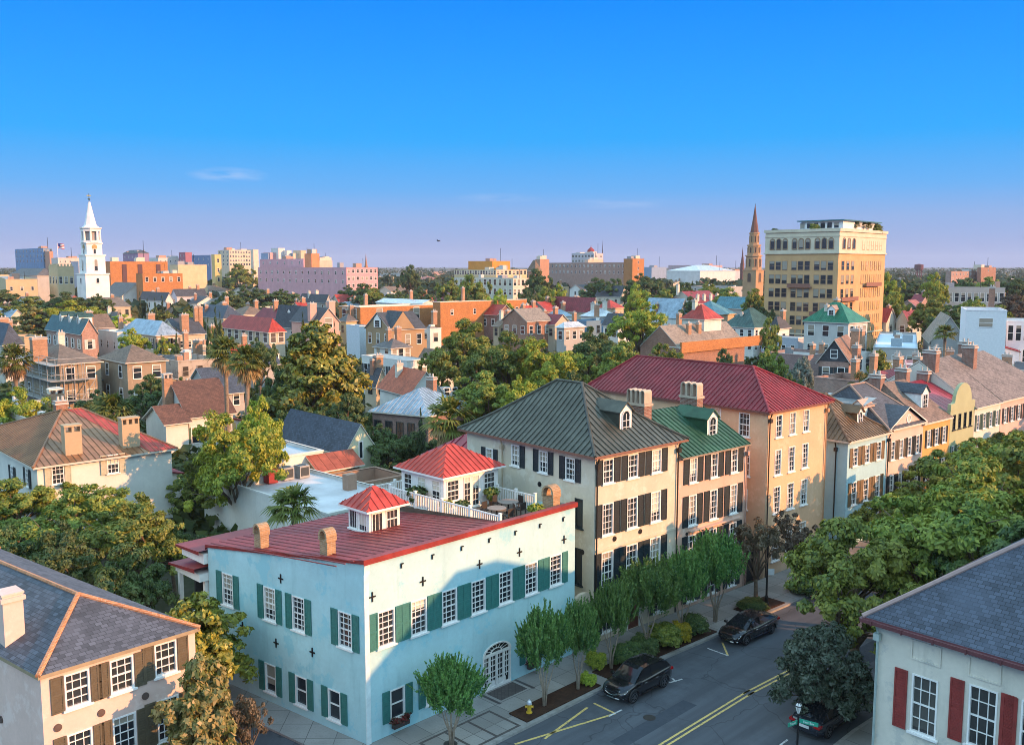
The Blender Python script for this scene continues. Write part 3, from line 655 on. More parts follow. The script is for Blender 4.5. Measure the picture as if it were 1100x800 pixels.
# fanlight door
C.open[0].append((7.98, 10.22, .14, 2.86))
dr = MB(); dr.poly([(-1.12, .12, 0), (1.12, .12, 0), (1.12, .12, 2.72), (-1.12, .12, 2.72)])
do = C.part('door', glass((.015, .018, .02), (.02, .02, .02), 0), dr); C.place(do, 0, 9.1, .14)
df = MB(); hw, spring = 1.06, 1.95
for x in (-1.06, -.56, 0, .56, 1.06): df.box(x - .055, x + .055, -.02, .11, 0, spring)
for z in (.0, spring): df.box(-1.12, 1.12, -.024, .106, z - .001, z + .14)
for z in (.62, .98, 1.32, 1.66): df.box(-1.0, 1.0, .03, .1, z, z + .03)
for x in (-.42, .42): df.box(x - .3, x + .3, .02, .118, .14, .45)
for x in (-.81, -.28, .28, .81): df.box(x - .012, x + .012, .04, .1, .45, spring)
NA = 12
for i in range(NA):
    a0, a1 = math.pi * i / NA, math.pi * (i + 1) / NA
    f = lambda a, r: (r * math.cos(a), spring + .14 + r * .52 * math.sin(a))
    df.prism([f(a0, 1.12), f(a1, 1.12), f(a1, .98), f(a0, .98)], -.05, .1)
    df.prism([f(a0, .45), f(a1, .45), f(a1, .40), f(a0, .40)], .02, .1)
    # masonry above the arch
    q = [f(a0, 1.12), f(a1, 1.12)]; C.extra.poly([*[Vector(C.at(0, 9.1 + x, .14 + z)[0]) for x, z in q], C.at(0, 9.1 + q[1][0], 2.86)[0], C.at(0, 9.1 + q[0][0], 2.86)[0]])
for i in range(1, 8):
    a = math.pi * i / 8; df.tube([(.42 * math.cos(a), .07, spring + .14 + .42 * .52 * math.sin(a)), (1.0 * math.cos(a), .07, spring + .14 + .52 * math.sin(a))], .018, 4)
df.build('frame', TRIMW, do)
C.walls()
def anchors(B, pts, r=.2, style='cross', mat=None):
    for k, u, z in pts:
        b = MB()
        if style == 'cross': b.box(-r, r, -.05, -.004, -.035, .035); b.box(-.035, .035, -.052, -.003, -r * 1.25, r * 1.25)
        elif style == 'round':
            N = 14
            for i in range(N):
                a0, a1 = 2 * math.pi * i / N, 2 * math.pi * (i + 1) / N
                b.poly([(0, -.06, 0), (r * math.cos(a1), -.05, r * math.sin(a1)), (r * math.cos(a0), -.05, r * math.sin(a0))][::-1]); b.poly([(r * math.cos(a0), -.05, r * math.sin(a0)), (r * math.cos(a1), -.05, r * math.sin(a1)), (r * math.cos(a1), 0, r * math.sin(a1)), (r * math.cos(a0), 0, r * math.sin(a0))])
        else: b.box(-.05, .11, -.09, -.003, 0, .05); b.box(-.05, 0, -.088, -.002, -.2, 0)
        o = B.part('wall_anchor', mat or IRON, b); B.place(o, k, u, z)
anchors(C, [(0, .45, 7.7), (0, 3.7, 7.7), (0, 7.75, 7.68), (0, 10.9, 7.66), (0, 14.75, 7.6), (3, 13 - 6.43, 7.4), (3, 13 - 6.98, 3.68), (3, 13 - 4.0, 3.93), (3, 13 - 9.92, 3.92)])
anchors(C, [(0, 2.3 + 2.06 * i, 8.95) for i in range(7)], style='bracket')
# roof: left part slopes back, right part is the sunken terrace
rz_ = lambda y: 9.66 - .124 * y
rb = MB(); XT = 9.75
def q4(x0, x1, y0, y1): return [(x0(y0), y0, rz_(y0)), (x1(y0), y0, rz_(y0)), (x1(y1), y1, rz_(y1)), (x0(y1), y1, rz_(y1))]
lx = lambda y: -.128 * y - .12; rx = lambda y: XT
Q = q4(lx, rx, -.12, 13.0); rb.poly(Q)
rb.poly([(lx(-.12), -.12, 9.42), (15.9, -.12, 9.42), (15.9, -.12, 9.70), (lx(-.12), -.12, 9.70)]); rb.poly([(lx(-.12), -.12, 9.70), (15.9, -.12, 9.70), (15.9, .28, 9.70), (lx(.28), .28, 9.70)])
rb.poly([(XT, .28, 9.7), (15.9, .28, 9.7), (15.9, .28, 8.55), (XT, .28, 8.55)]); rb.poly([(15.9, -.12, 9.7), (15.9, -.12, 9.42), (15.9, .28, 9.42), (15.9, .28, 9.7)])
rb.poly([(lx(-.12), -.12, 9.5), (lx(-.12), -.12, rz_(-.12)), (lx(13), 13, rz_(13)), (lx(13), 13, rz_(13) - .16)]); rb.poly([(lx(13), 13, rz_(13)), (XT, 13, rz_(13)), (XT, 13, rz_(13) - .3), (lx(13), 13, rz_(13) - .3)])
ro = C.part('roof', REDM, rb); sb = MB()
for i in range(22):
    x = XT - .25 - i * .52
    y0 = .3; y1 = 12.95
    if x < lx(12.9): y1 = min(12.9, (-x - .12) / .128)
    if y1 > y0 + .3: sb.tube([(x, y0, rz_(y0) + .01), (x, y1, rz_(y1) + .01)], .034, 4)
sb.build('standing_seam', REDM, ro)
tb = MB(); tb.poly([(XT, .28, 8.55), (15.75, .28, 8.55), (15.75, 12.9, 8.55), (XT, 12.9, 8.55)]); tb.poly([(XT, .28, 8.55), (XT, 12.9, 8.55), (XT, 12.9, rz_(12.9)), (XT, .28, rz_(.28))])
C.part('terrace_floor', plain((.20, .15, .11), .85, 0, .3, 1.2), tb)
def railing(B, name, p0, p1, z, h, n, slope=0.0):
    b = MB(); p0, p1 = Vector(p0), Vector(p1); v = p1 - p0; L = v.length; v.normalize(); M = Matrix.Translation((p0.x, p0.y, z)) @ Matrix.Rotation(math.atan2(v.y, v.x), 4, 'Z')
    b.box(0, L, -.035, .035, h - .08, h, 0, M); b.box(0, L, -.025, .025, .08, .14, 0, M)
    k = int(L / .16)
    for i in range(k): x = (i + .5) * L / k; b.box(x - .03, x + .03, -.02, .02, .14, h - .08, 0, M)
    for i in range(n + 1): x = L * i / n; b.box(x - .07, x + .07, -.07, .07, -.1, h + .1, 0, M); b.box(x - .09, x + .09, -.09, .09, h + .1, h + .15, 0, M)
    return B.part(name, TRIMW, b)
railing(C, 'railing', (XT + .1, .5), (XT + .1, 10.6), 8.9, 1.0, 4); railing(C, 'railing', (XT + .2, 12.7), (15.6, 12.7), 8.55, 1.0, 3); railing(C, 'railing', (15.6, 3.2), (15.6, 6.6), 8.55, 1.05, 2)
# pavilion and cupola, white with red hipped roofs
def lantern(B, name, x0, x1, y0, y1, z0, h, rise, ov, wins, rib):
    b = MB(); b.box(x0, x1, y0, y1, z0, z0 + h); b.box(x0 - .05, x1 + .05, y0 - .05, y1 + .05, z0 + h - .22, z0 + h - .02); o = B.part(name, TRIMW, b)
    r = MB(); c = [Vector(p) for p in ((x0 - ov, y0 - ov, z0 + h), (x1 + ov, y0 - ov, z0 + h), (x1 + ov, y1 + ov, z0 + h), (x0 - ov, y1 + ov, z0 + h))]
    wx, wy = x1 - x0, y1 - y0; i = min(wx, wy) / 2
    ra = Vector((x0 + i, y0 + i, z0 + h + rise)); rb_ = Vector((x1 - i, y1 - i, z0 + h + rise))
    R = [ra, Vector((x1 - i, y0 + i, z0 + h + rise)), rb_, Vector((x0 + i, y1 - i, z0 + h + rise))]
    sm = MB()
    for k in range(4):
        q = [c[k], c[(k + 1) % 4], R[(k + 1) % 4], R[k]]
        if (q[2] - q[3]).length < .02: q = q[:3]
        r.poly(q); sm.ribs(q, rib, 0, .05, .05)
        p, u = c[k], c[(k + 1) % 4]; r.poly([p - Vector((0, 0, .12)), u - Vector((0, 0, .12)), u, p], 1)
    r.poly([p - Vector((0, 0, .12)) for p in reversed(c)], 1)
    ro_ = r.build('lantern_roof', [REDP, TRIMW], o); sm.build('standing_seam', REDP, ro_)
    for face, u, z, w_, h_, cc, rr in wins:
        org = {0: (x0 + u, y0, 0), 3: (x0, y0 + u, -math.pi / 2), 1: (x1, y0 + u, math.pi / 2)}[face]
        f = frame_fn(w_, h_, cc, rr, -.05, .03, .06); n0 = len(f.f); f.poly([(-w_ / 2, -.012, 0), (w_ / 2, -.012, 0), (w_ / 2, -.012, h_), (-w_ / 2, -.012, h_)], 1)
        wo = f.build('window', [TRIMW, GLCUR], o); wo.location = (org[0], org[1], z0 + z); wo.rotation_euler = (0, 0, org[2])
    return o
lantern(C, 'pavilion', 11.0, 15.7, 6.7, 10.9, 8.55, 2.45, 1.45, .4, [(0, .75, .75, 1.0, 1.35, 3, 4), (0, 1.95, .12, .62, 2.0, 2, 5), (0, 2.7, .12, .62, 2.0, 2, 5), (0, 3.9, .75, 1.0, 1.35, 3, 4), (3, .7, .75, .8, 1.35, 2, 4), (3, 2.1, .75, .8, 1.35, 2, 4), (3, 3.5, .75, .8, 1.35, 2, 4)], .42)
lantern(C, 'cupola', 4.6, 6.8, 5.8, 7.8, 8.6, 1.65, 1.05, .42, [(0, .55, .28, .8, 1.1, 3, 1), (0, 1.62, .28, .85, 1.1, 3, 2), (3, .55, .28, .75, 1.1, 3, 1), (3, 1.5, .28, .75, 1.1, 3, 1)], .5)
TANB = brick((.36, .22, .11), (.42, .36, .28))
for s_, h_ in ((3.2, .95), (8.6, .95)): C.chimney(-.128 * s_ + .46, s_, rz_(s_) - .1, .52, .68, h_ * .9, TANB, 'hood', capm=TANB)
C.chimney(15.25, 1.5, 8.55, .62, .9, 1.35, TANB, 'hood', capm=TANB)
# corner board, base course and porch behind
cb = MB(); cb.box(-.06, .22, -.06, -.002, 0, 8.9); cb.poly([(-.06, -.06, 8.9), (.3, -.06, 8.9), (.3, -.06, 9.4), (-.06, -.12, 9.4)]); C.part('corner_board', plain((.62, .72, .72), .7), cb)
pb = MB()
for x, y in ((-2.0, 15.8), (-1.7, 13.2), (2.6, 15.8)): pb.box(x - .12, x + .12, y - .12, y + .12, 0, 6.1)
pb.box(-2.2, 3.2, 12.95, 16.0, 5.9, 6.35); pb.box(-2.2, 3.2, 12.95, 16.0, 2.9, 3.15); pb.box(-1.9, 3.2, 12.95, 15.7, 6.9, 7.5)
po = C.part('porch', TRIMW, pb); pr = MB(); pr.poly([(-2.5, 12.95, 6.75), (-2.5, 16.3, 6.4), (3.4, 16.3, 6.4), (3.4, 12.95, 6.75)][::-1]); pr.poly([(-2.5, 12.95, 6.75), (-2.5, 16.3, 6.4), (-2.5, 16.3, 6.28), (-2.5, 12.95, 6.5)]); pr.poly([(-2.2, 12.95, 7.72), (3.3, 12.95, 7.72), (3.3, 15.9, 7.55), (-2.2, 15.9, 7.55)]); pr.poly([(-2.2, 12.95, 7.72), (-2.2, 15.9, 7.55), (-2.2, 15.9, 7.42), (-2.2, 12.95, 7.5)]); pr.build('porch_roof', REDM, po)
pk = MB(); pk.box(-1.3, 3.1, 15.3, 15.5, .1, 5.8); pk.build('porch_shade', plain((.02, .02, .022)), po)  # near-black box: the shade inside the open porch put into its colour

# ------------------------------------------------------------------ the row: cream house
DARK = plain((.010, .022, .030), .5, 0, .2); CREAM = stucco((.62, .54, .42), .4, (.32, .24, .16), (.66, .60, .50))
DGREEN = sheetmetal((.086, .088, .070), .40, False, .3)
K = Bld('town_house', 'cream stucco town house with hipped dark green metal roof and black shutters', 'house', W(19.2, 0) + Vector((D2[0] * -1.49, D2[1] * -1.49, 0)), H2, [(0, 0), (8.25, 0), (8.25, 12.7), (0, 12.7)], 12.33, CREAM)
U = (1.25, 3.6, 5.95)
for u in U:
    K.win(0, u, 10.35, .98, 1.55, 3, 4, DARK, .58, gl=GLCUR); K.win(0, u, 7.0, 1.02, 2.05, 3, 5, DARK, .58, gl=GLCUR); K.win(0, u, 3.15, 1.1, 2.75, 3, 6, DARK, .62)
for u, w_ in ((1.3, 1.0), (6.4, 1.1)): K.win(0, u, .6, w_, 1.9, 2, 3, DARK, .5)
K.open[0].append((3.3, 4.4, .14, 2.6)); d_ = MB(); d_.box(-.55, .55, .06, .1, 0, 2.46); dd = K.part('door', plain((.16, .05, .03), .5), d_); K.place(dd, 0, 3.85, .14); d_ = MB(); d_.box(-.68, -.56, -.06, .03, 0, 2.6); d_.box(.56, .68, -.06, .03, 0, 2.6); d_.box(-.7, .7, -.061, .031, 2.47, 2.72); d_.build('frame', TRIMW, dd)
aw = MB(); aw.poly([(.4, -.02, 3.1), (2.3, -.02, 3.1), (2.3, -.95, 2.72), (.4, -.95, 2.72)][::-1]); aw.poly([(.4, -.95, 2.72), (2.3, -.95, 2.72), (2.3, -.95, 2.5), (.4, -.95, 2.5)]); aw.poly([(.4, -.02, 3.1), (.4, -.95, 2.72), (.4, -.95, 2.5), (.4, -.02, 2.5)]); aw.poly([(2.3, -.02, 3.1), (2.3, -.95, 2.72), (2.3, -.95, 2.5), (2.3, -.02, 2.5)][::-1]); K.part('awning', plain((.02, .035, .045), .7), aw)
for x, y, w_, h_, sh in ((583.7, 496, .85, 1.45, True), (612.5, 503.7, .85, 1.45, True), (553.7, 489, .85, 1.45, True)):
    u, z = K.px(3, x, y); K.win(3, u, z - h_ / 2, w_, h_, 3, 4, DARK, .5, shl=x > 560)
u, z = K.px(3, 526, 492); K.win(3, u, z - .7, .8, 1.4, 3, 4, DARK, .45)
for x, y, h_ in ((621.7, 551, 1.9), (621, 608, 2.4)):
    u, z = K.px(3, x, y); K.win(3, u, z - h_ / 2, .7, h_, 1, 1, None, fr=DARK, gl=plain((.03, .035, .035)))
K.hip(3.7, DGREEN, ov=.5, axis='y', i0=5.2, i1=5.1, flare=.045, rib=.46, fascia=plain((.20, .09, .06), .6), cap=DGREEN)
K.dormer(4.3, 1.3, 13.0, 1.15, 1.55, 3.2, DGREEN, TRIMW, round_top=True, side=DGREEN)
K.walls(); anchors(K, [(0, 1.9, 6.62), (0, 4.4, 6.62), (3, 12.7 - 1.0, 5.9), (3, 12.7 - 5.0, 9.6)], .17, 'round')
def downspout(B, k, u, z1, col=(.03, .025, .022)):
    b = MB(); b.tube([(0, -.12, .2), (0, -.12, z1 - .6), (0, -.22, z1 - .35), (0, -.3, z1 - .1)], .055, 6); b.box(-.13, .13, -.3, -.06, z1 - .85, z1 - .55); o = B.part('downspout', plain(col, .5, .4), b); B.place(o, k, u, 0)
downspout(K, 0, .12, 12.3); downspout(K, 0, 8.1, 12.3); downspout(K, 3, 4.0, 12.3, (.5, .42, .3))
bs = MB(); bs.box(.1, 8.15, -.06, -.003, 6.05, 6.2); K.part('string_course', CREAM, bs); bs = MB(); bs.box(.0, 8.25, -.1, -.004, 11.98, 12.16); K.part('string_course', CREAM, bs)
# rear wing with the dark red roof
K2 = Bld('rear_wing', 'small cream rear annexe with dark red metal roof behind the cream town house', 'annexe', K.world(0.9, 12.75), H2, [(0, 0), (5, 0), (5, 6), (0, 6)], 9.4, CREAM)
K2.hip(1.9, sheetmetal((.26, .03, .05), .4, False), ov=.4, rib=.5); K2.win(3, 4.4, 6.7, 1.6, 1.9, 2, 2, None, gl=GL); K2.win(3, 1.6, 6.7, 1.8, 1.9, 2, 2, None); K2.walls()
# garden wall and arched gate between the blue and cream houses
gw = thing('garden_wall', 'cream garden wall with round arched gateway between aqua and cream houses', 'wall', W(16.0, 0), math.pi / 2 - H1)
g = MB(); g.box(0, .5, .3, .6, 0, 3.0); g.box(1.6, 2.1, .3, .6, 0, 3.0)
for i in range(10):
    a0, a1 = math.pi * i / 10, math.pi * (i + 1) / 10
    g.prism([(1.05 + .56 * math.cos(a0), 2.2 + .56 * math.sin(a0)), (1.05 + .56 * math.cos(a1), 2.2 + .56 * math.sin(a1)), (1.05 + .56 * math.cos(a1), 3.05), (1.05 + .56 * math.cos(a0), 3.05)], .31, .59)
    g.prism([(1.05 + .85 * math.cos(a0), 3.04 + .5 * math.sin(a0)), (1.05 + .85 * math.cos(a1), 3.04 + .5 * math.sin(a1)), (1.05, 3.03)], .32, .58)
g.build('masonry', CREAM, gw); g = MB(); g.box(.5, 1.6, .42, .47, .1, 2.4); g.build('gate', plain((.03, .03, .03), .5, .4), gw)
# ------------------------------------------------------------------ pink house with the green roof
PINK = stucco((.62, .42, .33), .45, (.30, .2, .15), (.66, .54, .47)); GRN = sheetmetal((.035, .10, .055), .45, False, .1); CHB = brick((.22, .10, .07))
P2 = Bld('row_house', 'weathered pink row house with bright green metal roof and chimney hoods', 'house', W(19.2 + 6.85, 0), H2, [(0, 0), (7.88, 0), (7.88, 10), (0, 10)], 11.1, PINK)
for u in (1.6, 4.0, 6.4):
    P2.win(0, u, 9.05, .85, 1.75, 3, 4, DARK, .62, gl=GLCUR); P2.win(0, u, 6.0, .9, 2.15, 3, 5, DARK, .62); P2.win(0, u, 2.9, .95, 2.4, 3, 5, DARK, .6); P2.win(0, u, .5, .95, 1.7, 2, 3, DARK, .5)
P2.gable(2.3, GRN, ov=.4, eo=.05, rib=.46, off=.44, fascia=plain((.25, .2, .15))); P2.dormer(5.3, 1.2, 11.75, 1.2, 1.35, 2.6, GRN, TRIMW, round_top=True, side=GRN)
P2.chimney(.75, 4.3, 11.3, 1.7, .8, 3.0, CHB, 'hoops', 4, plain((.46, .37, .28), .9), rz=math.pi / 2); P2.chimney(7.2, 4.6, 11.3, 1.6, .75, 2.9, CHB, 'hoops', 3, plain((.46, .37, .28), .9), rz=math.pi / 2)
P2.walls(); anchors(P2, [(0, 1.0, 5.5), (0, 2.8, 5.5), (0, 5.2, 5.5)], .12, 'round'); downspout(P2, 0, 7.8, 11.0, (.45, .3, .25)); bs = MB(); bs.box(.05, 7.8, -.12, -.003, 10.85, 11.02); P2.part('string_course', PINK, bs); bs = MB(); bs.box(1.2, 7.2, -.3, -.003, 5.6, 5.68); P2.part('string_course', PINK, bs)
wb = Bld('wash_house', 'brick annexe tucked between the green roof and the red roofed peach house', 'annexe', P2.world(2.0, 10.1), H2, [(0, 0), (5.6, 0), (5.6, 6), (0, 6)], 10.6, brick((.24, .12, .08))); wb.flat(.5); wb.walls()
# ------------------------------------------------------------------ tall peach house
PEACH = stucco((.66, .44, .28), .18, (.4, .24, .14), (.70, .49, .33)); RED2 = sheetmetal((.24, .026, .034), .5, False, .05)
P3 = Bld('tall_house', 'tall peach stucco house with crimson hipped metal roof', 'house', W(19.2 + 17.4, 0), H2, [(0, 0), (8.53, 0), (8.53, 18.6), (0, 18.6)], 13.13, PEACH)
for u in (1.55, 3.45, 5.4):
    P3.win(0, u, 10.95, .85, 1.75, 2, 4); P3.win(0, u, 8.0, .9, 2.0, 3, 5); P3.win(0, u, 5.0, .95, 2.1, 3, 5); P3.win(0, u, 1.2, .95, 2.4, 3, 5)
for x, y, h_ in ((799.6, 456, 1.85), (769, 450, 1.85), (799.6, 497, 2.0), (797, 535, 1.6)):
    u, z = P3.px(3, x, y); P3.win(3, u, z - h_ / 2, 1.0, h_, 3, 4, gl=GLCUR)
P3.hip(2.75, RED2, ov=.4, axis='y', i0=4.33, i1=1.9, rib=.42, fascia=plain((.16, .05, .04)), cap=RED2); P3.walls(); downspout(P3, 0, .15, 13.1, (.05, .035, .03)); downspout(P3, 0, 8.3, 13.1, (.45, .28, .16)); bs = MB(); bs.box(.0, 8.53, -.14, -.004, 12.85, 13.0); P3.part('string_course', PEACH, bs)
gt = thing('garden_wall', 'dark brick garden wall in the gap beside the tall peach house', 'wall', W(19.2 + 14.75, -.3), math.pi / 2 - H2); g = MB(); g.box(0, .9, 0, .3, 0, 2.6); g.box(1.9, 2.6, 0, .3, 0, 2.6); g.box(-.02, .92, -.05, .35, 2.601, 2.7); g.build('masonry', brick((.2, .09, .06)), gt); g = MB(); g.box(.9, 1.9, .1, .14, .1, 2.3); g.build('gate', IRON, gt)
# ------------------------------------------------------------------ blue house
BLUE = stucco((.36, .58, .66), .25, (.25, .33, .36)); BRM = sheetmetal((.20, .115, .06), .4, False, .3); BRSH = plain((.16, .11, .06), .55)
P4 = Bld('row_house', 'light blue row house with brown standing seam hipped roof', 'house', W(19.2 + 29.49, 0), H2, [(0, 0), (6.95, 0), (6.95, 9.2), (0, 9.2)], 9.33, BLUE)
for u in (1.3, 3.35, 5.4): P4.win(0, u, 7.0, .85, 1.6, 2, 4, BRSH, .5, gl=GLCUR); P4.win(0, u, 3.6, .9, 2.0, 2, 4, BRSH, .5); P4.win(0, u, .6, .9, 1.9, 2, 4, BRSH, .5)
for dy, z in ((2.6, 7.0), (2.6, 3.6), (6.3, 7.0)): P4.win(3, 9.2 - dy, z, .85, 1.7, 2, 3, plain((.42, .32, .24), .6), .6, shr=False)
P4.hip(3.3, BRM, ov=.35, axis='y', i0=4.3, i1=3.5, flare=.05, rib=.42, cap=BRM); P4.dormer(4.3, 1.3, 9.9, 1.0, 1.35, 2.4, BRM, TRIMW, round_top=True, side=BRM)
P4.chimney(.55, 5.6, 9.5, 1.3, .8, 2.6, CHB, 'plain', 0, rz=math.pi / 2); P4.walls(); downspout(P4, 3, 8.2, 9.2); downspout(P4, 0, 6.9, 9.3)
# ------------------------------------------------------------------ blush house with front gable and oculus
BLUSH = stucco((.66, .47, .40), .3, (.35, .25, .2)); SLATE = shingle((.058, .066, .082), .3, .2, .5)
WG = 6.88
P5 = Bld('gabled_house', 'blush pink house with front gable, round oculus and slate roof', 'house', W(19.2 + 36.45, 0), H2, [(0, 0), (WG, 0), (WG, 9), (0, 9)], 9.5, BLUSH)
for u in (1.05, 2.65, 4.25, 5.85): P5.win(0, u, 6.6, .75, 1.7, 2, 4, plain((.10, .085, .06), .55) if u < 3 else DARK, .36); P5.win(0, u, 3.3, .8, 1.9, 2, 4, DARK, .36)
for u in (1.4, 3.5, 5.5): P5.win(0, u, .5, .9, 1.9, 2, 3, None)
P5.extra.poly([(0, 0, 9.5), (WG, 0, 9.5), (WG / 2, 0, 11.1)])
P5.hip(3.5, SLATE, ov=.3, axis='x', i0=1.2, i1=2.9, cap=plain((.30, .2, .15)))
pg = MB()
for sg in (-1, 1):
    q = [Vector((WG / 2 + sg * (WG / 2 + .25), -.3, 9.42)), Vector((WG / 2, -.3, 11.2)), Vector((WG / 2, 3.0, 11.2)), Vector((WG / 2 + sg * (WG / 2 + .25), 3.0, 9.42))]
    pg.poly([p + Vector((0, 0, .1)) for p in q]); pg.poly([q[0], q[1], q[1] + Vector((0, 0, .1)), q[0] + Vector((0, 0, .1))], 1)
P5.part('pediment_roof', [SLATE, TRIMW], pg)
oc = MB(); N = 16
for i in range(N):
    a0, a1 = 2 * math.pi * i / N, 2 * math.pi * (i + 1) / N
    oc.prism([(.42 * math.cos(a0), .42 * math.sin(a0)), (.42 * math.cos(a1), .42 * math.sin(a1)), (.32 * math.cos(a1), .32 * math.sin(a1)), (.32 * math.cos(a0), .32 * math.sin(a0))], -.06, -.003); oc.poly([(0, -.02, 0), (.33 * math.cos(a0), -.02, .33 * math.sin(a0)), (.33 * math.cos(a1), -.02, .33 * math.sin(a1))], 1)
P5.place(P5.part('window', [TRIMW, plain((.5, .45, .38))], oc), 0, WG / 2 + .4, 10.1)
bx = MB(); bx.box(-.3, 1.3, 2.2, 6.6, 10.1, 11.5); bo_ = P5.part('dormer', plain((.74, .73, .70), .6), bx); bx = MB(); bx.poly([(-.5, 2.0, 11.52), (1.6, 2.0, 12.0), (1.6, 6.8, 12.0), (-.5, 6.8, 11.52)]); bx.box(-.5, 1.6, 2.0, 6.8, 11.44, 11.51); bx.build('dormer_roof', sheetmetal((.32, .33, .33), .4), bo_)
for y in (2.7, 6.1): P5.dormer(-.5, y, 10.05, 1.1, 1.35, 1.4, plain((.45, .30, .22)), TRIMW, rz=-math.pi / 2, side=TRIMW)
hv = MB(); hv.box(-.95, -.5, 4.0, 4.9, 10.1, 10.9); N = 12
for i in range(N):
    a0, a1 = 2 * math.pi * i / N, 2 * math.pi * (i + 1) / N; hv.poly([(-.953, 4.45, 10.5), (-.953, 4.45 + .3 * math.cos(a0), 10.5 + .3 * math.sin(a0)), (-.953, 4.45 + .3 * math.cos(a1), 10.5 + .3 * math.sin(a1))], 1)
P5.part('air_conditioner', [plain((.6, .6, .58)), DARK], hv)
P5.walls()
# ------------------------------------------------------------------ orange house, green house with curved gable, pale house, long pink house
ORNG = stucco((.60, .35, .13), .25); BRSLT = shingle((.17, .115, .085), .3, .2)
P6 = Bld('row_house', 'narrow orange stucco row house with brown shingle roof and big white dormer', 'house', W(19.2 + 43.35, 0), H2, [(0, 0), (5.7, 0), (5.7, 9), (0, 9)], 9.3, ORNG)
for u in (1.2, 2.85, 4.5): P6.win(0, u, 6.9, .75, 1.6, 2, 4, DARK, .3); P6.win(0, u, 3.7, .75, 1.7, 2, 4, DARK, .3)
P6.hip(3.4, BRSLT, ov=.25, axis='x', i0=.6, i1=.6); P6.dormer(2.9, 1.3, 10.2, 1.5, 1.7, 3, SLATE, plain((.7, .72, .7)), side=plain((.66, .68, .68))); P6.chimney(.4, 5, 10, 1.2, .8, 3.4, CHB, 'plain', 2, rz=1.57); P6.walls()
GREENS = stucco((.38, .41, .25), .25); P7 = Bld('row_house', 'olive green row house with curved parapet gable', 'house', W(19.2 + 49.1, 0), H2, [(0, 0), (5.6, 0), (5.6, 10), (0, 10)], 9.9, GREENS)
for u in (.9, 2.15, 3.4, 4.65): P7.win(0, u, 7.9, .6, 1.5, 2, 4, None, fr=DARK); P7.win(0, u, 4.6, .65, 1.7, 2, 4, plain((.05, .13, .10)), .24)
cg = MB(); prof = [(0, 9.85), (5.6, 9.85), (5.6, 10.5), (4.9, 10.55)] + [(2.8 + 1.9 * math.cos(math.pi * i / 10), 10.7 + 1.75 * math.sin(math.pi * i / 10)) for i in range(11)] + [(.7, 10.55), (0, 10.5)]
cg.prism(prof, -.02, .32); P7.part('parapet', GREENS, cg)
P7.gable(2.3, sheetmetal((.30, .03, .05), .4), ov=.0, axis='x', y0=.35, D_=9.6, zoff=-.2); P7.chimney(.4, 5.2, 10, 1.2, .8, 3.6, CHB, 'plain', 2, rz=1.57); P7.chimney(5.2, 5.2, 10, 1.2, .8, 3.0, CHB, 'plain', 2, rz=1.57); P7.walls()
GSH = shingle((.165, .135, .12), .3, .22, .6)
P8 = Bld('row_house', 'cream white row house with grey brown shingle roof beside the curved gable', 'house', W(19.2 + 54.75, 0), H2, [(0, 0), (6.6, 0), (6.6, 12), (0, 12)], 9.7, stucco((.62, .60, .52), .25))
for u in (.9, 2.5, 4.1, 5.7): P8.win(0, u, 7.2, .7, 1.6, 2, 4, plain((.05, .10, .085)), .33); P8.win(0, u, 4.0, .7, 1.7, 2, 4, plain((.05, .10, .085)), .33)
P8.gable(4.2, GSH, ov=.3, eo=.05, off=.5); P8.chimney(.6, 5.0, 11.5, 1.4, .9, 3.6, CHB, 'plain', 2, rz=1.57); P8.walls()
P9 = Bld('row_house', 'salmon pink long row house with grey brown shingle hipped roof', 'house', W(19.2 + 61.45, 0), H2, [(0, 0), (15, 0), (15, 12.2), (0, 12.2)], 9.7, stucco((.64, .42, .36), .25))
for u in (1.2, 3.1, 5.0, 6.9, 8.8, 10.7): P9.win(0, u, 7.2, .75, 1.6, 2, 4, DARK, .38); P9.win(0, u, 4.0, .75, 1.7, 2, 4, DARK, .38)
P9.hip(4.4, GSH, ov=.3, axis='x', i0=.05, i1=5); P9.chimney(2.5, 4.6, 12, 1.3, .9, 3.2, CHB, 'plain', 2, rz=1.57); P9.chimney(9.5, 8.0, 12, 1.3, .9, 3.0, CHB, 'plain', 2, rz=1.57); P9.walls()
# ------------------------------------------------------------------ white house with red shutters across the road
RSH = plain((.24, .035, .03), .5, 0, .2); MOSS = stucco((.66, .62, .53), .5, (.22, .22, .18), (.46, .46, .42)); SLB = shingle((.060, .072, .100), .28, .19, .5)
PR = gp(943, 662, 9.2); R = Bld('corner_house', 'stained white stucco house with red panelled shutters and blue slate roof', 'house', PR, rad(138.5), [(0, 0), (28, 0), (28, 25), (0, 25)], 9.2, MOSS)
for x, y, sl_, sr_ in ((992.5, 758, 1, 0), (1055, 771, 1, 1)):
    u, z = R.px(0, x, y); R.win(0, u, z - 1.25, 1.08, 2.5, 3, 4, RSH, .55, shl=sl_, shr=sr_, gap=.18, gl=glass((.03, .033, .035), (.10, .10, .09), .3))
u, z = R.px(0, 1112, 790)
for k in range(5): R.win(0, u + k * 2.6, z - 1.25, 1.08, 2.5, 3, 4, RSH, .55, gap=.18)
R.hip(10.6, SLB, ov=.45, axis="y", i0=14, i1=8, fascia=plain((.13, .045, .05), .55), cap=plain((.34, .23, .21), .8))  # size and ridge beyond view are shaped to cast the aqua house's shadow
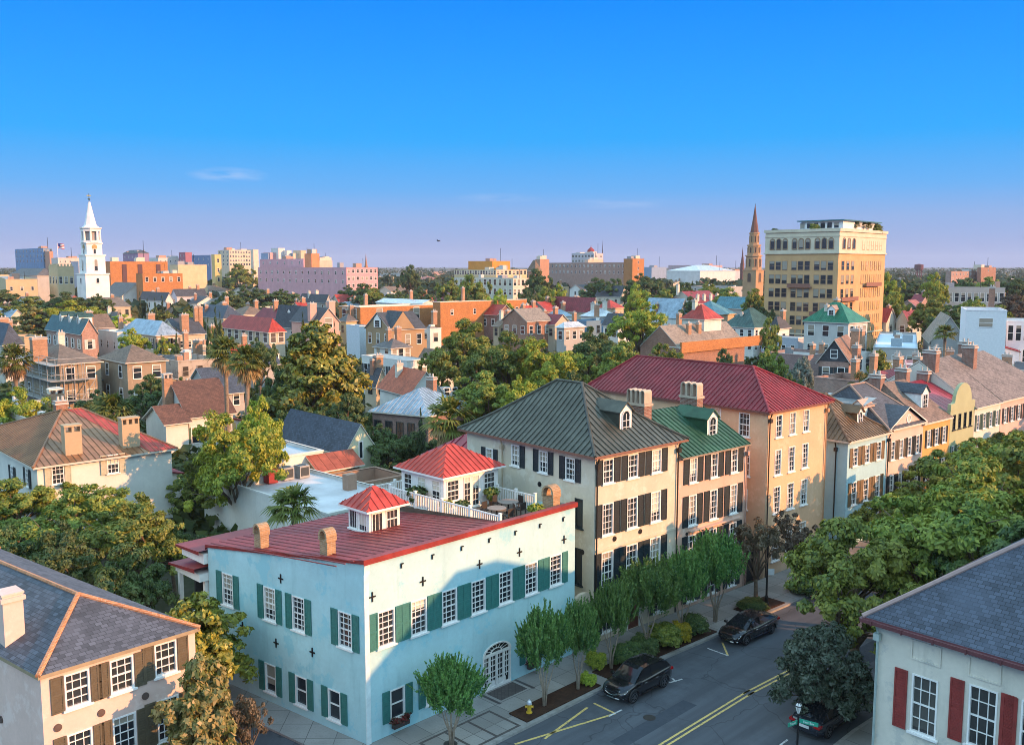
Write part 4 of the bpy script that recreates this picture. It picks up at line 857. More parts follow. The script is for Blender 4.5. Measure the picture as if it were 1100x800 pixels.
for x, y in ((995, 701), (1058, 719.5)):
    u, z = R.px(0, x, y); w_, h_ = .62, .42; pn = MB()
    for bx_ in ((-w_, w_, h_ - .06, h_), (-w_, w_, -h_, -h_ + .06), (-w_, -w_ + .06, -h_ + .06, h_ - .06), (w_ - .06, w_, -h_ + .06, h_ - .06)): pn.box(u + bx_[0], u + bx_[1], -.05, -.002, z + bx_[2], z + bx_[3])
    R.part('wall_panel', MOSS, pn)
gb = MB(); gb.box(-.5, 20, -.58, -.455, 8.98, 9.14); gb.box(-.58, -.455, -.5, 23, 8.98, 9.14)
for i in range(16): gb.box(i * 1.3 - .03, i * 1.3 + .03, -.62, -.44, 8.94, 9.16)
R.part('gutter', plain((.12, .04, .045), .5), gb); R.walls(); downspout(R, 0, .1, 9.1, (.42, .52, .50))
# ------------------------------------------------------------------ pink house with orange hip tiles
PKW = stucco((.68, .50, .43), .3, (.36, .25, .2), (.70, .56, .50)); SLD = shingle((.070, .078, .098), .3, .2, .75)
PL = gp(43, 724, 8.0); pq = gp(209, 674, 8.0); v = pq - PL; LWd = v.length; L_ = Bld('slate_house', 'rose pink stucco house with slate roof and orange hip tiles', 'house', PL, math.atan2(v.x, v.y), [(0, 0), (LWd, 0), (LWd - 1.95, 19), (-1.95, 19)], 8.0, PKW)
LSH = plain((.10, .085, .055), .5, 0, .2)
for x, y in ((83, 739.6), (131, 724), (178, 706.5)):
    u, z = L_.px(0, x, y); L_.win(0, u, z - .72, 1.0, 1.45, 3, 4, LSH, .5, gl=GLCUR)
    L_.win(0, u, z - 3.7, 1.0, 1.9, 3, 5, LSH, .5)
L_.hip(1.65, SLD, ov=.16, axis='y', i0=3.4, i1=3.4, fascia=plain((.30, .24, .15), .6), cap=brick((.50, .20, .085), (.5, .36, .25)))
anchors(L_, [(0, *L_.px(0, 62, 781)), (0, *L_.px(0, 108.6, 765)), (0, *L_.px(0, 156, 747)), (3, 15.4, 5.0)], .16, 'round', plain((.09, .06, .05)))
for o_ in [L_.roof] + list(L_.roof.children):
    for v_ in o_.data.vertices: v_.co.x -= .1027 * v_.co.y
L_.chimney(.25, 3.8, 7.9, .8, .9, 2.45, PKW, 'plain', 0, PKW); L_.walls()
# ------------------------------------------------------------------ trees
def leafmesh(name, P, Nn, size, aspect, mat, r, up=None, curl=0.0):
    n = len(P); Nn = Nn / np.maximum(np.linalg.norm(Nn, axis=1, keepdims=True), 1e-6)
    t = r.normal(size=(n, 3)) if up is None else up + r.normal(size=(n, 3)) * .45
    U = np.cross(Nn, t); U /= np.maximum(np.linalg.norm(U, axis=1, keepdims=True), 1e-6); V = np.cross(U, Nn)
    s = (size * (.6 + .8 * r.random(n)))[:, None]; U = U * s * .5; V = V * s * .5 * aspect
    v = np.empty((n, 4, 3), np.float32); v[:, 0] = P - V; v[:, 1] = P + U * .9 - V * .1; v[:, 2] = P + V + Nn * s * curl; v[:, 3] = P - U * .9 + V * .1
    me = bpy.data.meshes.new(name); me.vertices.add(n * 4); me.vertices.foreach_set('co', v.reshape(-1)); me.loops.add(n * 4)
    me.loops.foreach_set('vertex_index', np.arange(n * 4, dtype=np.int32)); me.polygons.add(n); me.polygons.foreach_set('loop_start', np.arange(0, n * 4, 4, dtype=np.int32)); me.polygons.foreach_set('loop_total', np.full(n, 4, np.int32))
    me.materials.append(mat); me.update(); return me
def crown_points(r, blobs, n, clumps, cr, droop=.15):
    """clumps of leaves on and inside a set of ellipsoids; returns positions and facings"""
    vol = np.array([b[3] * b[4] * b[5] for b in blobs]) ** .67; vol /= vol.sum(); P = []; N = []
    for b, f in zip(blobs, vol):
        k = max(3, int(clumps * f)); c = np.array(b[:3]); R = np.array(b[3:6]); d = r.normal(size=(k, 3)); d /= np.linalg.norm(d, axis=1, keepdims=True); d[:, 2] = np.where(d[:, 2] < -.45, -d[:, 2], d[:, 2])
        rad_ = np.where(r.random(k) < .78, .82 + .25 * r.random(k), .35 + .45 * r.random(k))[:, None]; cc = c + d * R * rad_; m = int(n * f / k) + 1
        for i in range(k):
            q = r.normal(size=(m, 3)); q /= np.linalg.norm(q, axis=1, keepdims=True); rr = cr * (.55 + .9 * r.random()) * (r.random(m) ** .45)[:, None]
            p = cc[i] + q * rr * np.array([1.15, 1.15, .75]); p[:, 2] -= droop * rr[:, 0]; P.append(p); N.append(q * .75 + d[i] * .5 + np.array([0, 0, .35]) + r.normal(size=(m, 3)) * .45)
    return np.concatenate(P), np.concatenate(N)
BARK = plain((.13, .095, .065), .9, 0, .35, 2.0); BARKP = plain((.30, .24, .18), .8, 0, .25, 2.0)
def limbs(r, base, tips, r0, sub=2, trunk_h=2.5, bark=None):
    b = MB(); top = Vector((r.normal() * .12, r.normal() * .12, trunk_h)); b.tube([(0, 0, -.3), (0, 0, 0), Vector((top.x * .5, top.y * .5, trunk_h * .55)), top], [r0 * 1.5, r0 * 1.15, r0 * .9, r0 * .8], 8)
    for t in tips:
        t = Vector(t); m1 = top.lerp(t, .4) + Vector((r.normal() * .3, r.normal() * .3, .3)); m2 = top.lerp(t, .75) + Vector((r.normal() * .25, r.normal() * .25, .25)); b.tube([top - Vector((0, 0, .2)), m1, m2, t], [r0 * .55, r0 * .36, r0 * .2, r0 * .06], 6)
        for k in range(sub):
            e = t + Vector((r.normal(), r.normal(), abs(r.normal()) * .6)) * 1.1; b.tube([m1.lerp(m2, .4 + .3 * k), m2.lerp(e, .6), e], [r0 * .2, r0 * .12, r0 * .03], 5)
    return b
PROTO = {}
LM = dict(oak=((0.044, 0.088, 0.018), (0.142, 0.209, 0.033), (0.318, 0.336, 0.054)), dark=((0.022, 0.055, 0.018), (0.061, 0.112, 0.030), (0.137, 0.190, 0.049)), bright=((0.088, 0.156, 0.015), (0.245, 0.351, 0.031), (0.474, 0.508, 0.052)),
          magnolia=((0.036, 0.060, 0.014), (0.140, 0.171, 0.027), (0.366, 0.317, 0.049)), myrtle=((0.027, 0.088, 0.025), (0.076, 0.199, 0.049), (0.183, 0.321, 0.068)), silver=((0.069, 0.106, 0.075), (0.150, 0.188, 0.144), (0.312, 0.350, 0.300)), rust=((0.056, 0.044, 0.031), (0.100, 0.075, 0.050), (0.163, 0.125, 0.075)),
          blossom=((0.055, 0.095, 0.020), (0.160, 0.180, 0.035), (0.420, 0.310, 0.120)), cypress=((0.013, 0.037, 0.013), (0.027, 0.065, 0.020), (0.062, 0.106, 0.027)), yellow=((0.125, 0.163, 0.013), (0.375, 0.325, 0.015), (0.625, 0.500, 0.025)))
def make_proto(kind, var):
    seed = {'oak': 11, 'round': 31, 'magnolia': 51, 'myrtle': 71, 'cypress': 91, 'silver': 101, 'airy': 121, 'shrub': 141}[kind] + var; r = np.random.default_rng(seed); B = []
    lm = {'round': 'bright'}.get(kind, kind)
    if kind in ('oak', 'round', 'airy'):
        n = {'oak': 29000, 'round': 23000, 'airy': 7000}[kind]; nb = {'oak': 12, 'round': 9, 'airy': 9}[kind]
        B.append((0, 0, 6.4, 2.9, 2.9, 2.3))
        for k in range(nb):
            a = 2 * math.pi * k / nb + r.random() * .8; q = 2.2 + 1.1 * r.random(); z = 4.6 + 3.2 * r.random() - (.4 if k % 2 else 0); s = 1.35 + .8 * r.random(); B.append((q * math.cos(a), q * math.sin(a), z, s, s, s * .85))
        B.append((r.normal() * .8, r.normal() * .8, 8.3, 1.9, 1.9, 1.5)); P, N = crown_points(r, B, n, {'oak': 170, 'round': 140, 'airy': 90}[kind], .50)
        me = leafmesh('crown', P, N, .17 if kind != 'airy' else .20, 1.7, leafmat(*LM['oak']), r); tr = limbs(r, 0, [b[:3] for b in B], .34, 2, 3.0, BARK)
    elif kind == 'magnolia':
        for k in range(16): f = k / 15; a = k * 2.4; q = 3.5 * (1 - f) ** .45 * (.45 + .55 * r.random()); s = 1.7 - .6 * f; B.append((q * math.cos(a), q * math.sin(a), 2.6 + 6.4 * f, s, s, s))
        B.append((0, 0, 5, 2.8, 2.8, 3.2)); P, N = crown_points(r, B, 20000, 330, .42, .3); me = leafmesh('crown', P, N, .26, 1.7, leafmat(*LM['magnolia'], .2, .35), r); tr = limbs(r, 0, [b[:3] for b in B[:12]], .3, 1, 2.2, BARK)
    elif kind == 'myrtle':                          # several pale stems, upright sprays
        b = MB(); tips = []
        for k in range(5): a = 2 * math.pi * k / 5 + r.random(); e = Vector((1.7 * math.cos(a), 1.7 * math.sin(a), 5.2 + r.random())); b.tube([(math.cos(a) * .15, math.sin(a) * .15, -.2), (math.cos(a) * .35, math.sin(a) * .35, 1.8), (e.x * .6, e.y * .6, 3.4), e], [.17, .13, .10, .03], 6); tips.append(e)
        for k in range(13): a = k * 2.4; q = 2.9 * math.sqrt((k + .5) / 13); B.append((q * math.cos(a), q * math.sin(a), 5.6 + 2.2 * (1 - (q / 3.2) ** 2) + r.normal() * .35, 1.35, 1.35, 1.7))
        B.append((0, 0, 5.6, 2.4, 2.4, 1.8)); k = 330; P0, N0 = crown_points(r, B, k, k, .3); P = []; N = []; up = []
        for p, d in zip(P0, N0):
            m = 52; ax = np.array([p[0] * .22, p[1] * .22, 1.3]) + r.normal(size=3) * .25; ax /= np.linalg.norm(ax); L = (1.1 + 1.5 * r.random()) * r.random(m); q = r.normal(size=(m, 3)); P.append(p + ax * L[:, None] + q * .20 * (1.15 - L[:, None] / 1.7)); N.append(q + d * .3); up.append(np.tile(ax, (m, 1)))
        P = np.concatenate(P); N = np.concatenate(N); up = np.concatenate(up); me = leafmesh('crown', P, N, .185, 2.0, leafmat(*LM['myrtle']), r, up); tr = b
    elif kind == 'cypress':
        for k in range(14): f = k / 13; s = (.95 * math.sin(math.pi * min(.25 + f * .78, 1.0)) + .12); B.append((r.normal() * .1, r.normal() * .1, .8 + 8.7 * f, s * 2.2, s * 2.2, .9))
        P, N = crown_points(r, B, 4200, 160, .42, 0); N[:, 2] += .3; me = leafmesh('crown', P, N, .30, 2.2, leafmat(*LM['cypress']), r, np.array([[0, 0, 1.0]])); b = MB(); b.tube([(0, 0, -.3), (0, 0, 4), (0, 0, 9)], [.3, .2, .04], 6); tr = b
    elif kind == 'silver':
        B.append((0, 0, 4.6, 3.6, 3.6, 4.2))
        for k in range(16): a = k * 2.4; q = 3.6 * (.5 + .5 * r.random()); B.append((q * math.cos(a), q * math.sin(a), 1.3 + 6.2 * r.random(), 1.5, 1.5, 1.5))
        B.append((0, 0, 8.3, 1.9, 1.9, 1.5)); P, N = crown_points(r, B, 30000, 420, .5); me = leafmesh('crown', P, N, .20, 1.9, leafmat((.022, .046, .022), (.046, .080, .040), (.15, .19, .14)), r); tr = limbs(r, 0, [b[:3] for b in B[:12]], .26, 2, 2.0, BARK)
    else:
        B.append((0, 0, 4.6, 4.2, 4.2, 4.4)); 
        for k in range(10): a = k * 2.4; B.append((2.6 * math.cos(a), 2.6 * math.sin(a), 2.5 + 5 * r.random(), 2.2, 2.2, 2.2))
        P, N = crown_points(r, B, 14000, 300, 1.0); me = leafmesh('crown', P, N, .46, 1.5, leafmat(*LM['dark']), r); b = MB(); b.tube([(0, 0, -.3), (0, 0, 5)], [.5, .2], 6); tr = b
    PROTO[kind, var] = (tr.mesh('trunk', BARKP if kind == 'myrtle' else BARK, True), me)
def tree(label, kind, var, P, width, height, tone=None, name=None, cat=None, group=None, rz=0.0):
    if (kind, var) not in PROTO: make_proto(kind, var)
    t, c = PROTO[kind, var]
    o = thing(name or {'magnolia': 'magnolia_tree', 'myrtle': 'crape_myrtle', 'cypress': 'cypress_tree', 'shrub': 'shrub'}.get(kind, 'leafy_tree'), label, cat or ('shrub' if kind == 'shrub' else 'tree'), (P[0], P[1], P[2] if len(P) > 2 else 0), rz + hash_(label) * 6.28, group)
    nw = {'oak': 9.2, 'round': 9.2, 'airy': 9.2, 'magnolia': 8.6, 'myrtle': 8.2, 'cypress': 5.0, 'silver': 10, 'shrub': 10}[kind]
    nh = {'cypress': 10.2, 'myrtle': 9.6, 'silver': 10.2}.get(kind, 10.0)
    o.scale = (width / nw, width / nw, height / nh)
    link('trunk', t, o); cr = link('crown', c, o)
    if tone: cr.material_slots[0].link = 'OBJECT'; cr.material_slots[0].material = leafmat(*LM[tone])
    return o
def hash_(s):
    v = 7
    for ch in s: v = (v * 131 + ord(ch)) % 1000003
    return v / 1000003
def ptree(label, kind, var, x, ytop, wpx, D, tone=None, base=0.0, **k):
    """tree whose crown top is seen on bearing (x, ytop) at distance D"""
    T = dp(x, ytop, D); return tree(label, kind, var, (T.x, D, base), wpx * D / FPX, T.z - base, tone, **k)
FROND = leafmat((.05, .085, .012), (.10, .14, .02), (.20, .20, .04), .25); DEADF = leafmat((.16, .10, .04), (.26, .17, .07), (.36, .25, .11), .2); PTRUNK = plain((.20, .155, .11), .9, 0, .3, 4)
def palm_meshes(var, dead):
    k = ('palm', var, dead)
    if k in PROTO: return PROTO[k]
    r = np.random.default_rng(200 + var); P = []; tris = []
    def fans(n, e0, e1, blade):
        V = []; F = []
        for i in range(n):
            a = i * 2.399 + r.random() * .5; el = e0 + (e1 - e0) * (i + .5) / n + r.normal() * .1; d = np.array([math.cos(a) * math.cos(el), math.sin(a) * math.cos(el), math.sin(el)]); side = np.array([-math.sin(a), math.cos(a), 0]); up = np.cross(d, -side) * -1
            pet = d * (.65 + .3 * r.random()); nl = 13
            for j in range(nl):
                f = (j / (nl - 1) - .5) * 2; an = f * 1.35; L = blade * (1 - .25 * abs(f)) * (.85 + .3 * r.random()); dd = d * math.cos(an) + side * math.sin(an); p0 = pet; p1 = pet + dd * L * .55 + np.array([0, 0, -.05]); p2 = pet + dd * L + np.array([0, 0, -.42 * L * (.6 + .6 * r.random())]); wv = np.cross(dd, np.array([0, 0, 1.0])); wv /= max(np.linalg.norm(wv), 1e-6); wv = wv * .075 + np.array([0, 0, .02])
                b = len(V); V += [p0 - wv * .4, p0 + wv * .4, p1 + wv, p1 - wv, p2]; F += [(b, b + 1, b + 2, b + 3), (b + 3, b + 2, b + 4)]
            b = len(V); wv = side * .03; V += [np.zeros(3) - wv, np.zeros(3) + wv, pet + wv, pet - wv]; F.append((b, b + 1, b + 2, b + 3))
        return V, F
    V, F = fans(34, -.35, 1.35, 1.15); me = bpy.data.meshes.new('crown'); me.from_pydata([tuple(p) for p in V], [], F); me.materials.append(FROND)
    V, F = fans(22, -1.35, -.45, .9); m2 = bpy.data.meshes.new('dead_fronds'); m2.from_pydata([tuple(p) for p in V], [], F); m2.materials.append(DEADF)
    PROTO[k] = (me, m2); return PROTO[k]
def palm(label, x, ytop, wpx, D, var=0, dead=True, base=0.0, group=None, P=None, h=None, lean=.3):
    if P is None: T = dp(x, ytop, D); P = Vector((T.x, D, base)); h = T.z - base; wd = wpx * D / FPX
    else: wd = wpx
    s = wd / 3.4; hh = h - 1.3 * s; o = thing('palmetto_palm', label, 'palm', P, 0, group); b = MB(); r = random.Random(label); lx_, ly_ = r.uniform(-lean, lean), r.uniform(-lean, lean)
    b.tube([(0, 0, -.2), (lx_ * .2, ly_ * .2, hh * .3), (lx_ * .7, ly_ * .7, hh * .7), (lx_, ly_, hh)], [.26 * s, .19 * s, .18 * s, .22 * s], 8); b.build('trunk', PTRUNK, o, True)
    me, m2 = palm_meshes(var % 3, dead); c = link('crown', me, o); c.location = (lx_, ly_, hh); c.scale = (s, s, s); c.rotation_euler = (0, 0, r.random() * 6)
    if dead: c = link('dead_fronds', m2, o); c.location = (lx_, ly_, hh); c.scale = (s, s, s)
    return o
# ------------------------------------------------------------------ cars
TYRE = plain((.018, .018, .019), .85); RIM = plain((.32, .33, .35), .3, .9, .05); CGL = glass((.012, .014, .017), (.03, .03, .03), .1); CHROME = plain((.6, .61, .63), .18, 1.0, .02)
def car(name, label, P, heading, kind='suv', col=(.008, .008, .010), group=None):
    """x forward (nose +x), y left; lofted shell"""
    o = thing(name, label, 'car', (P[0], P[1], .012), math.pi / 2 - heading, group)
    if kind == 'suv':
        L, wd, zb, belt, roof, whl = 4.55, .92, .24, 1.02, 1.66, .36
        st = [(-2.27, .55, .92, .70), (-2.18, .36, 1.06, .82), (-1.85, .27, 1.10, .91), (-1.0, .24, 1.08, .93), (0, .24, 1.03, .93), (.75, .24, 1.01, .925), (1.05, .25, 1.03, .92), (1.55, .26, .96, .90), (1.98, .29, .86, .85), (2.2, .36, .74, .72), (2.28, .46, .64, .60)]
        gh = [(-2.08, 1.08, 1.10, .76), (-1.72, 1.08, 1.50, .70), (-1.2, 1.07, 1.62, .69), (-.3, 1.03, 1.67, .69), (.25, 1.02, 1.63, .67), (.52, 1.01, 1.52, .68), (1.22, 1.02, 1.03, .78)]; wx = (-1.36, 1.40)
    else:
        L, wd, zb, belt, roof, whl = 4.75, .91, .2, .92, 1.44, .34
        st = [(-2.37, .5, .84, .68), (-2.28, .32, .98, .80), (-1.9, .23, 1.0, .89), (-1.0, .2, .96, .915), (0, .2, .91, .915), (.8, .2, .90, .91), (1.2, .21, .92, .90), (1.7, .22, .85, .88), (2.08, .25, .76, .82), (2.3, .32, .66, .70), (2.38, .42, .58, .58)]
        gh = [(-1.95, .98, 1.0, .74), (-1.35, .97, 1.27, .66), (-.8, .95, 1.41, .64), (-.2, .92, 1.445, .64), (.3, .91, 1.40, .63), (.6, .91, 1.30, .64), (1.32, .92, .93, .76)]; wx = (-1.42, 1.46)
    b = MB(); rings = []
    for x, z0, z1, w_ in st:
        half = [(w_ * .80, z0), (w_ * .97, z0 + .10), (w_, z0 + (z1 - z0) * .45), (w_ * .985, z0 + (z1 - z0) * .74), (w_ * .93, z1 - .045), (w_ * .78, z1), (w_ * .3, z1 + .022)]
        rings.append([(x, y, z) for y, z in half] + [(x, -y, z) for y, z in reversed(half)])
    n = len(rings[0]); i0 = 0
    for r_ in rings: b.v.extend(r_)
    for a in range(len(rings) - 1):
        for k in range(n): b.f.append((a * n + k, a * n + (k + 1) % n, (a + 1) * n + (k + 1) % n, (a + 1) * n + k)); b.m.append(0)
    b.f.append(tuple(range(n - 1, -1, -1))); b.m.append(0); b.f.append(tuple((len(rings) - 1) * n + k for k in range(n))); b.m.append(0)
    paint_ = carpaint(col); body = b.build('body', paint_, o, True)
    g = MB(); gr = []
    for x, z0, z1, w_ in gh: gr.append([(x, .87 * wd, z0 - .03), (x, w_ + (.86 * wd - w_) * .35, z0 + (z1 - z0) * .62), (x, w_, z1 - .03), (x, w_ * .6, z1), (x, -w_ * .6, z1), (x, -w_, z1 - .03), (x, -w_ - (.86 * wd - w_) * .35, z0 + (z1 - z0) * .62), (x, -.87 * wd, z0 - .03)])
    for r_ in gr: g.v.extend(r_)
    for a in range(len(gr) - 1):
        for k in range(7): g.f.append((a * 8 + k, (a + 1) * 8 + k, (a + 1) * 8 + k + 1, a * 8 + k + 1)); g.m.append(0)
    g.build('window_glass', CGL, o, False)
    rf = MB(); a0, a1 = (1, 4) if kind == 'suv' else (2, 4)
    for a in range(a0, a1):
        p = [(x, y * 1.01, z + .012) for x, y, z in gr[a]]; q = [(x, y * 1.01, z + .012) for x, y, z in gr[a + 1]]
        for k in range(2, 5): rf.poly([p[k], q[k], q[k + 1], p[k + 1]])
    rf.build('roof_panel', paint_, body)
    pl = MB()
    for sg in (0, 1):
        ix = (lambda r_: r_[:3]) if not sg else (lambda r_: [r_[7], r_[6], r_[5]])
        for a in ((0, 1, 3, 6) if kind == 'suv' else (0, 1, 3, 6)):
            pts = [Vector(p) for p in ix(gr[a])]; pl.tube([p * 1.004 for p in pts], .035, 4)
        for k in (2,): pl.tube([Vector(ix(r_)[k]) for r_ in gr], .03, 4)
        pl.tube([Vector(ix(r_)[0]) + Vector((0, 0, .02)) for r_ in gr], .022, 4, 1)
    pl.tube([Vector(gr[6][0]), Vector(gr[5][2])], .035, 4); pl.tube([Vector(gr[6][7]), Vector(gr[5][5])], .035, 4); pl.build('pillars', [paint_, CHROME], body)
    for x in wx:
        for sg in (-1, 1):
            t = MB(); y = sg * (wd - .115)
            M = Matrix.Translation((x, y, whl)) @ Matrix.Rotation(math.pi / 2, 4, 'X')
            def lat(bb, prof, n_=20, m=0):
                i = len(bb.v)
                for r_, z in prof:
                    for j in range(n_): an = 2 * math.pi * j / n_; bb.v.append(tuple(M @ Vector((r_ * math.cos(an), r_ * math.sin(an), z))))
                for k in range(len(prof) - 1):
                    for j in range(n_): bb.f.append((i + k * n_ + j, i + k * n_ + (j + 1) % n_, i + (k + 1) * n_ + (j + 1) % n_, i + (k + 1) * n_ + j)); bb.m.append(m)
                bb.f.append(tuple(i + (len(prof) - 1) * n_ + j for j in range(n_))); bb.m.append(m); bb.f.append(tuple(i + j for j in range(n_))); bb.m.append(m)
            lat(t, [(whl - .05, -.115), (whl, -.09), (whl, .09), (whl - .05, .115), (whl * .68, .118)]); w_o = t.build('wheel', TYRE, o, False)
            q = MB(); z = -sg * .1
            for k in range(5):
                an = 2 * math.pi * k / 5; e = Vector((math.cos(an), math.sin(an), 0)); f = Vector((-e.y, e.x, 0)) * .045
                pts = [M @ (e * .05 + f + Vector((0, 0, z * 1.28))), M @ (e * whl * .66 + f * .8 + Vector((0, 0, z * 1.22))), M @ (e * whl * .66 - f * .8 + Vector((0, 0, z * 1.22))), M @ (e * .05 - f + Vector((0, 0, z * 1.28)))]; q.poly(pts); q.poly(pts[::-1])
            lat(q, [(.07, z * 1.1), (.06, z * 1.34)], 10)
            N = 20
            for j in range(N):
                c0, c1 = 2 * math.pi * j / N, 2 * math.pi * (j + 1) / N; pts = [M @ Vector((whl * f_ * math.cos(c), whl * f_ * math.sin(c), z * 1.22)) for f_, c in ((.69, c0), (.69, c1), (.60, c1), (.60, c0))]; q.poly(pts); q.poly(pts[::-1])
            q.build('rim', RIM, w_o)
            # dark wheel arch lip
            h = MB(); h.tube([(x + (whl + .06) * math.cos(a), sg * (wd + .005), whl + (whl + .06) * math.sin(a)) for a in np.linspace(-.1, math.pi + .1, 14)], .045, 5); h.build('wheel_arch', plain((.02, .02, .021), .7), body)
    fx = st[-1][0]; wl_ = st[-2][3]
    for sg in (-1, 1):
        h = MB(); y0, y1 = sg * .46, sg * .80
        zz = st[-3][2] - .1
        q = [Vector((fx - .03, y0, zz - .09)), Vector((fx - .22, y1, zz - .06)), Vector((fx - .42, y1 * 1.03, zz + .055)), Vector((fx - .12, y0, zz + .01))]; h.poly(q); h.poly(q[::-1])
        for k in range(4): h.tube([q[k], q[(k + 1) % 4]], .014, 4)
        h.build('headlight', plain((.55, .57, .6), .12, .4), o)
        h = MB(); bx = st[0][0]; zt = st[1][2] - .22; h.box(bx - .02, bx + .3, sg * .52 if sg > 0 else -.84, sg * .84 if sg > 0 else -.52, zt, zt + .13); h.build('tail_light', plain((.35, .01, .012), .2), o)
        h = MB(); mx = gh[-1][0] - .32; h.box(mx, mx + .16, *sorted((sg * (wd + .0), sg * (wd + .17))), belt - .02, belt + .12); h.build('mirror', paint_, o)
        h = MB()
        for hx in (-.75, .25): h.box(hx, hx + .2, *sorted((sg * (wd + .012), sg * (wd - .02))), belt - .17, belt - .135)
        h.tube([(-1.0, sg * (wd + .008), .33), (1.0, sg * (wd + .008), .33)], .022, 4); h.build('door_trim', CHROME, body)
    g = MB(); g.box(fx - .06, fx + .02, -.5, .5, st[-1][1] + .05, st[-1][2] - .02); g.build('grille', plain((.012, .012, .013), .4), o)
    g = MB(); g.tube([(fx + .025, -.42, st[-1][2]), (fx + .035, -.16, st[-1][1] + .08), (fx + .035, .16, st[-1][1] + .08), (fx + .025, .42, st[-1][2])], .022, 5); g.tube([(fx - .22, -.72, st[-1][1] - .08), (fx + .02, -.3, st[-1][1] - .09), (fx + .02, .3, st[-1][1] - .09), (fx - .22, .72, st[-1][1] - .08)], .02, 5); g.build('bumper_trim', CHROME, o)
    g = MB(); bx = st[0][0]; g.box(bx - .03, bx + .02, -.26, .26, .62, .76); g.build('number_plate', plain((.6, .6, .58), .5), o)
    return o
def carpos(f, r_, halfw, wb):                       # near-side wheel contacts seen at f (front) and r (rear)
    F, Rr = gp(*f), gp(*r_); v = (F - Rr); v.z = 0; v.normalize(); return F, Rr, v
vh = H1 + math.pi
c0 = W(*sn(gp(684, 753)))
car('parked_car', 'glossy black compact suv parked at the kerb beside the aqua house', W(14.63, 5.75), H1 + .02 + math.pi, 'suv')
car('parked_car', 'black sedan parked at the kerb by the black lamp post', W(26.5, 5.6), H2 + math.pi, 'sedan', (.012, .011, .013))
car('parked_car', 'dark car parked under the silvery tree behind the street name signs', W(18.6, 15.2), H1 + .02, 'sedan', (.02, .025, .035))
# ------------------------------------------------------------------ street lamp with name signs, black lamp post, hydrant
def street_lamp(label, P, h, signs):
    o = thing('street_lamp', label, 'street lamp', P, 0); b = MB(); b.lathe([(.17, 0), (.17, .3), (.11, .4), (.09, .9), (.055, 1.0), (.045, h - .5), (.07, h - .48), (.07, h - .44), (.03, h - .4)], 12); b.build('pole', IRON, o, False)
    g = MB(); g.lathe([(.07, h - .40), (.17, h - .05), (.06, h + .13)], 6); gl = g.build('lamp_glass', plain((.70, .72, .70), .25, 0, .04), o)
    c = MB(); c.lathe([(.19, h - .055), (.195, h - .03), (.19, h - .02)], 6); c.lathe([(.08, h + .10), (.06, h + .19), (.025, h + .22), (.03, h + .27), (.004, h + .38)], 8)
    for k in range(6): a = math.pi / 3 * k; c.tube([(.07 * math.cos(a), .07 * math.sin(a), h - .40), (.175 * math.cos(a), .175 * math.sin(a), h - .04), (.08 * math.cos(a), .08 * math.sin(a), h + .12)], .012, 4)
    c.build('lantern_frame', IRON, o)
    SG = plain((.015, .30, .20), .45, 0, .06)
    for txt, ang, L, z in signs:
        s = MB(); M = Matrix.Translation((0, 0, z)) @ Matrix.Rotation(ang, 4, 'Z'); s.box(.06, .06 + L, -.012, .012, -.10, .10, 0, M); so_ = s.build('name_sign', SG, o)
        for sg in (1, -1):
            cu = bpy.data.curves.new('lettering', 'FONT'); cu.body = txt; cu.size = .15; cu.align_x = 'CENTER'; cu.align_y = 'CENTER'; cu.extrude = .002; cu.materials.append(plain((.75, .78, .76), .5, 0, .02))
            t0 = bpy.data.objects.new('lettering', cu); SC.collection.objects.link(t0); dg = bpy.context.evaluated_depsgraph_get(); dg.update(); me = bpy.data.meshes.new_from_object(t0.evaluated_get(dg)); bpy.data.objects.remove(t0); bpy.data.curves.remove(cu)
            t = link('lettering', me, so_); q = M @ Vector((.06 + L / 2, -.0145 * sg, 0)); t.location = q; t.rotation_euler = (math.pi / 2, 0, ang + (0 if sg > 0 else math.pi))
    return o
LP = gp(858, 757, 3.7)
street_lamp('black lantern lamp post carrying two green street name signs', (LP.x, LP.y, .12), 3.6, [('East Bay', .35 - math.pi / 2 + .65, .86, 2.85), ('Tradd', math.pi + .55, .62, 2.78)])
bp = W(31.6, 3.6); o = thing('street_lamp', 'slim black lamp post rising through the tree beside the black sedan', 'street lamp', (bp.x, bp.y, .13)); b = MB(); b.lathe([(.2, 0), (.2, .25), (.13, .35), (.12, .75), (.075, .85), (.06, 4.4), (.08, 4.42), (.03, 4.5)], 12); b.build('pole', IRON, o); b = MB(); b.lathe([(.09, 4.5), (.2, 4.85), (.07, 5.05), (.02, 5.2)], 6); b.build('lamp_glass', plain((.5, .52, .5), .3), o); b = MB(); b.box(.06, .5, -.012, .012, 2.3, 2.75); b.build('sign_plate', plain((.55, .6, .62), .5), o)
hp = gp(573, 766); hp = W(8.1, 3.5); o = thing('fire_hydrant', 'fire hydrant with yellow body and silver bonnet in the mulch bed', 'fire hydrant', (hp.x, hp.y, .19)); YH = plain((.62, .38, .03), .5); SV = plain((.62, .64, .66), .35, .5)
b = MB(); b.lathe([(.17, 0), (.17, .05), (.115, .06), (.115, .42), (.15, .44), (.15, .48)], 14); b.build('barrel', YH, o, False); b = MB(); b.lathe([(.15, .481), (.15, .53), (.125, .62), (.06, .70), (.03, .72), (.03, .77)], 14); b.build('bonnet', SV, o, False)
for a in (0, math.pi / 2, math.pi):
    b = MB(); M = Matrix.Rotation(a, 4, 'Z'); b.tube([M @ Vector((.08, 0, .33)), M @ Vector((.2, 0, .33))], .06, 8); b.tube([M @ Vector((.2, 0, .33)), M @ Vector((.225, 0, .33))], .075, 8); b.build('outlet', YH, o)
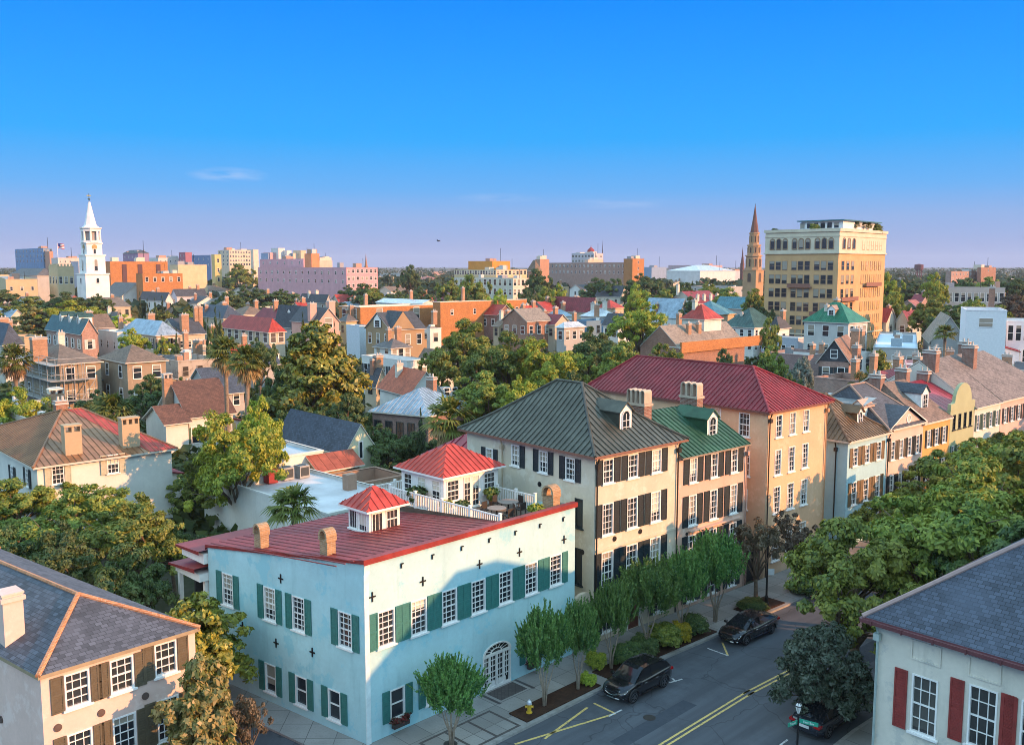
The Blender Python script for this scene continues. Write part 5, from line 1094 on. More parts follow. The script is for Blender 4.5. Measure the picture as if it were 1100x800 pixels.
# ------------------------------------------------------------------ terrace furniture, pots and window boxes
TB = plain((.035, .03, .028), .5, .2)
def chair(label, x, y, rz):
    P = C.world(x, y, 8.551); o = thing('patio_chair', label, 'chair', P, rz + math.pi / 2 - H1, 'dark chairs round the terrace tables'); b = MB(); b.box(-.23, .23, -.23, .23, .42, .46); b.build('seat', TB, o); b = MB(); b.box(-.23, .23, .19, .23, .461, .9); b.build('backrest', TB, o)
    for sx_ in (-.2, .2):
        for sy in (-.2, .2): b = MB(); b.box(sx_ - .02, sx_ + .02, sy - .02, sy + .02, 0, .419); b.build('leg', TB, o)
    return o
def table(label, x, y, r_):
    P = C.world(x, y, 8.551); o = thing('patio_table', label, 'table', P, 0, 'terrace tables'); b = MB(); b.lathe([(r_ - .02, .70), (r_, .71), (r_, .74), (r_ - .02, .745)], 20); b.build('tabletop', plain((.24, .19, .16), .5), o); b = MB(); b.lathe([(.3, 0), (.28, .03), (.05, .06), (.05, .69)], 12); b.build('leg', TB, o)
table('round brown table on the roof terrace in front of the pavilion doors', 12.6, 3.6, .6); table('round brown table on the roof terrace nearest the hooded chimney', 14.2, 4.2, .65)
for i, (x, y, a, l) in enumerate([(11.6, 3.6, 1.6, 'dark patio chair between the white railing and the middle terrace table'), (12.6, 2.6, 3.1, 'dark patio chair between the red parapet and the middle terrace table'), (12.7, 4.6, 0, 'dark patio chair between the pavilion doors and the middle terrace table'), (13.4, 3.2, 4.2, 'dark patio chair between the two round terrace tables'), (14.2, 3.1, 3.1, 'dark patio chair between the red parapet and the table by the hooded chimney'), (14.3, 5.3, .1, 'dark patio chair between the pavilion window and the table by the hooded chimney'), (15.2, 4.3, 4.7, 'dark patio chair between the end railing and the table by the hooded chimney')]): chair(l, x, y, a)
def pot(label, P, s, tone, hh=.45, name='potted_plant'):
    o = thing(name, label, 'plant', P, 0); b = MB(); b.lathe([(.16 * s, 0), (.24 * s, hh * s), (.26 * s, hh * s + .03)], 12); b.build('pot', plain((.16, .09, .06), .8), o)
    k = ('pl', tone)
    if k not in PROTO:
        r = np.random.default_rng(5); P_, N_ = crown_points(r, [(0, 0, .75, .42, .42, .4)], 500, 30, .2); PROTO[k] = leafmesh('foliage', P_, N_, .16, 1.6, leafmat(*LM[tone]), r)
    c = link('foliage', PROTO[k], o); c.scale = (s, s, s); return o
pot('leafy potted plant at the pavilion corner beside the white railing', C.world(10.7, 6.1, 8.55), .9, 'bright'); pot('trailing potted plant below the pavilion doors', C.world(11.4, 5.4, 8.55), .9, 'dark'); pot('large round potted shrub beside the right pavilion window', C.world(14.6, 6.1, 8.55), 1.0, 'oak'); pot('yellow green potted plant behind the red parapet coping', C.world(13.6, 1.2, 8.55), 1.0, 'bright'); pot('dark potted plant behind the pavilion by the back railing', C.world(10.4, 8.6, 8.55), 1.3, 'dark')
for u in (1.94, 11.9):
    P, _ = C.at(0, u, .52, .26); P = C.world(P.x, P.y, .52); o = thing('window_box', 'wooden window box of dark red flowers under the ' + ('window nearest the corner' if u < 3 else 'window beside the fanlight door'), 'window box', P, math.pi / 2 - H1, 'flower boxes on the aqua house'); b = MB(); b.box(-.5, .5, -.12, .12, 0, .22); b.build('box', plain((.05, .04, .035), .8), o)
    k = ('pl', 'wb')
    if k not in PROTO:
        r = np.random.default_rng(6); P_, N_ = crown_points(r, [(x, -.05, .3, .2, .2, .2) for x in (-.4, -.1, .2, .42)], 300, 24, .14); PROTO[k] = leafmesh('foliage', P_, N_, .12, 1.5, leafmat((.02, .05, .015), (.10, .02, .02), (.28, .04, .05)), r)
    link('flowers', PROTO[k], o)
# ------------------------------------------------------------------ houses of the town behind the row
S_ = lambda *c, st=.25: stucco(tuple(c), st)
WH = S_(.66, .65, .61); OFF = S_(.58, .53, .44); TAN = S_(.46, .36, .24); BEI = S_(.50, .42, .31); PNK = S_(.58, .36, .30); YLO = S_(.56, .44, .26); GRY = S_(.40, .39, .37); PUR = S_(.42, .27, .33); STN = stucco((.30, .24, .17), .4, (.2, .15, .1), (.40, .33, .24)); RUIN = stucco((.40, .36, .31), .6, (.10, .08, .07), (.16, .13, .11)); BLK = S_(.10, .10, .11)
BRK = brick((.27, .115, .065)); BRO = brick((.42, .175, .055), (.34, .17, .08)); BRD = brick((.20, .085, .06)); BRP = brick((.34, .19, .15))
SG = shingle((.105, .10, .10)); SB = shingle((.16, .105, .07)); SD = shingle((.05, .055, .065)); SW = shingle((.045, .06, .085)); ST = shingle((.23, .19, .15))
MB_ = sheetmetal((.27, .36, .44), .45, True, .2); MT = sheetmetal((.07, .20, .24), .4); MW = sheetmetal((.50, .54, .58), .35, True, .3); MR = sheetmetal((.36, .042, .03), .6, True, .0); MD = sheetmetal((.22, .028, .038), .6, True, .0); MG = sheetmetal((.03, .13, .09), .42); MDG = sheetmetal((.045, .10, .09), .45); MBR = sheetmetal((.25, .125, .06), .5, False, .05); MRB = sheetmetal((.36, .09, .05), .5)
FLW = plain((.52, .53, .55), .75, 0, .15, .6); FLG = plain((.30, .29, .28), .85, 0, .2, .6); FLT = plain((.42, .37, .31), .85, 0, .15, .6)
SHD = plain((.03, .04, .045), .5); SHG = plain((.05, .10, .07), .5); TANC = stucco((.44, .34, .22), .5); CT = brick((.36, .18, .09)); CW = plain((.60, .55, .47), .85, 0, .15)
def clutter(B, l, kind):
    """rear additions, roof plant and dormers, as the roofs of the town show them"""
    r = random.Random(l); W_, D_, h = B.W, B.D, B.h
    if kind == 'flat':
        for _ in range(r.randint(2, 4)):
            w_ = r.uniform(.8, 1.8); x = r.uniform(.6, max(.7, W_ - w_ - .6)); y = r.uniform(.8, max(.9, D_ - 2.4)); b = MB(); b.box(x, x + w_, y, y + w_ * .8, h - .85, h + r.uniform(.2, 1.1)); B.part('roof_unit', plain(r.choice([(.5, .5, .5), (.2, .21, .22), (.62, .6, .56), (.33, .2, .14)]), .7), b)
    else:
        b = MB(); wd, dp_, wh = min(W_ * .5, r.uniform(2.5, 4.5)), D_ * .55, h * r.uniform(.5, .68); x0 = W_ + .01; y0 = D_ * .3
        b.box(x0, x0 + wd, y0, y0 + dp_, 0, wh); b.poly([(x0, y0, wh), (x0 + wd, y0, wh), (x0, y0, wh + .8)]); o = B.part('wing', B.wall, b)
        b = MB(); b.poly([(x0, y0 - .2, wh + .95), (x0 + wd + .25, y0 - .2, wh + .05), (x0 + wd + .25, y0 + dp_ + .2, wh + .05), (x0, y0 + dp_ + .2, wh + .95)]); b.poly([(x0, y0 - .2, wh + .8), (x0 + wd + .25, y0 - .2, wh - .07), (x0 + wd + .25, y0 - .2, wh + .05), (x0, y0 - .2, wh + .95)]); b.build('wing_roof', r.choice([MR, MW, SG, MD, MB_, SB]), o)
        if r.random() < .6: B.chimney(W_ * r.uniform(.15, .85), D_ * r.uniform(.55, .8), h + .2, 1.0, .8, r.uniform(3.0, 4.2), r.choice([CT, CW, BRK]), 'plain', 2)
# left, near
B = mh('white_house', 'white stucco house with brown ribbed hip roof and two slotted chimneys', -30, 39.5, 184, 501, 8.0, wall=stucco((.66, .64, .58), .2), roof=('none',), wf=(0, 0), ch=())
B.h = 8.0; B.hip(2.9, MBR, ov=.4, axis='x', i0=5.2, i1=4.2, rib=.5, cap=MBR)
for x, y in ((60, 512), (68, 513)): pass
LG = plain((.40, .40, .30), .55)
for x, y in ((62, 509), (121, 498)): u, z = B.px(0, x, y); B.win(0, u, z - .8, .95, 1.6, 3, 4, LG, .5, gl=GLCUR, cut=False)
for x, y in ((30, 512), (14, 509)): u, z = B.px(3, x, y); B.win(3, u, z - .8, .9, 1.5, 3, 4, SHD, .4, cut=False)
u, _ = B.px(0, 84, 490); B.chimney(u, 1.4, 8.2, 1.35, .9, 2.1, TANC, 'slots', 2, TANC); u, _ = B.px(0, 146, 480); B.chimney(u, 1.4, 8.2, 1.5, .9, 2.2, TANC, 'slots', 3, TANC)
rw = MB(); e0, e1, e2 = Vector((B.W + .4, -.4, 8.03)), Vector((B.W + .4, B.D + .4, 8.03)), Vector((B.W - 4.2, B.D / 2, 10.93)); rw.poly([e0, e1, e2]); rw.poly([e0 + Vector((-2.4, 0, 0)), e0, e2, e2 + Vector((-1.2, 0, 0))]); rw.ribs([e0, e1, e2], .5); B.part('red_roof_slope', MR, rw)
mh('brown_roof_house', 'white gabled house with dark brown shingle roof and dormer hatch', 196, 203, 250, 447, 5.6, wall=WH, roof=('gable', 3.8, 'x'), rm=shingle((.10, .05, .035)), wf=(4, 1, 4.4), sh=SHG, D=9, wsz=(.9, 1.9), ch=((-.12, .5, -1.0, 1.1, 5.4, 'slots'),), chm=CT)
mh('white_wing', 'small white wing with brown lean-to roof below the stuccoed chimney', 158, 178, 202, 455, 5.2, wall=WH, roof=('gable', 1.7, 'x'), rm=shingle((.12, .055, .035)), D=6)
B = mh('flat_roof_house', 'pale house with wide flat white roof, parapet and two brick stacks', -30, 34, 97, 452, 7.0, wall=OFF, roof=('flat', .6), rm=FLT, wf=(5, 1, 4.0), D=17)
for x, y, w_ in ((5, 8, 1.6), (8.5, 9, 1.2)): B.chimney(min(x, B.W - 1), y, 6.4, w_, 1.1, 2.4, CT, 'slots', 2, CW)
mh('brick_shed', 'low brick shed with flat roof at the picture edge', -12, 0, 21, 462, 5.0, wall=CT, roof=('flat', .3), rm=FLG, D=7)
HA = mh('stone_house', 'brown stone house wrapped in grey scaffolding with hipped shingle roof', 24, 63.6, 108, 391, 9.0, wall=STN, roof=('hip', 2.4), rm=SB, wf=(2, 2, 3.6), wl=(3, 2, 3.6), wsz=(1.2, 1.9), axis='x', ch=((-.1, .4, -.5, 2.2, 4.2),), chm=CT)
sc_ = thing('scaffolding', 'grey tube scaffolding with planks around the brown stone house', 'scaffolding', HA.world(0, 0), math.pi / 2 - HA.th); b = MB(); PLK = plain((.32, .31, .29), .8)
for i in range(6):
    y = HA.D * i / 5 - .3
    for x in (-1.9, -.7): b.tube([(x, y, 0), (x, y, 10)], .06, 5)
for i in range(4):
    x = HA.W * i / 4
    for y in (-1.9, -.7): b.tube([(x, y, 0), (x, y, 9 if i < 3 else 6)], .06, 5)
for z in (3.4, 6.6, 9.0):
    for x in (-1.9, -.7): b.tube([(x, -1.9, z + .9), (x, HA.D, z + .9)], .05, 5)
    b.tube([(-1.9, -1.9, z + .9), (HA.W * .75, -1.9, z + .9)], .05, 5)
b.tube([(HA.W * .75, -1.9, 6.4), (HA.W * .4, -1.9, 3.4)], .07, 5); b.build('poles', PLK, sc_); b = MB()
for z in (3.3, 6.5, 8.9): b.box(-2.0, -.6, -2.0, HA.D, z, z + .08)
for z in (3.3, 6.5): b.box(-.6, HA.W * .78, -2.0, -.6, z + .003, z + .083)
b.build('planks', PLK, sc_)
mh('stone_house', 'brown stone house without scaffolding beside its scaffolded twin', 108, 136.4, 178, 389.5, 9.0, wall=STN, roof=('hip', 2.4), rm=SB, wf=(2, 2, 3.6), wl=(2, 2, 3.6), wsz=(1.25, 1.9), axis='x')
B = mh('dormer_house', 'red brick house with green metal roof and three dormers', 49.6, 87.8, 104, 357, 8.6, wall=BRP, roof=('gable', 3.0, 'y'), rm=MDG, wl=(6, 1, 5), wf=(1, 1, 5), wsz=(1.1, 2.2), sh=plain((.5, .5, .48)), ch=((1.3, .3, -2, 1.6, 6.5),), chm=CT)
for k in range(3): B.dormer(1.0, B.D * (.2 + .24 * k), 8.6 + 1.0 * 6.0 / B.W - .05, 1.7, 1.7, 3.0, MDG, TRIMW, rz=-math.pi / 2, side=WHITE)
mh('brick_wing', 'brick wing with dormer and tall chimney behind the three dormer house', 100, 104, 122, 352, 8, wall=BRP, roof=('gable', 3.2, 'x'), rm=SB, D=10)
mh('white_house', 'low white annexe with arched windows below the brick dormer house', 105, 126, 150, 357, 8.2, wall=WH, roof=('flat', .6), rm=FLW, wl=(3, 1, 5), wf=(3, 1, 5))
mh('hip_house', 'cream house with dark blue hip roof and twin chimneys at the picture edge', -40, 4, 24, 371, 8.5, wall=OFF, roof=('hip', 4.2), rm=SW, wf=(2, 1, 4), ch=((.8, .3, 1, 1.6, 4), (1.5, .5, 0, 1.6, 4)), chm=CT)
mh('plaster_block', 'blank tan plaster block with flat roof beside the palm', 19, 26, 45, 362, 8.0, wall=TAN, roof=('flat', .5), rm=FLG, D=10)
mh('blue_roof_house', 'beige house with pale blue hipped metal roof among the cypresses', 131, 168, 192, 360.5, 8.0, wall=BEI, roof=('hip', 3.2), rm=MB_, wf=(3, 1, 4.2), wl=(4, 1, 4.2), wsz=(1.2, 2.4), sh=SHD, ch=((.9, .7, 0, 1.7, 4.4),), chm=CT)
mh('beige_house', 'beige house with dark roof between cypresses and brick chimney', 186, 192, 220, 359, 8.0, wall=BEI, roof=('gable', 3.4, 'x'), rm=SD, wf=(4, 1, 4.2), D=11, ch=((.3, .1, 0, 1.8, 4.6), (1.0, .4, 0, 1.2, 6.2), (1.14, .4, 0, 1.2, 6.2)), chm=CT)
mh('grey_house', 'small grey flat roofed house in front of the beige house', 186, 197, 224, 379, 6.2, wall=GRY, roof=('flat', .5), rm=FLW, wf=(3, 1, 3.4), D=9, ch=((.5, -.1, -1, 1.6, 3.5),), chm=CT)
mh('ruin', 'old mottled stucco building with broken parapet below the tall palms', 184, 191, 237, 388, 8.2, wall=RUIN, roof=('flat', .9), rm=FLG, wf=(3, 2, 3.6), D=12, gl=plain((.01, .01, .01)), fr=RUIN)
mh('tan_cottage', 'small tan cottage gable end with dark roof in front of the ruin', 178, 181.5, 207, 404, 5.2, wall=TAN, roof=('gable', 3.0, 'y'), rm=SG, D=9)
mh('blue_roof_cottage', 'cottage with deep blue slate roof beneath the tall palms', 222, 228, 262, 423, 5.0, wall=GRY, roof=('gable', 3.4, 'x'), rm=SW, wf=(2, 1, 3.0), D=9)
mh('blue_roof_cottage', 'shed with blue slate roof in the shadow of the golden magnolia', 268, 276, 300, 392, 5.6, wall=GRY, roof=('gable', 3.2, 'x'), rm=SW, D=9)
mh('verandah_house', 'house with bright red hipped roof and white columned verandah', 236, 289, 306, 357, 7.6, wall=BEI, roof=('hip', 3.4), rm=MR, wl=(7, 1, 3.6), wf=(2, 1, 3.6), wsz=(1.9, 2.6), gl=plain((.06, .05, .05)), fr=TRIMW)
mh('white_shed', 'low white flat roofed shed below the red verandah house', 240, 262, 285, 372, 5.0, wall=WH, roof=('flat', .4), rm=FLW, D=9)
mh('dark_red_house', 'cream house with maroon hipped roof behind the red verandah house', 274, 302, 314, 343, 8.4, wall=OFF, roof=('hip', 3.0), rm=MD, wl=(4, 1, 4), ch=((.5, .4, 2, 1.4, 3.4),), chm=CT)
B = mh('slate_dormer_house', 'house with black slate roof and white framed dormer beside pink gable', 296, 332, 341, 349, 7.6, wall=GRY, roof=('gable', 5.0, 'y'), rm=SD, wl=(3, 1, 4))
for k in range(2): B.dormer(.8, B.D * (.35 + .3 * k), 8.6, 2.2, 2.2, 3.0, SD, TRIMW, rz=-math.pi / 2)
mh('pink_gable_house', 'salmon gable end with arched window between two pink chimneys', 334, 341.5, 364, 346, 9.0, wall=PNK, roof=('gable', 3.6, 'y'), rm=SD, D=14, wf=(1, 1, 2.6), wsz=(2.2, 2.6), ch=((.06, .25, 0, 2, 5), (.96, .25, 0, 2, 5.4)), chm=PNK)
mh('brick_warehouse', 'long orange brick warehouse wall with dark shaded brick end', 364, 387, 466, 330, 12.0, wall=BRO, roof=('flat', .8), rm=FLW, cop=CW, wl=(2, 1, 5), wf=(2, 1, 5), wsz=(2.0, 3.4))
mh('brick_warehouse', 'taller orange brick warehouse block with single white window', 465, 473, 566, 324.5, 13.2, wall=BRO, roof=('flat', .8), rm=FLW, cop=CW, wf=(4, 1, 5))
B = mh('gothic_house', 'brown stone house with steep slate gable and white dormer', 393, 419.5, 456, 354, 9.0, wall=stucco((.34, .24, .14), .4), roof=('gable', 3.8, 'x'), rm=SD, wl=(3, 1, 4.6), wf=(3, 1, 4.8), wsz=(1.3, 2.4))
pg = MB(); pg.poly([(0, -.3, 9), (7, -.3, 9), (3.5, -.3, 13.2)]); pg.poly([(0, -.3, 9.05), (3.5, -.3, 13.3), (3.5, 6, 13.3), (0, 6, 9.05)], 1); pg.poly([(7, -.3, 9.05), (3.5, -.3, 13.3), (3.5, 6, 13.3), (7, 6, 9.05)], 1); B.part('gable', [B.wall, SD], pg); B.dormer(-.2, B.D * .5, 9.3, 3.0, 2.0, 3.2, SD, TRIMW, rz=-math.pi / 2)
mh('turret', 'pale blue round cornered block beside the brown stone gothic house', 380, 386, 396, 350, 9, wall=plain((.50, .58, .64), .6), roof=('flat', .5), rm=FLW, D=6)
B = mh('white_house', 'long white house with flat white roof and black shutters', 388.5, 437, 459, 387.5, 8.0, wall=WH, roof=('flat', .6), rm=FLW, wl=(5, 1, 4.6), wf=(3, 1, 4.6), wsz=(1.1, 2.2), sh=SHD)
mh('brown_cottage', 'brown shingled cottage with lit plaster gable beside the long white house', 449, 471, 487, 390, 6.0, wall=OFF, roof=('gable', 2.2, 'y'), rm=SB, wf=(1, 1, 3.4))
mh('rust_roof_house', 'white gabled house with rust red roof and skylight', 408, 440, 474, 423, 5.6, th=58, wall=WH, roof=('gable', 3.0, 'y'), rm=shingle((.40, .10, .045), .3, .2, .4))
# the blue metal roofed brick range and white roofs behind the aqua house
B = mh('brick_range', 'purple brown brick range with pale blue metal roof and dark framed windows', 385, 400, 460, 441, 7.4, th=118, wall=brick((.20, .115, .10)), roof=('hip', 2.4), rm=MB_, D=9, rib=.6)
for i in range(5): B.win(0, B.W * (.1 + .2 * i), 4.3, 1.0, 2.1, 2, 2, None, fr=SHD, cut=False)
for i in range(5): B.win(0, B.W * (.1 + .2 * i), 1.0, 1.0, 2.1, 2, 2, None, fr=SHD, cut=False)
B = mh('slate_gable_house', 'cream gable ended house with dark slate roof beside white flat roofs', 297, 370, 404.5, 488, 5.8, wall=S_(.56, .58, .42), roof=('gable', 2.7, 'y'), rm=SW, ov=.15); u = B.W / 2
B.far(0, u, 5.2, .35, 1.6, 1, 1); B.far(0, B.W * .72, 2.6, 1.6, 1.4, 3, 1)
B = mh('flat_roof_house', 'white walled house with big flat white roof behind the aqua house', 262, 352, 440, 552, 5.6, wall=WH, roof=('flat', .25), rm=FLW, th=44, D=19)
for i, (x, y) in enumerate(((4.2, 12.5), (5.6, 12.2))):
    b = MB(); b.box(x, x + 1.0, y, y + .9, 5.4, 6.5); b.box(x + .1, x + .9, y - .02, y + .92, 5.6, 6.35, 1); b.lathe([(.38, 6.5), (.38, 6.54), (.1, 6.56)], 12, 1, (x + .5, y + .45)); B.part('air_conditioner', [plain((.30, .31, .31), .5, .4), SHD], b)
b = MB(); b.box(2.6, 3.5, 12.4, 13.3, 5.4, 6.4); b.box(2.4, 3.7, 12.2, 13.5, 6.4, 6.5, 1); B.part('roof_vent', [S_(.3, .05, .05), MR], b)
B = mh('flat_roof_house', 'small white block with raised flat roof and grey air conditioner', 272, 300, 347, 491, 6.6, wall=WH, roof=('flat', .3), rm=plain((.40, .50, .58), .7), D=7); b = MB(); b.box(-1.5, -.2, 1, 2.2, 4.6, 5.9); b.lathe([(.5, 5.9), (.5, 5.96), (.1, 5.98)], 12, 0, (-.85, 1.6)); B.part('air_conditioner', plain((.22, .23, .23), .5, .4), b)
mh('brick_yard', 'roofless brick yard walls with stained plaster behind the pavilion', 352, 384, 436, 520, 5.0, wall=stucco((.30, .20, .14), .5, (.15, .1, .08), (.42, .36, .28)), roof=('flat', 2.2), rm=plain((.05, .05, .055)), cop=stucco((.35, .22, .16), .5))
mh('red_lean_to', 'little red roofed lean-to against the old brick yard wall', 330, 343, 386, 505, 5.2, wall=stucco((.34, .26, .18), .5), roof=('gable', 1.0, 'x'), rm=MRB, D=3.5)
# right of the magnolia, roofs in front of and behind the oaks
B = mh('brick_hall', 'long brick gabled hall with brown roof and orange brick side wall', 688, 730, 800, 375, 8.0, wall=BRK, roof=('gable', 4.2, 'x'), rm=ST, ch=((.3, .3, 2, 1.0, 2.6), (.45, .3, 2, 1.0, 2.6)), chm=CT, ov=.1)
pw = MB(); pw.box(0, B.W + 6, -.5, -.1, 7.2, 9.3); B.part('parapet', BRO, pw); pw = MB(); pw.box(-.1, .25, -.3, B.D * .5, 8.2, 8.4); B.part('coping', CW, pw)
mh('white_cupola_house', 'white roof lantern house with small red pyramid roof', 742, 756.5, 775, 343, 13.2, wall=WH, roof=('hip', 3.0), rm=MR, D=5.5)
mh('green_roof_house', 'white house with dark green hipped roof and small square windows', 776, 810, 836, 352, 9.0, wall=WH, roof=('hip', 4.6), rm=MDG, wf=(5, 2, 3.2), wl=(4, 2, 3.2))
mh('teal_roof_house', 'house with teal hipped roof and tiny dormer', 735, 768, 790, 338, 9.0, wall=BEI, roof=('hip', 4.0), rm=MT)
mh('teal_roof_house', 'teal metal roofed hall beside the dark green hipped roof', 768, 800, 812, 331, 9.6, wall=GRY, roof=('gable', 3.6, 'y'), rm=MT)
mh('teal_roof_house', 'white gabled house with pale teal roof beside the lime tree', 722, 728, 741, 340, 8.0, wall=WH, roof=('gable', 5.5, 'y'), rm=MB_, D=14)
B = mh('crimson_roof_house', 'cream house with long crimson roof and row of white chimneys', 738, 748, 776, 326, 9.5, wall=OFF, roof=('gable', 4.5, 'x'), rm=MD, wf=(5, 1, 4), D=14, ch=((.15, .1, 0, 1.2, 3.4), (.4, .1, 0, 1.2, 3.4), (.65, .1, 0, 1.2, 3.4), (.9, .1, 0, 1.2, 3.4), (-.05, .6, 3, 1.2, 4.4)), chm=CW)
mh('crimson_roof_house', 'dark crimson gable with pale verge boards beside the lime tree', 704, 724, 732, 334, 9.0, wall=WH, roof=('gable', 4.2, 'y'), rm=MD)
mh('shop_house', 'grey metal clad shed with flat white canopy below the green roofs', 818, 857, 866, 363, 7.0, wall=plain((.36, .40, .46), .6), roof=('flat', .3), rm=MD, cop=WHITE, wl=(4, 1, 4.5))
B = mh('green_roof_house', 'white stucco house with emerald roof and dormer in front of the beige tower', 864, 911.5, 932, 347, 11.5, wall=stucco((.54, .53, .50), .45), roof=('hip', 4.4), rm=sheetmetal((.02, .16, .085), .42), wl=(3, 2, 4.2), wf=(3, 2, 4.2), wsz=(1.5, 2.4), ch=((.75, .6, 0, 1.4, 5.0),), chm=CT); B.dormer(1.2, B.D * .45, 12.6, 1.8, 1.8, 3, plain((.3, .2, .15)), TRIMW, rz=-math.pi / 2)
B = mh('shuttered_house', 'brick house with black gable and shuttered white windows', 872, 879.5, 912, 387, 9.6, th=118, wall=BRP, roof=('gable', 3.2, 'y'), rm=shingle((.2, .12, .08)), D=12, wf=(2, 2, 3.8), wsz=(.95, 1.8), sh=SHD, ch=((.98, .5, 0, 1.2, 4.6),), chm=CT)
gb_ = MB(); gb_.poly([(-.2, -.06, 9.55), (B.W + .2, -.06, 9.55), (B.W / 2, -.06, 12.8)]); B.part('gable', SD, gb_); B.far(0, B.W / 2, 10.1, .9, 1.2, 1, 2)
mh('flat_roof_house', 'long low purple brick range with chimney pots in front of the emerald roof', 818, 868, 900, 382, 7.0, wall=brick((.22, .14, .14)), roof=('flat', .5), rm=FLG, ch=((.3, .1, -.4, 1.0, 2.4), (.6, .1, -.4, 1.0, 2.4)), chm=CT)
B = mh('flat_roof_house', 'wide building with pale blue flat membrane roof and vents', 934, 938, 986, 373, 8.6, th=113, wall=GRY, roof=('flat', .4), rm=plain((.50, .60, .70), .7, 0, .1), wf=(3, 1, 4), D=46)
for x, y in ((3, 8), (5, 20)): b = MB(); b.box(x, x + 2, y, y + 1.6, 8.2, 9.8); B.part('roof_vent', plain((.3, .34, .36), .5, .3), b)
mh('grey_gable_house', 'grey gabled hall with sand coloured roof beside the blank white building', 990, 1000, 1039, 366, 8.6, th=110, wall=stucco((.34, .34, .33), .3), roof=('gable', 5.0, 'y'), rm=ST, D=22)
mh('white_block', 'big blank white building with small arched vent', 1037, 1038, 1082, 333, 16, th=112, wall=plain((.72, .72, .73), .75, 0, .06), roof=('flat', .5), rm=FLW, wf=(1, 1, 4), wsz=(2.2, 1.5), D=14)
mh('white_block', 'white rendered wing with three tall dark windows', 1078, 1082, 1125, 345, 13.6, th=110, wall=plain((.72, .72, .73), .75, 0, .06), roof=('flat', .5), rm=FLT, wf=(5, 2, 4.6), wsz=(1.2, 2.8), D=12)
B = mh('flat_roof_house', 'long row of white flat roofed shops crowded with roof units', 935, 948, 1120, 392, 8.0, th=112, wall=OFF, roof=('flat', .5), rm=FLW, D=9, ch=((.1, .4, -.4, 1.0, 2), (.22, .2, -.4, 1.2, 2.4), (.8, .4, -.4, 1.4, 2.4)), chm=CT)
for i in range(7): x = B.W * (.25 + .1 * i); b = MB(); b.box(x, x + 1.3, 3, 4.3, 7.6, 8.9); b.lathe([(.5, 8.9), (.5, 9.0), (.1, 9.02)], 10, 0, (x + .65, 3.65)); B.part('air_conditioner', plain((.16, .17, .18), .5, .3), b)
mh('pink_house', 'dusty pink flat roofed house behind the slate roof dormers', 966, 973, 999, 392, 9.6, th=112, wall=S_(.56, .32, .32), roof=('flat', .4), rm=FLW, wf=(2, 1, 3.6), D=8, wsz=(2.4, 1.4))
mh('green_shed', 'dark teal metal shed between brick party walls', 1000, 1022, 1046, 396, 7.6, th=100, wall=BRD, roof=('gable', 1.6, 'y'), rm=MT, D=9, ch=((-.05, .1, -1, 1.2, 4), (.55, .1, 0, 1.0, 3)), chm=CT)
mh('brick_back_house', 'brick rear block with arched parapet above the blush house roof', 920, 929, 957, 410, 9.4, wall=BRP, roof=('flat', .9), rm=FLG, D=7, ch=((.9, .3, 0, 1.0, 3.0), (.2, .3, 0, 1.0, 2.6)), chm=CT)
mh('red_roof_back_house', 'red metal roofed rear house behind the orange row house', 962, 975, 1004, 424, 9.0, wall=BRP, roof=('gable', 2.4, 'x'), rm=MD, D=7)
mh('brick_back_house', 'brick stack house with tall twin chimneys behind the olive parapet', 998, 1004, 1019, 418, 9.6, wall=BRD, roof=('flat', .5), rm=FLG, D=6, ch=((.7, .2, 0, 1.2, 4.6), (.2, .4, 0, 1.2, 3.6)), chm=CT)
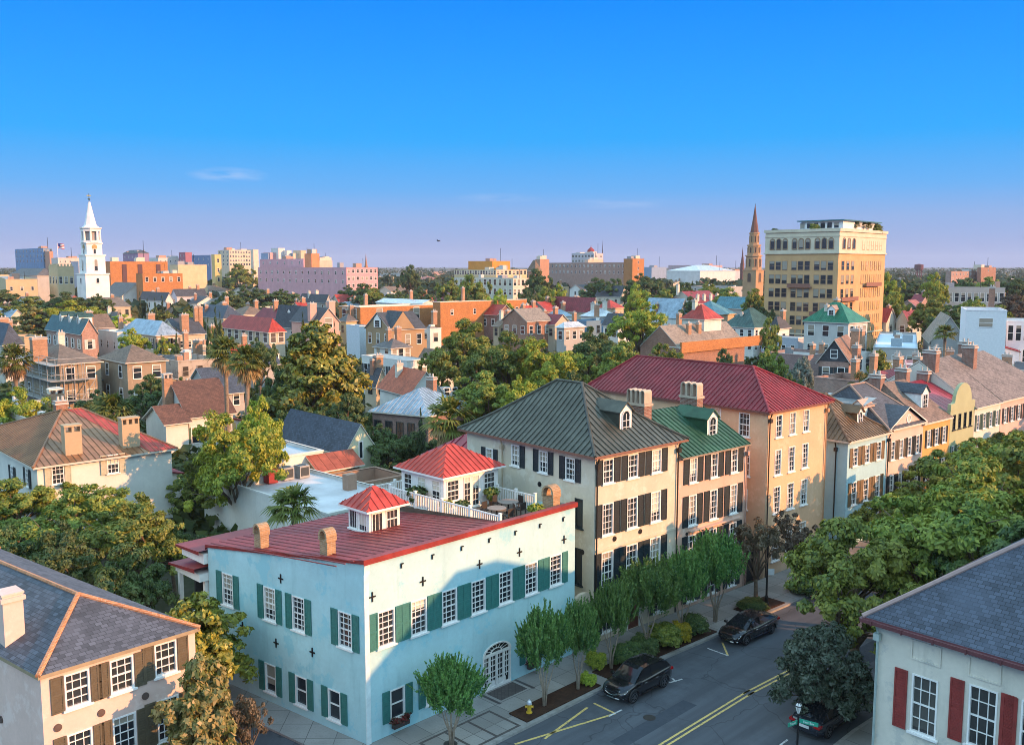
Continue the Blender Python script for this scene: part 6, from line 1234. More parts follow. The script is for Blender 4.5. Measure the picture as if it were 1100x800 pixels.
# ------------------------------------------------------------------ houses between, further back
fl = [
 ('house with weathered grey roof at the edge of the church trees', -10, 12, 26, 340, 7, OFF, ('gable', 3, 'y'), MB_), ('long brown roofed church hall below the white steeple', 84, 108, 140, 330, 8, BEI, ('gable', 4.5, 'x'), SB),
 ('cream church gable with round window beside the white steeple', 108, 131, 165, 318, 9, WH, ('gable', 9.0, 'y'), SG), ('dark slate roofed house behind the cream church gable', 130, 144, 176, 312, 10, OFF, ('hip', 6, ), SD),
 ('white townhouse with classical pediment beyond the cream church gable', 150, 178, 186, 322, 10, WH, ('gable', 4, 'y'), SD), ('pale temple fronted hall with tall dark windows', 184, 190, 222, 318, 11, stucco((.52, .52, .58), .2), ('gable', 4, 'x'), SD),
 ('brown roofed cream block beside the pale temple fronted hall', 205, 222, 250, 312, 9, OFF, ('hip', 4), SB), ('white gable with terracotta chimney stacks below the temple hall', 202, 212, 236, 326, 8, WH, ('gable', 4, 'y'), SD),
 ('dark hipped roof house above the red verandah house', 208, 240, 262, 342, 8.5, BEI, ('hip', 5), SW), ('brown roofed house with white stucco chimneys left of the maroon roof', 244, 262, 290, 338, 8, OFF, ('hip', 3.6), SB),
 ('pink roughcast cottage among the cypresses', 176, 182, 192, 338, 7, PNK, ('gable', 3.4, 'y'), SB), ('pale pink blank block with flat roof below the purple hotel', 258, 268, 299, 322, 9, S_(.58, .46, .40), ('flat', .6), FLT),
 ('tan stepped block below the purple hotel', 250, 262, 296, 305, 10, YLO, ('flat', .6), FLT), ('red roofed market hall with cream pediment', 278, 308, 338, 308, 11, OFF, ('gable', 6, 'y'), MR),
 ('grey house with steep slate roof below the market hall', 296, 312, 326, 326, 8, GRY, ('gable', 5, 'y'), SW), ('cream low house with flat roof beside the slate dormer house', 268, 290, 320, 331, 8, OFF, ('flat', .6), FLT),
 ('dark house with row of ornate white dormers and cream chimneys', 322, 350, 356, 324, 9, GRY, ('gable', 4, 'y'), SD), ('cream house with red dormers and tall yellow chimneys', 356, 364, 388, 324, 9, OFF, ('gable', 4, 'x'), MR),
 ('blue hipped conservatory roof beside the yellow chimneys', 360, 368, 390, 330, 7, GRY, ('hip', 3), MB_), ('pale blue shopfront house among the far trees', 410, 416, 434, 316, 8, plain((.30, .45, .55), .6), ('flat', .8), FLW),
 ('low cream house with flat roof above the blue shopfront', 412, 424, 440, 308, 8, OFF, ('flat', .6), FLT), ('brown roofed hall in the far trees beside the tan hotel wing', 402, 416, 428, 300, 9, BEI, ('gable', 4, 'y'), SB),
 ('purple brick hall with slate roof in the far trees', 424, 440, 448, 304, 9, PUR, ('gable', 4, 'y'), SD), ('long grey metal shed near the far treeline', 404, 430, 436, 294, 9, GRY, ('flat', .6), FLW),
 ('white and brick range near the far treeline', 432, 462, 484, 292, 9, BRP, ('flat', .6), FLW), ('terracotta roofed octagon hall in the far trees', 446, 458, 472, 300, 9, TAN, ('hip', 5), MRB),
 ('crimson hipped roof house with pale blue gable', 440, 452, 466, 322, 9, BRP, ('hip', 5), MR), ('maroon roofed house beside the pale blue gable', 464, 478, 490, 324, 8, OFF, ('gable', 4, 'y'), MD),
 ('long white vaulted metal roof behind the orange brick warehouse', 404, 452, 470, 327, 10, WH, ('gable', 2, 'y'), MW), ('pink roofed cottage beneath the trees by the white office block', 540, 552, 562, 322, 8, PNK, ('hip', 3), MRB),
 ('white roofed long house with purple wall among the red roofs', 555, 584, 592, 326, 8, PUR, ('gable', 3, 'y'), MW), ('brick gabled house with wide sand coloured roof', 540, 566, 592, 345, 9, BRK, ('gable', 4.4, 'x'), ST),
 ('house with bright red roof wrapped round a white dormer', 508, 534, 552, 338, 9, BRD, ('gable', 4, 'y'), MR), ('tiny tan cottage with brick outhouse in front of the bright red roof', 530, 536, 552, 350, 7, TAN, ('gable', 2.4, 'y'), SB),
 ('white walled house with grey blue hip among the red roofs', 586, 598, 614, 340, 8, WH, ('hip', 3), MB_), ('house with wine red lean roof and cream chimneys', 572, 596, 612, 348, 8, BEI, ('gable', 3.4, 'y'), MD),
 ('house with large dark red roof plane and yellow chimneys', 592, 634, 644, 334, 9, BEI, ('gable', 6, 'y'), MD), ('maroon roofed cottage left of the large dark red roof', 574, 590, 604, 330, 9, PUR, ('gable', 5, 'y'), MD),
 ('white metal roofed house with chimney row behind the lime tree', 624, 640, 662, 340, 8.5, WH, ('hip', 3), MW), ('deep blue house with white flat roof and white framed window', 612, 630, 655, 345, 8.5, plain((.10, .20, .30), .6), ('flat', .5), FLW),
 ('pale hipped roof house with metal roof in front of the deep blue house', 598, 606, 628, 352, 7.6, GRY, ('hip', 2), MW), ('cream gable with black roof in front of the long blue brick range', 640, 666, 676, 318, 11, OFF, ('gable', 6, 'y'), SD),
 ('lavender flat roofed house beside the cream black roofed gable', 672, 676, 713, 325, 9, S_(.48, .38, .40), ('flat', .5), FLW), ('white boxy building with cream side beneath the long blue brick range', 600, 610, 620, 302, 12, WH, ('flat', .6), FLW),
 ('low yellow house between trees and the white boxy building', 588, 602, 611, 308, 10, YLO, ('flat', .6), FLT), ('white low house left of the low yellow house', 572, 588, 596, 306, 9, WH, ('hip', 3), SG),
 ('tan flat block right of the white boxy building', 636, 650, 664, 300, 9, YLO, ('flat', .5), FLT), ('cream low house under the orange brick tower', 700, 712, 730, 300, 9, OFF, ('hip', 3), SB),
 ('small cream cottage with brick chimneys below the white terminal roof', 712, 722, 738, 305, 9, OFF, ('gable', 3, 'y'), SB), ('long concrete deck building left of the brown steeple', 742, 782, 802, 308, 11, GRY, ('flat', .6), FLG),
 ('white low range beside the brown steeple', 752, 780, 800, 300, 11, WH, ('flat', .6), FLW), ('white glazed shed beyond the concrete deck', 764, 790, 802, 295, 11, plain((.5, .55, .6), .5), ('flat', .6), FLW),
 ('red tiled bungalow with verandah right of the tower', 964, 986, 994, 331, 8, BRP, ('gable', 4, 'x'), MRB), ('maroon gabled house behind the red tiled bungalow', 978, 990, 1000, 324, 9, BRP, ('gable', 4, 'y'), MD),
 ('little red gabled house at the foot of the tower', 940, 952, 962, 345, 8, OFF, ('gable', 5, 'y'), MR), ('cream dormer house with crimson roof at the foot of the tower', 963, 976, 990, 345, 8, OFF, ('gable', 4, 'x'), MD),
 ('low pale house hidden in the trees beyond the bungalow', 974, 984, 998, 312, 8, GRY, ('flat', .5), FLG), ('yellow cottage beside the long grey arcade', 1074, 1078, 1084, 313, 9, YLO, ('flat', .5), FLT),
 ('white shed roofs behind the blank white building', 1064, 1072, 1084, 326, 8, WH, ('gable', 3, 'y'), MW), ('low cream range under the right hand trees', 1022, 1034, 1046, 323, 8, OFF, ('flat', .5), FLT),
 ('long low white range near the right hand horizon', 1068, 1084, 1110, 300, 9, WH, ('flat', .5), FLW), ('pale low house near the far trees right of the tower', 958, 968, 976, 300, 9, OFF, ('hip', 3), SG)]
fl += [('white flat roofed block behind the low white annexe', 128, 140, 152, 352, 8, WH, ('flat', .6), FLW), ('small brick house with grey hip roof left of the pale blue hipped roof', 112, 124, 134, 346, 8, BRP, ('hip', 4), SG),
 ('cream flat roofed house between the cypresses and the ruin', 206, 214, 238, 371, 6.5, OFF, ('flat', .5), FLW), ('white cottage with red gabled roof behind the tall palms', 244, 252, 272, 384, 6, WH, ('gable', 3, 'x'), MR),
 ('white flat roofed store below the red verandah house', 268, 284, 300, 381, 5.5, WH, ('flat', .5), FLW), ('grey hip roofed house left of the maroon hipped roof', 226, 236, 252, 333, 8.5, OFF, ('hip', 4), SG),
 ('red roofed house behind the slate dormer house', 310, 326, 336, 335, 9, BEI, ('gable', 4, 'x'), MR), ('pale yellow house beside the salmon gable end', 364, 372, 384, 345, 8, YLO, ('hip', 3), SG),
 ('white roofed annexe in front of the orange brick warehouse', 452, 462, 474, 353, 8, WH, ('flat', .5), FLW), ('red roofed cottage at the corner of the taller brick block', 556, 564, 580, 339, 8.5, BRP, ('gable', 4, 'x'), MR),
 ('low white house with grey hip roof below the gothic house', 402, 420, 441, 374, 6.2, WH, ('hip', 2.5), SG), ('slate roofed cottage left of the rust red roof', 392, 404, 414, 411, 5.5, BEI, ('gable', 3, 'y'), SD),
 ('white flat roofed garage right of the rust red roof', 470, 476, 492, 421, 5, WH, ('flat', .4), FLW), ('crimson roofed row between the sand roofed house and the dark red roof', 566, 588, 602, 334, 8.8, BRP, ('gable', 4, 'x'), MR),
 ('white flat roofed block above the crimson roofed row', 536, 560, 576, 329, 9, WH, ('flat', .5), FLW), ('pale grey metal hip roof among the red roofs', 604, 620, 638, 329, 9, GRY, ('hip', 4), MW),
 ('red hip roof left of the lime tree', 640, 656, 670, 331, 9, BEI, ('hip', 4), MR), ('white gable with slate roof left of the lime tree', 648, 664, 676, 349, 8, WH, ('gable', 4, 'y'), SD),
 ('low white flat roof behind the brick gabled hall', 700, 720, 744, 357, 7.5, WH, ('flat', .5), FLW), ('maroon roofed house right of the crimson chimneyed roof', 774, 784, 797, 326, 9, BEI, ('hip', 4), MD),
 ('white house with slate roof beside the dark green hipped roof', 826, 836, 848, 353, 8.5, WH, ('hip', 4), SD), ('white flat roofed shop beside the pale blue membrane roof', 898, 912, 936, 381, 7.5, WH, ('flat', .5), FLW),
 ('white terrace beyond the purple brick hall', 430, 446, 464, 297, 10, WH, ('flat', .5), FLW), ('cream long house below the salmon hotel wing', 406, 420, 440, 313, 8.5, OFF, ('gable', 4, 'x'), SB),
 ('red roofed long house behind the white vaulted roof', 470, 486, 504, 318, 9, BEI, ('gable', 4, 'x'), MR), ('white house at the foot of the long brick range', 612, 624, 642, 311, 9, WH, ('gable', 4, 'x'), SD),
 ('pale roofed house below the orange brick tower', 668, 682, 698, 313, 9, OFF, ('hip', 4), MW), ('white port house below the white terminal roof', 724, 738, 754, 298, 9, WH, ('flat', .5), FLW),
 ('dark red roofed house below the white terminal roof', 744, 756, 772, 305, 9, BEI, ('gable', 4, 'x'), MD), ('cream house left of the yellow crenellated tower', 30, 42, 55, 309, 9, OFF, ('hip', 4), SG),
 ('rust roofed house in the church trees', 58, 74, 92, 325, 9, BEI, ('hip', 4), MRB), ('white gabled house among the church trees', 18, 30, 48, 327, 9, WH, ('gable', 4, 'x'), SG),
 ('grey roofed house right of the temple fronted hall', 226, 238, 258, 324, 9, OFF, ('hip', 4), SG), ('long cream house left of the red market hall', 248, 264, 284, 315, 9, OFF, ('gable', 4, 'x'), SB),
 ('white low house in front of the grey arcade', 1040, 1056, 1082, 331, 8, WH, ('flat', .5), FLW), ('red roofed house below the grey arcade', 1002, 1014, 1032, 333, 8, BEI, ('hip', 4), MR)]
for l, xl, xc, xr, ye, h, wl_, rf, rm_ in fl:
    ex = hash_(l + 'x'); B = mh('town_house' if rf[0] != 'flat' else 'flat_roof_house', l, xl, xc, xr, ye, h, wall=wl_, roof=(rf[0], rf[1] * (.72 if rf[0] != 'flat' else 1), *rf[2:]), rm=rm_, wf=(max(1, min(4, int((xr - xc) / 7))), 1, min(h * .55, 4.6)), wl=(max(1, min(4, int((xc - xl) / 7))), 1, min(h * .55, 4.6)), wsz=(1.3, 2.2), cat='house', fr=wl_ if hash_(l) > .45 else None, ch=((.8, .5, h * .1, 1.3, 3.6),) if 'chimney' in l or hash_(l) > .5 else (), chm=CT if hash_(l) > .3 else CW)
    clutter(B, l, rf[0])
for l_, B in list(HB.items())[:60]:
    if B.e['category'] != 'annexe' and B.W > 5: clutter(B, l_, 'flat' if 'flat' in B.e.name or 'ruin' in B.e.name else 'pitched')
# ------------------------------------------------------------------ the skyline
HZB = lambda *c: stucco(tuple(c), .1)
B = mh('office_tower', 'beige ten storey office tower with arched top floor windows and roof garden', 823, 902, 952, 245.5, dist=250, th=43, wall=stucco((.57, .355, .18), .25, (.3, .2, .1)), roof=('flat', 1.0), rm=FLG, cop=OFF)
hh = B.h; fh = 3.75; SASH = plain((.34, .22, .13), .6); cnt = 0; extra = MB()
for k in (0, 3):
    a, d, L = B.side(k); n = Vector((d.y, -d.x)); ang = math.atan2(d.y, d.x)
    for (z0, z1, o_, u0, u1) in ((hh - 6.2, hh + .1, .10, 0, L), (hh - 6.6, hh - 6.2, .35, 0, L), (hh - .7, hh + .1, .45, 0, L), (hh - 2.0, hh - 1.7, .25, 0, L), (5.2, 5.6, .2, 0, L)):
        M = Matrix.Translation((a.x, a.y, 0)) @ Matrix.Rotation(ang, 4, 'Z'); pb_ = MB(); pb_.box(u0 - o_ * .97, u1 + o_ * .97, -o_, -.004, z0, z1, 0, M); B.part('cornice', stucco((.62, .55, .42), .2), pb_)
def arch_fn(w, h):
    b = MB(); pts = [(-w / 2, 0), (w / 2, 0)] + [(w / 2 * math.cos(math.pi * i / 8), h - w / 2 + w / 2 * math.sin(math.pi * i / 8)) for i in range(9)]; b.poly([(x, -.12, z) for x, z in pts], 1)
    for i in range(len(pts)): p, q = pts[i], pts[(i + 1) % len(pts)]; b.tube([(p[0], -.12, p[1]), (q[0], -.12, q[1])], .13, 4)
    return b
def tower_win(k, u, z, w, h, arch=False):
    global cnt
    if arch: o = link('window', shared(('arch', w, h), lambda: arch_fn(w, h), 'window', (SASH, GL)), B.e); B.place(o, k, u, z, .06)
    else: B.far(k, u, z, w, h, 1, 2, fr=SASH)
L3 = B.side(3)[2]; L0 = B.side(0)[2]; cols3 = [L3 * (.10 + .09 * i) for i in range(3)] + [L3 * (.41 + .09 * i) for i in range(3)] + [L3 * (.72 + .09 * i) for i in range(3)]; cols0 = [L0 * (.09 + .10 * i) for i in range(3)]; colsf = [L0 * (.50 + .095 * i) for i in range(5)]
for j in range(8):
    z = hh - 5.3 - (0 if j == 0 else 1.9) - fh * j
    for u in cols3: tower_win(3, u, z, 1.4, 2.9 if j == 0 else 2.35, j == 0)
    for u in cols0:
        if j < 7: tower_win(0, u, z, 1.6, 2.9 if j == 0 else 2.35, j == 0)
rest = MB()                                          # the remaining far bays of the sunny side
a, d, L = B.side(0); M0 = Matrix.Translation((a.x, a.y, 0)) @ Matrix.Rotation(math.atan2(d.y, d.x), 4, 'Z')
for j in range(8):
    z = hh - 5.3 - (0 if j == 0 else 1.9) - fh * j
    for u in colsf:
        rest.poly([M0 @ Vector((x, -.05, zz)) for x, zz in ((u - .7, z), (u + .7, z), (u + .7, z + 2.3), (u - .7, z + 2.3))], 1)
        for e in (-.75, .75): rest.box(u + e - .08, u + e + .08, -.12, -.01, z - .1, z + 2.4, 0, M0)
        rest.box(u - .7, u + .7, -.11, -.01, z + 1.1, z + 1.2, 0, M0); rest.box(u - .7, u + .7, -.14, -.01, z - .15, z, 0, M0)
ro_ = B.part('window_bays', [SASH, glass((.05, .04, .03), (.5, .36, .16), .5)], rest); ro_['kind'] = 'stuff'
for k, u, z in ((3, L3 * .5, hh - 5.3 - 1.9 - fh * 2 - 1.1), (3, L3 * .82, hh - 5.3 - 1.9 - fh * 4 - 1.1), (3, L3 * .2, hh - 5.3 - 1.9 - fh * 5 - 1.1), (0, L0 * .2, hh - 5.3 - 1.9 - fh * 3 - .9), (0, L0 * .7, hh - 5.3 - 1.9 - fh * 2 - .9)):
    b = MB(); w_ = L3 * .16
    if k == 0: w_ = L0 * .17
    b.box(-w_, w_, -1.0, 0, 0, .25); b.box(-w_, w_, -1.0, -.9, .25, 1.1); B.place(B.part('balcony', plain((.22, .10, .07), .7), b), k, u, z)
ph = MB(); ph.box(L0 * .15, L0 * .9, L3 * .02 + .8, L3 * .62, hh - .9, hh + 2.3); po_ = B.part('penthouse', WHITE, ph); p2 = MB(); p2.poly([(L0 * .12, .4, hh + 2.35), (L0 * .93, .4, hh + 2.35), (L0 * .93, L3 * .66, hh + 2.35), (L0 * .12, L3 * .66, hh + 2.35)])
p2.box(L0 * .12, L0 * .93, .4, L3 * .66, hh + 2.31, hh + 2.6); p2.build('penthouse_roof', MT, po_)
for i in range(6):
    b = far_fn(1.3, 1.5, 1, 1, False); o = b.build('window', [WHITE, GL], po_); o.location = (L0 * .15 - .02, 3 + i * (L3 * .55 / 6), hh + .4); o.rotation_euler = (0, 0, -math.pi / 2)
for i, u in enumerate((.42, .58, .68)): palm(('small palm on the tower roof nearest the penthouse', 'middle small palm on the tower roof terrace', 'small palm on the tower roof beside the green shrub')[i], 0, 0, 3.0, 0, i, False, P=B.world(L0 * u, 1.3, hh - .95), h=3.4, lean=.05)
T = B.world(L0 * .86, 1.6, hh - .95); tree('bushy shrub at the end of the tower roof garden', 'shrub', 0, T, 4.6, 3.4, 'oak'); T = B.world(1.6, L3 * .36, hh - .95); tree('small shrub in front of the tower penthouse', 'shrub', 0, T, 2.8, 2.6, 'oak')
T = B.world(1.0, L3 * .9, hh - .95); tree('row of low planting on the shaded edge of the tower roof', 'shrub', 0, T, 2.0, 1.6, 'dark')
# white church steeple
def steeple_base(name, label, x, D, th): P = dp(x, 300, D); return thing(name, label, 'church steeple', (P.x, D, 0), math.pi / 2 - rad(th)), lambda y: dp(x, y, D).z, D / FPX
SWT = stucco((.78, .77, .74), .12); e, zf, m = steeple_base('church_steeple', 'tall white church steeple with clock, arcaded belfry and pointed spire', 100, 430, 45); C45 = .7071
def sq(b, hw, z0, z1, mm=0): b.box(-hw, hw, -hw, hw, z0, z1, mm)
hw1 = 35 * m / 2 * C45; b = MB(); sq(b, hw1, 0, zf(295)); sq(b, hw1 * 1.06, zf(295), zf(293.5)); b.build('tower', SWT, e); tw = e
b = MB(); hw2 = 28 * m / 2 * C45; sq(b, hw2, zf(293.4), zf(275)); sq(b, hw2 * 1.08, zf(275), zf(273.6)); b.build('upper_tower', SWT, e)
b = MB(); hw3 = 22.5 * m / 2 * C45; sq(b, hw3, zf(273.5), zf(262)); sq(b, hw3 * 1.1, zf(262), zf(260.8)); b.build('clock_stage', SWT, e)
b = MB(); r4 = 19.5 * m / 2; r4i = r4 * .72
b.lathe([(r4 * 1.04, zf(260.7)), (r4 * 1.04, zf(258.6))], 8, 0, (0, 0), rad(22.5)); b.lathe([(r4i, zf(258.5)), (r4i, zf(248))], 8, 1, (0, 0), rad(22.5))
for k in range(8):
    a = rad(22.5 + 45 * k); b.lathe([(.55, zf(258.5)), (.45, zf(248))], 8, 0, (r4 * .9 * math.cos(a), r4 * .9 * math.sin(a)))
b.lathe([(r4 * 1.02, zf(248.6)), (r4 * 1.02, zf(246)), (r4 * 1.14, zf(245.5)), (r4 * 1.14, zf(244.6))], 8, 0, (0, 0), rad(22.5)); b.build('belfry', [SWT, plain((.30, .28, .27), .9)], e)
b = MB(); b.lathe([(r4 * .9, zf(244.5)), (r4 * .62, zf(242)), (r4 * .42, zf(233)), (r4 * .1, zf(217))], 8, 0, (0, 0), rad(22.5)); b.build('spire', SWT, e)
b = MB(); b.tube([(0, 0, zf(217.5)), (0, 0, zf(208))], .14, 6); b.lathe([(.02, zf(215.2)), (.75, zf(214)), (.02, zf(212.4))], 10); b.box(-1.0, .8, -.06, .06, zf(211), zf(209.6)); b.build('weather_vane', plain((.10, .13, .11), .4, .6), e)
for k, rz in enumerate((0, -math.pi / 2)):
    for hw, z0, w_, h_, nm, u_ in ((hw2, zf(291), 1.5, 5.2, 'window', (0,)), (hw1, zf(304), 1.4, 2.4, 'window', (0,)), (hw3, zf(273), 1.2, 2.6, 'window', (0,))):
        o = link(nm, shared(('arch', w_, h_), lambda w_=w_, h_=h_: arch_fn(w_, h_), 'window', (SWT, GL)), e); Mx = Matrix.Rotation(rz, 4, 'Z') @ Vector((0, -hw - .03, z0)); o.location = Mx; o.rotation_euler = (0, 0, rz)
    b = MB(); N = 16
    for i in range(N): a0, a1 = 2 * math.pi * i / N, 2 * math.pi * (i + 1) / N; b.poly([(0, -.2, 0), (1.15 * math.cos(a0), -.18, 1.15 * math.sin(a0)), (1.15 * math.cos(a1), -.18, 1.15 * math.sin(a1))])
    o = b.build('clock_face', plain((.30, .20, .05), .4), e); o.location = Matrix.Rotation(rz, 4, 'Z') @ Vector((0, -hw3, zf(265.5))); o.rotation_euler = (0, 0, rz)
# brown stone steeple
e, zf, m = steeple_base('church_steeple', 'tall brown stone church steeple with dark pointed spire', 809, 500, 45); SST = stucco((.44, .27, .15), .4, (.15, .1, .08)); SSD = stucco((.17, .085, .065), .3)
b = MB(); hw = 21 * m / 2 * .75; sq(b, hw, 0, zf(291)); sq(b, hw * 1.06, zf(291), zf(290)); b.build('tower', SST, e)
prev = zf(289.9)
for y1, px_ in ((274, 17), (263, 14), (250, 10.5)):
    b = MB(); r_ = px_ * m / 2; z1 = zf(y1); b.lathe([(r_, prev), (r_ * .93, z1 - .8), (r_ * 1.06, z1 - .7), (r_ * 1.06, z1)], 8, 0, (0, 0), rad(22.5)); o = b.build('octagon_stage', SST, e)
    for k in range(8):
        a = rad(45 * k); h_ = (z1 - prev) * .55; wo = link('window', shared(('archs', round(h_, 1)), lambda h_=h_: arch_fn(r_ * .3, h_), 'window', (SST, plain((.06, .04, .035), .8))), o); rr = r_ * .925 - .05; wo.location = (rr * math.cos(a), rr * math.sin(a), prev + (z1 - prev) * .2); wo.rotation_euler = (0, 0, a + math.pi / 2)
    prev = z1
b = MB(); r_ = 9.0 * m / 2; b.lathe([(r_, prev), (r_ * .5, zf(236)), (.15, zf(221))], 8, 0, (0, 0), rad(22.5)); b.build('spire', SSD, e); b = MB(); b.tube([(0, 0, zf(221.5)), (0, 0, zf(219))], .15, 5); b.build('cross', IRON, e)
for k, rz in enumerate((0, -math.pi / 2)):
    o = link('window', shared(('arch', 2.2, 5), lambda: arch_fn(2.2, 5), 'window', (SST, plain((.08, .05, .04), .8))), e); o.location = Matrix.Rotation(rz, 4, 'Z') @ Vector((0, -hw - .02, zf(303))); o.rotation_euler = (0, 0, rz)
def spire(label, x, y0, ytop, wpx, D, col, name='distant_spire'):
    e, zf, m = steeple_base(name, label, x, D, 45); b = MB(); h = wpx * m / 2 * .75; sq(b, h, 0, zf(y0)); b.build('tower', col, e); b = MB(); b.lathe([(h * 1.25, zf(y0)), (h * .55, zf(y0 + (ytop - y0) * .45)), (.05, zf(ytop))], 8); b.build('spire', col, e)
spire('thin dark spire behind the brown stone steeple', 797, 283, 265, 4.2, 900, S_(.16, .07, .06)); spire('slim tan church spire behind the pink hotel wing', 393.5, 286, 272, 3.6, 800, S_(.40, .20, .12)); spire('thin dark spire rising beside the glass topped office block', 647, 282, 258, 2.2, 1000, S_(.08, .05, .06))
def sk(name, label, xl, xc, xr, ye, dist, wall, **k):
    B = mh(name, label, xl, xc, xr, ye, dist=dist, wall=wall, cat=k.pop('cat', 'building'), **{**dict(roof=('flat', 1.0), rm=FLG), **k}); r = random.Random(label); f = dist / 500
    if name not in ('roof_unit', 'castle_tower') and B.W > 4 * f:
        for _ in range(r.randint(2, 4)):
            w_ = r.uniform(2, 4.5) * f; x = r.uniform(.5, max(.6, B.W - w_)); y = r.uniform(.5, max(.6, min(B.D, 30) - w_)); b = MB(); b.box(x, x + w_, y, y + w_, B.h - .9, B.h + r.uniform(1.0, 2.6)); B.part('roof_plant', plain(r.choice([(.5, .48, .46), (.28, .28, .3), (.6, .52, .42), (.4, .24, .18)]), .8), b)
        b = MB(); b.tube([(B.W * .6, 2, B.h - .5), (B.W * .6, 2, B.h + r.uniform(4, 7) * f)], .12 * f, 4); B.part('antenna', IRON, b)
    return B
GLB = plain((.08, .20, .36), .35, .1, .25, .25)
sk('office_block', 'blue glass office block on the far left skyline', 16, 46, 56, 266.5, 950, GLB, wl=(8, 3, 5), wf=(3, 3, 5), wsz=(3.0, 2.6), fr=plain((.25, .32, .42)))
B = sk('castle_tower', 'yellow crenellated square tower beside the white steeple', 52, 61.5, 79, 286, 430, YLO, wf=(3, 1, 9), wl=(3, 1, 9), wsz=(1.3, 3.2), th=45)
for i in range(5): b = MB(); b.box(B.W * i / 5 + .1, B.W * i / 5 + B.W * .12, 0, .4, B.h + .06, B.h + 1.1); B.part('merlon', YLO, b)
for i in range(5): b = MB(); b.box(0, .4, B.D * i / 5 + .1, B.D * i / 5 + B.D * .12, B.h + .061, B.h + 1.1); B.part('merlon', YLO, b)
sk('tan_hall', 'low tan hall with crenellated parapet at the left skyline', -20, 6, 40, 300, 420, YLO, wf=(3, 1, 6), th=60); sk('slate_hall', 'dark roofed hall in front of the blue glass block', 10, 40, 62, 296, 520, GRY, roof=('hip', 4), rm=SG)
sk('office_block', 'white flat block behind the yellow crenellated tower', 55, 62, 88, 277, 800, S_(.62, .50, .44), wf=(5, 1, 5)); sk('office_block', 'rust coloured slab beside the blue glass office block', 49, 53, 57, 270, 940, S_(.5, .26, .18), D=20)
sk('grey_block', 'grey arched window block half hidden by the white steeple', 76, 84, 90, 281, 640, S_(.35, .38, .45), wf=(2, 2, 5))
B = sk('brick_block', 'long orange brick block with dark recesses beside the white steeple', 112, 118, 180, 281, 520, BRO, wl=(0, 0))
for u0 in (.20, .47, .79): b = MB(); b.box(B.W * u0, B.W * (u0 + .075), -.35, -.01, 2, B.h - 1.5); B.part('recess', plain((.10, .05, .05), .9), b)  # dark slabs on the wall face, the shade of recesses put into their colour
sk('brick_block', 'lower orange brick block in front of the dark recessed block', 146, 153, 196, 294, 470, BRO, wf=(5, 1, 5), wsz=(1.4, 2.2)); sk('cream_block', 'cream concrete block with tower bay beside the orange brick blocks', 182, 191, 222, 284.5, 560, S_(.62, .48, .30), wf=(0, 0))
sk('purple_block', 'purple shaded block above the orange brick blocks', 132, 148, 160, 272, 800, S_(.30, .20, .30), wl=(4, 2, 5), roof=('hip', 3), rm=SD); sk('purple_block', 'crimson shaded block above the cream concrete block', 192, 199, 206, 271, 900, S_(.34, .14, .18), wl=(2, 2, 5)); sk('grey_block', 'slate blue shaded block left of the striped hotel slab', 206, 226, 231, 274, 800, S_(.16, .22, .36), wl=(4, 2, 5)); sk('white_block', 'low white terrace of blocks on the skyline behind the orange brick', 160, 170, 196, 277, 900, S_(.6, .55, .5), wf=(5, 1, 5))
sk('bell_tower', 'square yellow bell tower left of the striped hotel slab', 227, 230.5, 237.5, 273.5, 600, S_(.62, .46, .20), wf=(1, 3, 6), wsz=(1.2, 2.4))
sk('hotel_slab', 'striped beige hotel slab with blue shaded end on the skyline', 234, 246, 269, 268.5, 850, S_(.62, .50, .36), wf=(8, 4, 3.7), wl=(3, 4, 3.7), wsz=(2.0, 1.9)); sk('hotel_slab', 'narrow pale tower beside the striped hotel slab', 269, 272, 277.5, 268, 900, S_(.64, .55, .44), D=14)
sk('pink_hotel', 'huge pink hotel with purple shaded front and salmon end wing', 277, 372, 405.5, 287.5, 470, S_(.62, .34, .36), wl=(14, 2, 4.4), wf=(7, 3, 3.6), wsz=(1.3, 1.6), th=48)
sk('pink_hotel', 'upper storey block stacked behind the pink hotel front', 279, 326, 336, 278, 540, S_(.60, .33, .36), wl=(6, 1, 4)); sk('orange_block', 'orange stair tower on the pink hotel roofline', 327, 334.5, 343, 272.5, 520, S_(.62, .24, .12))
for i, (xl, xc, xr, y, c, l) in enumerate(((283, 288, 291, 272, (.30, .36, .50), 'bluish roof unit leftmost above the pink hotel'), (288, 290, 301, 271.5, (.60, .36, .36), 'pink roof unit above the pink hotel'), (293, 299, 306, 266.5, (.62, .60, .58), 'tallest pale roof unit above the pink hotel'), (300, 314, 317, 272, (.20, .28, .36), 'blue glazed roof unit above the pink hotel'), (306, 308, 313, 269, (.66, .64, .60), 'white roof unit above the blue glazed one'), (313, 315, 325, 272, (.66, .55, .42), 'cream roof unit beside the blue glazed one'), (321, 323, 329, 269, (.62, .48, .34), 'cream roof tower beside the orange stair tower'))): sk('roof_unit', l, xl, xc, xr, y, 640, HZB(*c), D=10)
sk('grey_block', 'low stepped cream roofs right of the orange stair tower', 340, 343, 357, 280, 560, S_(.58, .45, .36))
sk('office_block', 'flat topped white office block with two rows of paired windows', 488, 551, 568, 299, 420, S_(.62, .56, .44), wl=(12, 2, 4.2), wf=(4, 2, 4.2), wsz=(1.6, 2.6), th=48); sk('office_block', 'set back upper storey with long dark window band', 488, 533, 566, 290, 450, S_(.62, .48, .28), wl=(16, 1, 3.2), wf=(8, 1, 3.2), wsz=(1.6, 1.8)); sk('orange_block', 'orange sunlit penthouse with dark side above the window band', 503, 529, 548, 280.5, 470, S_(.60, .26, .06))
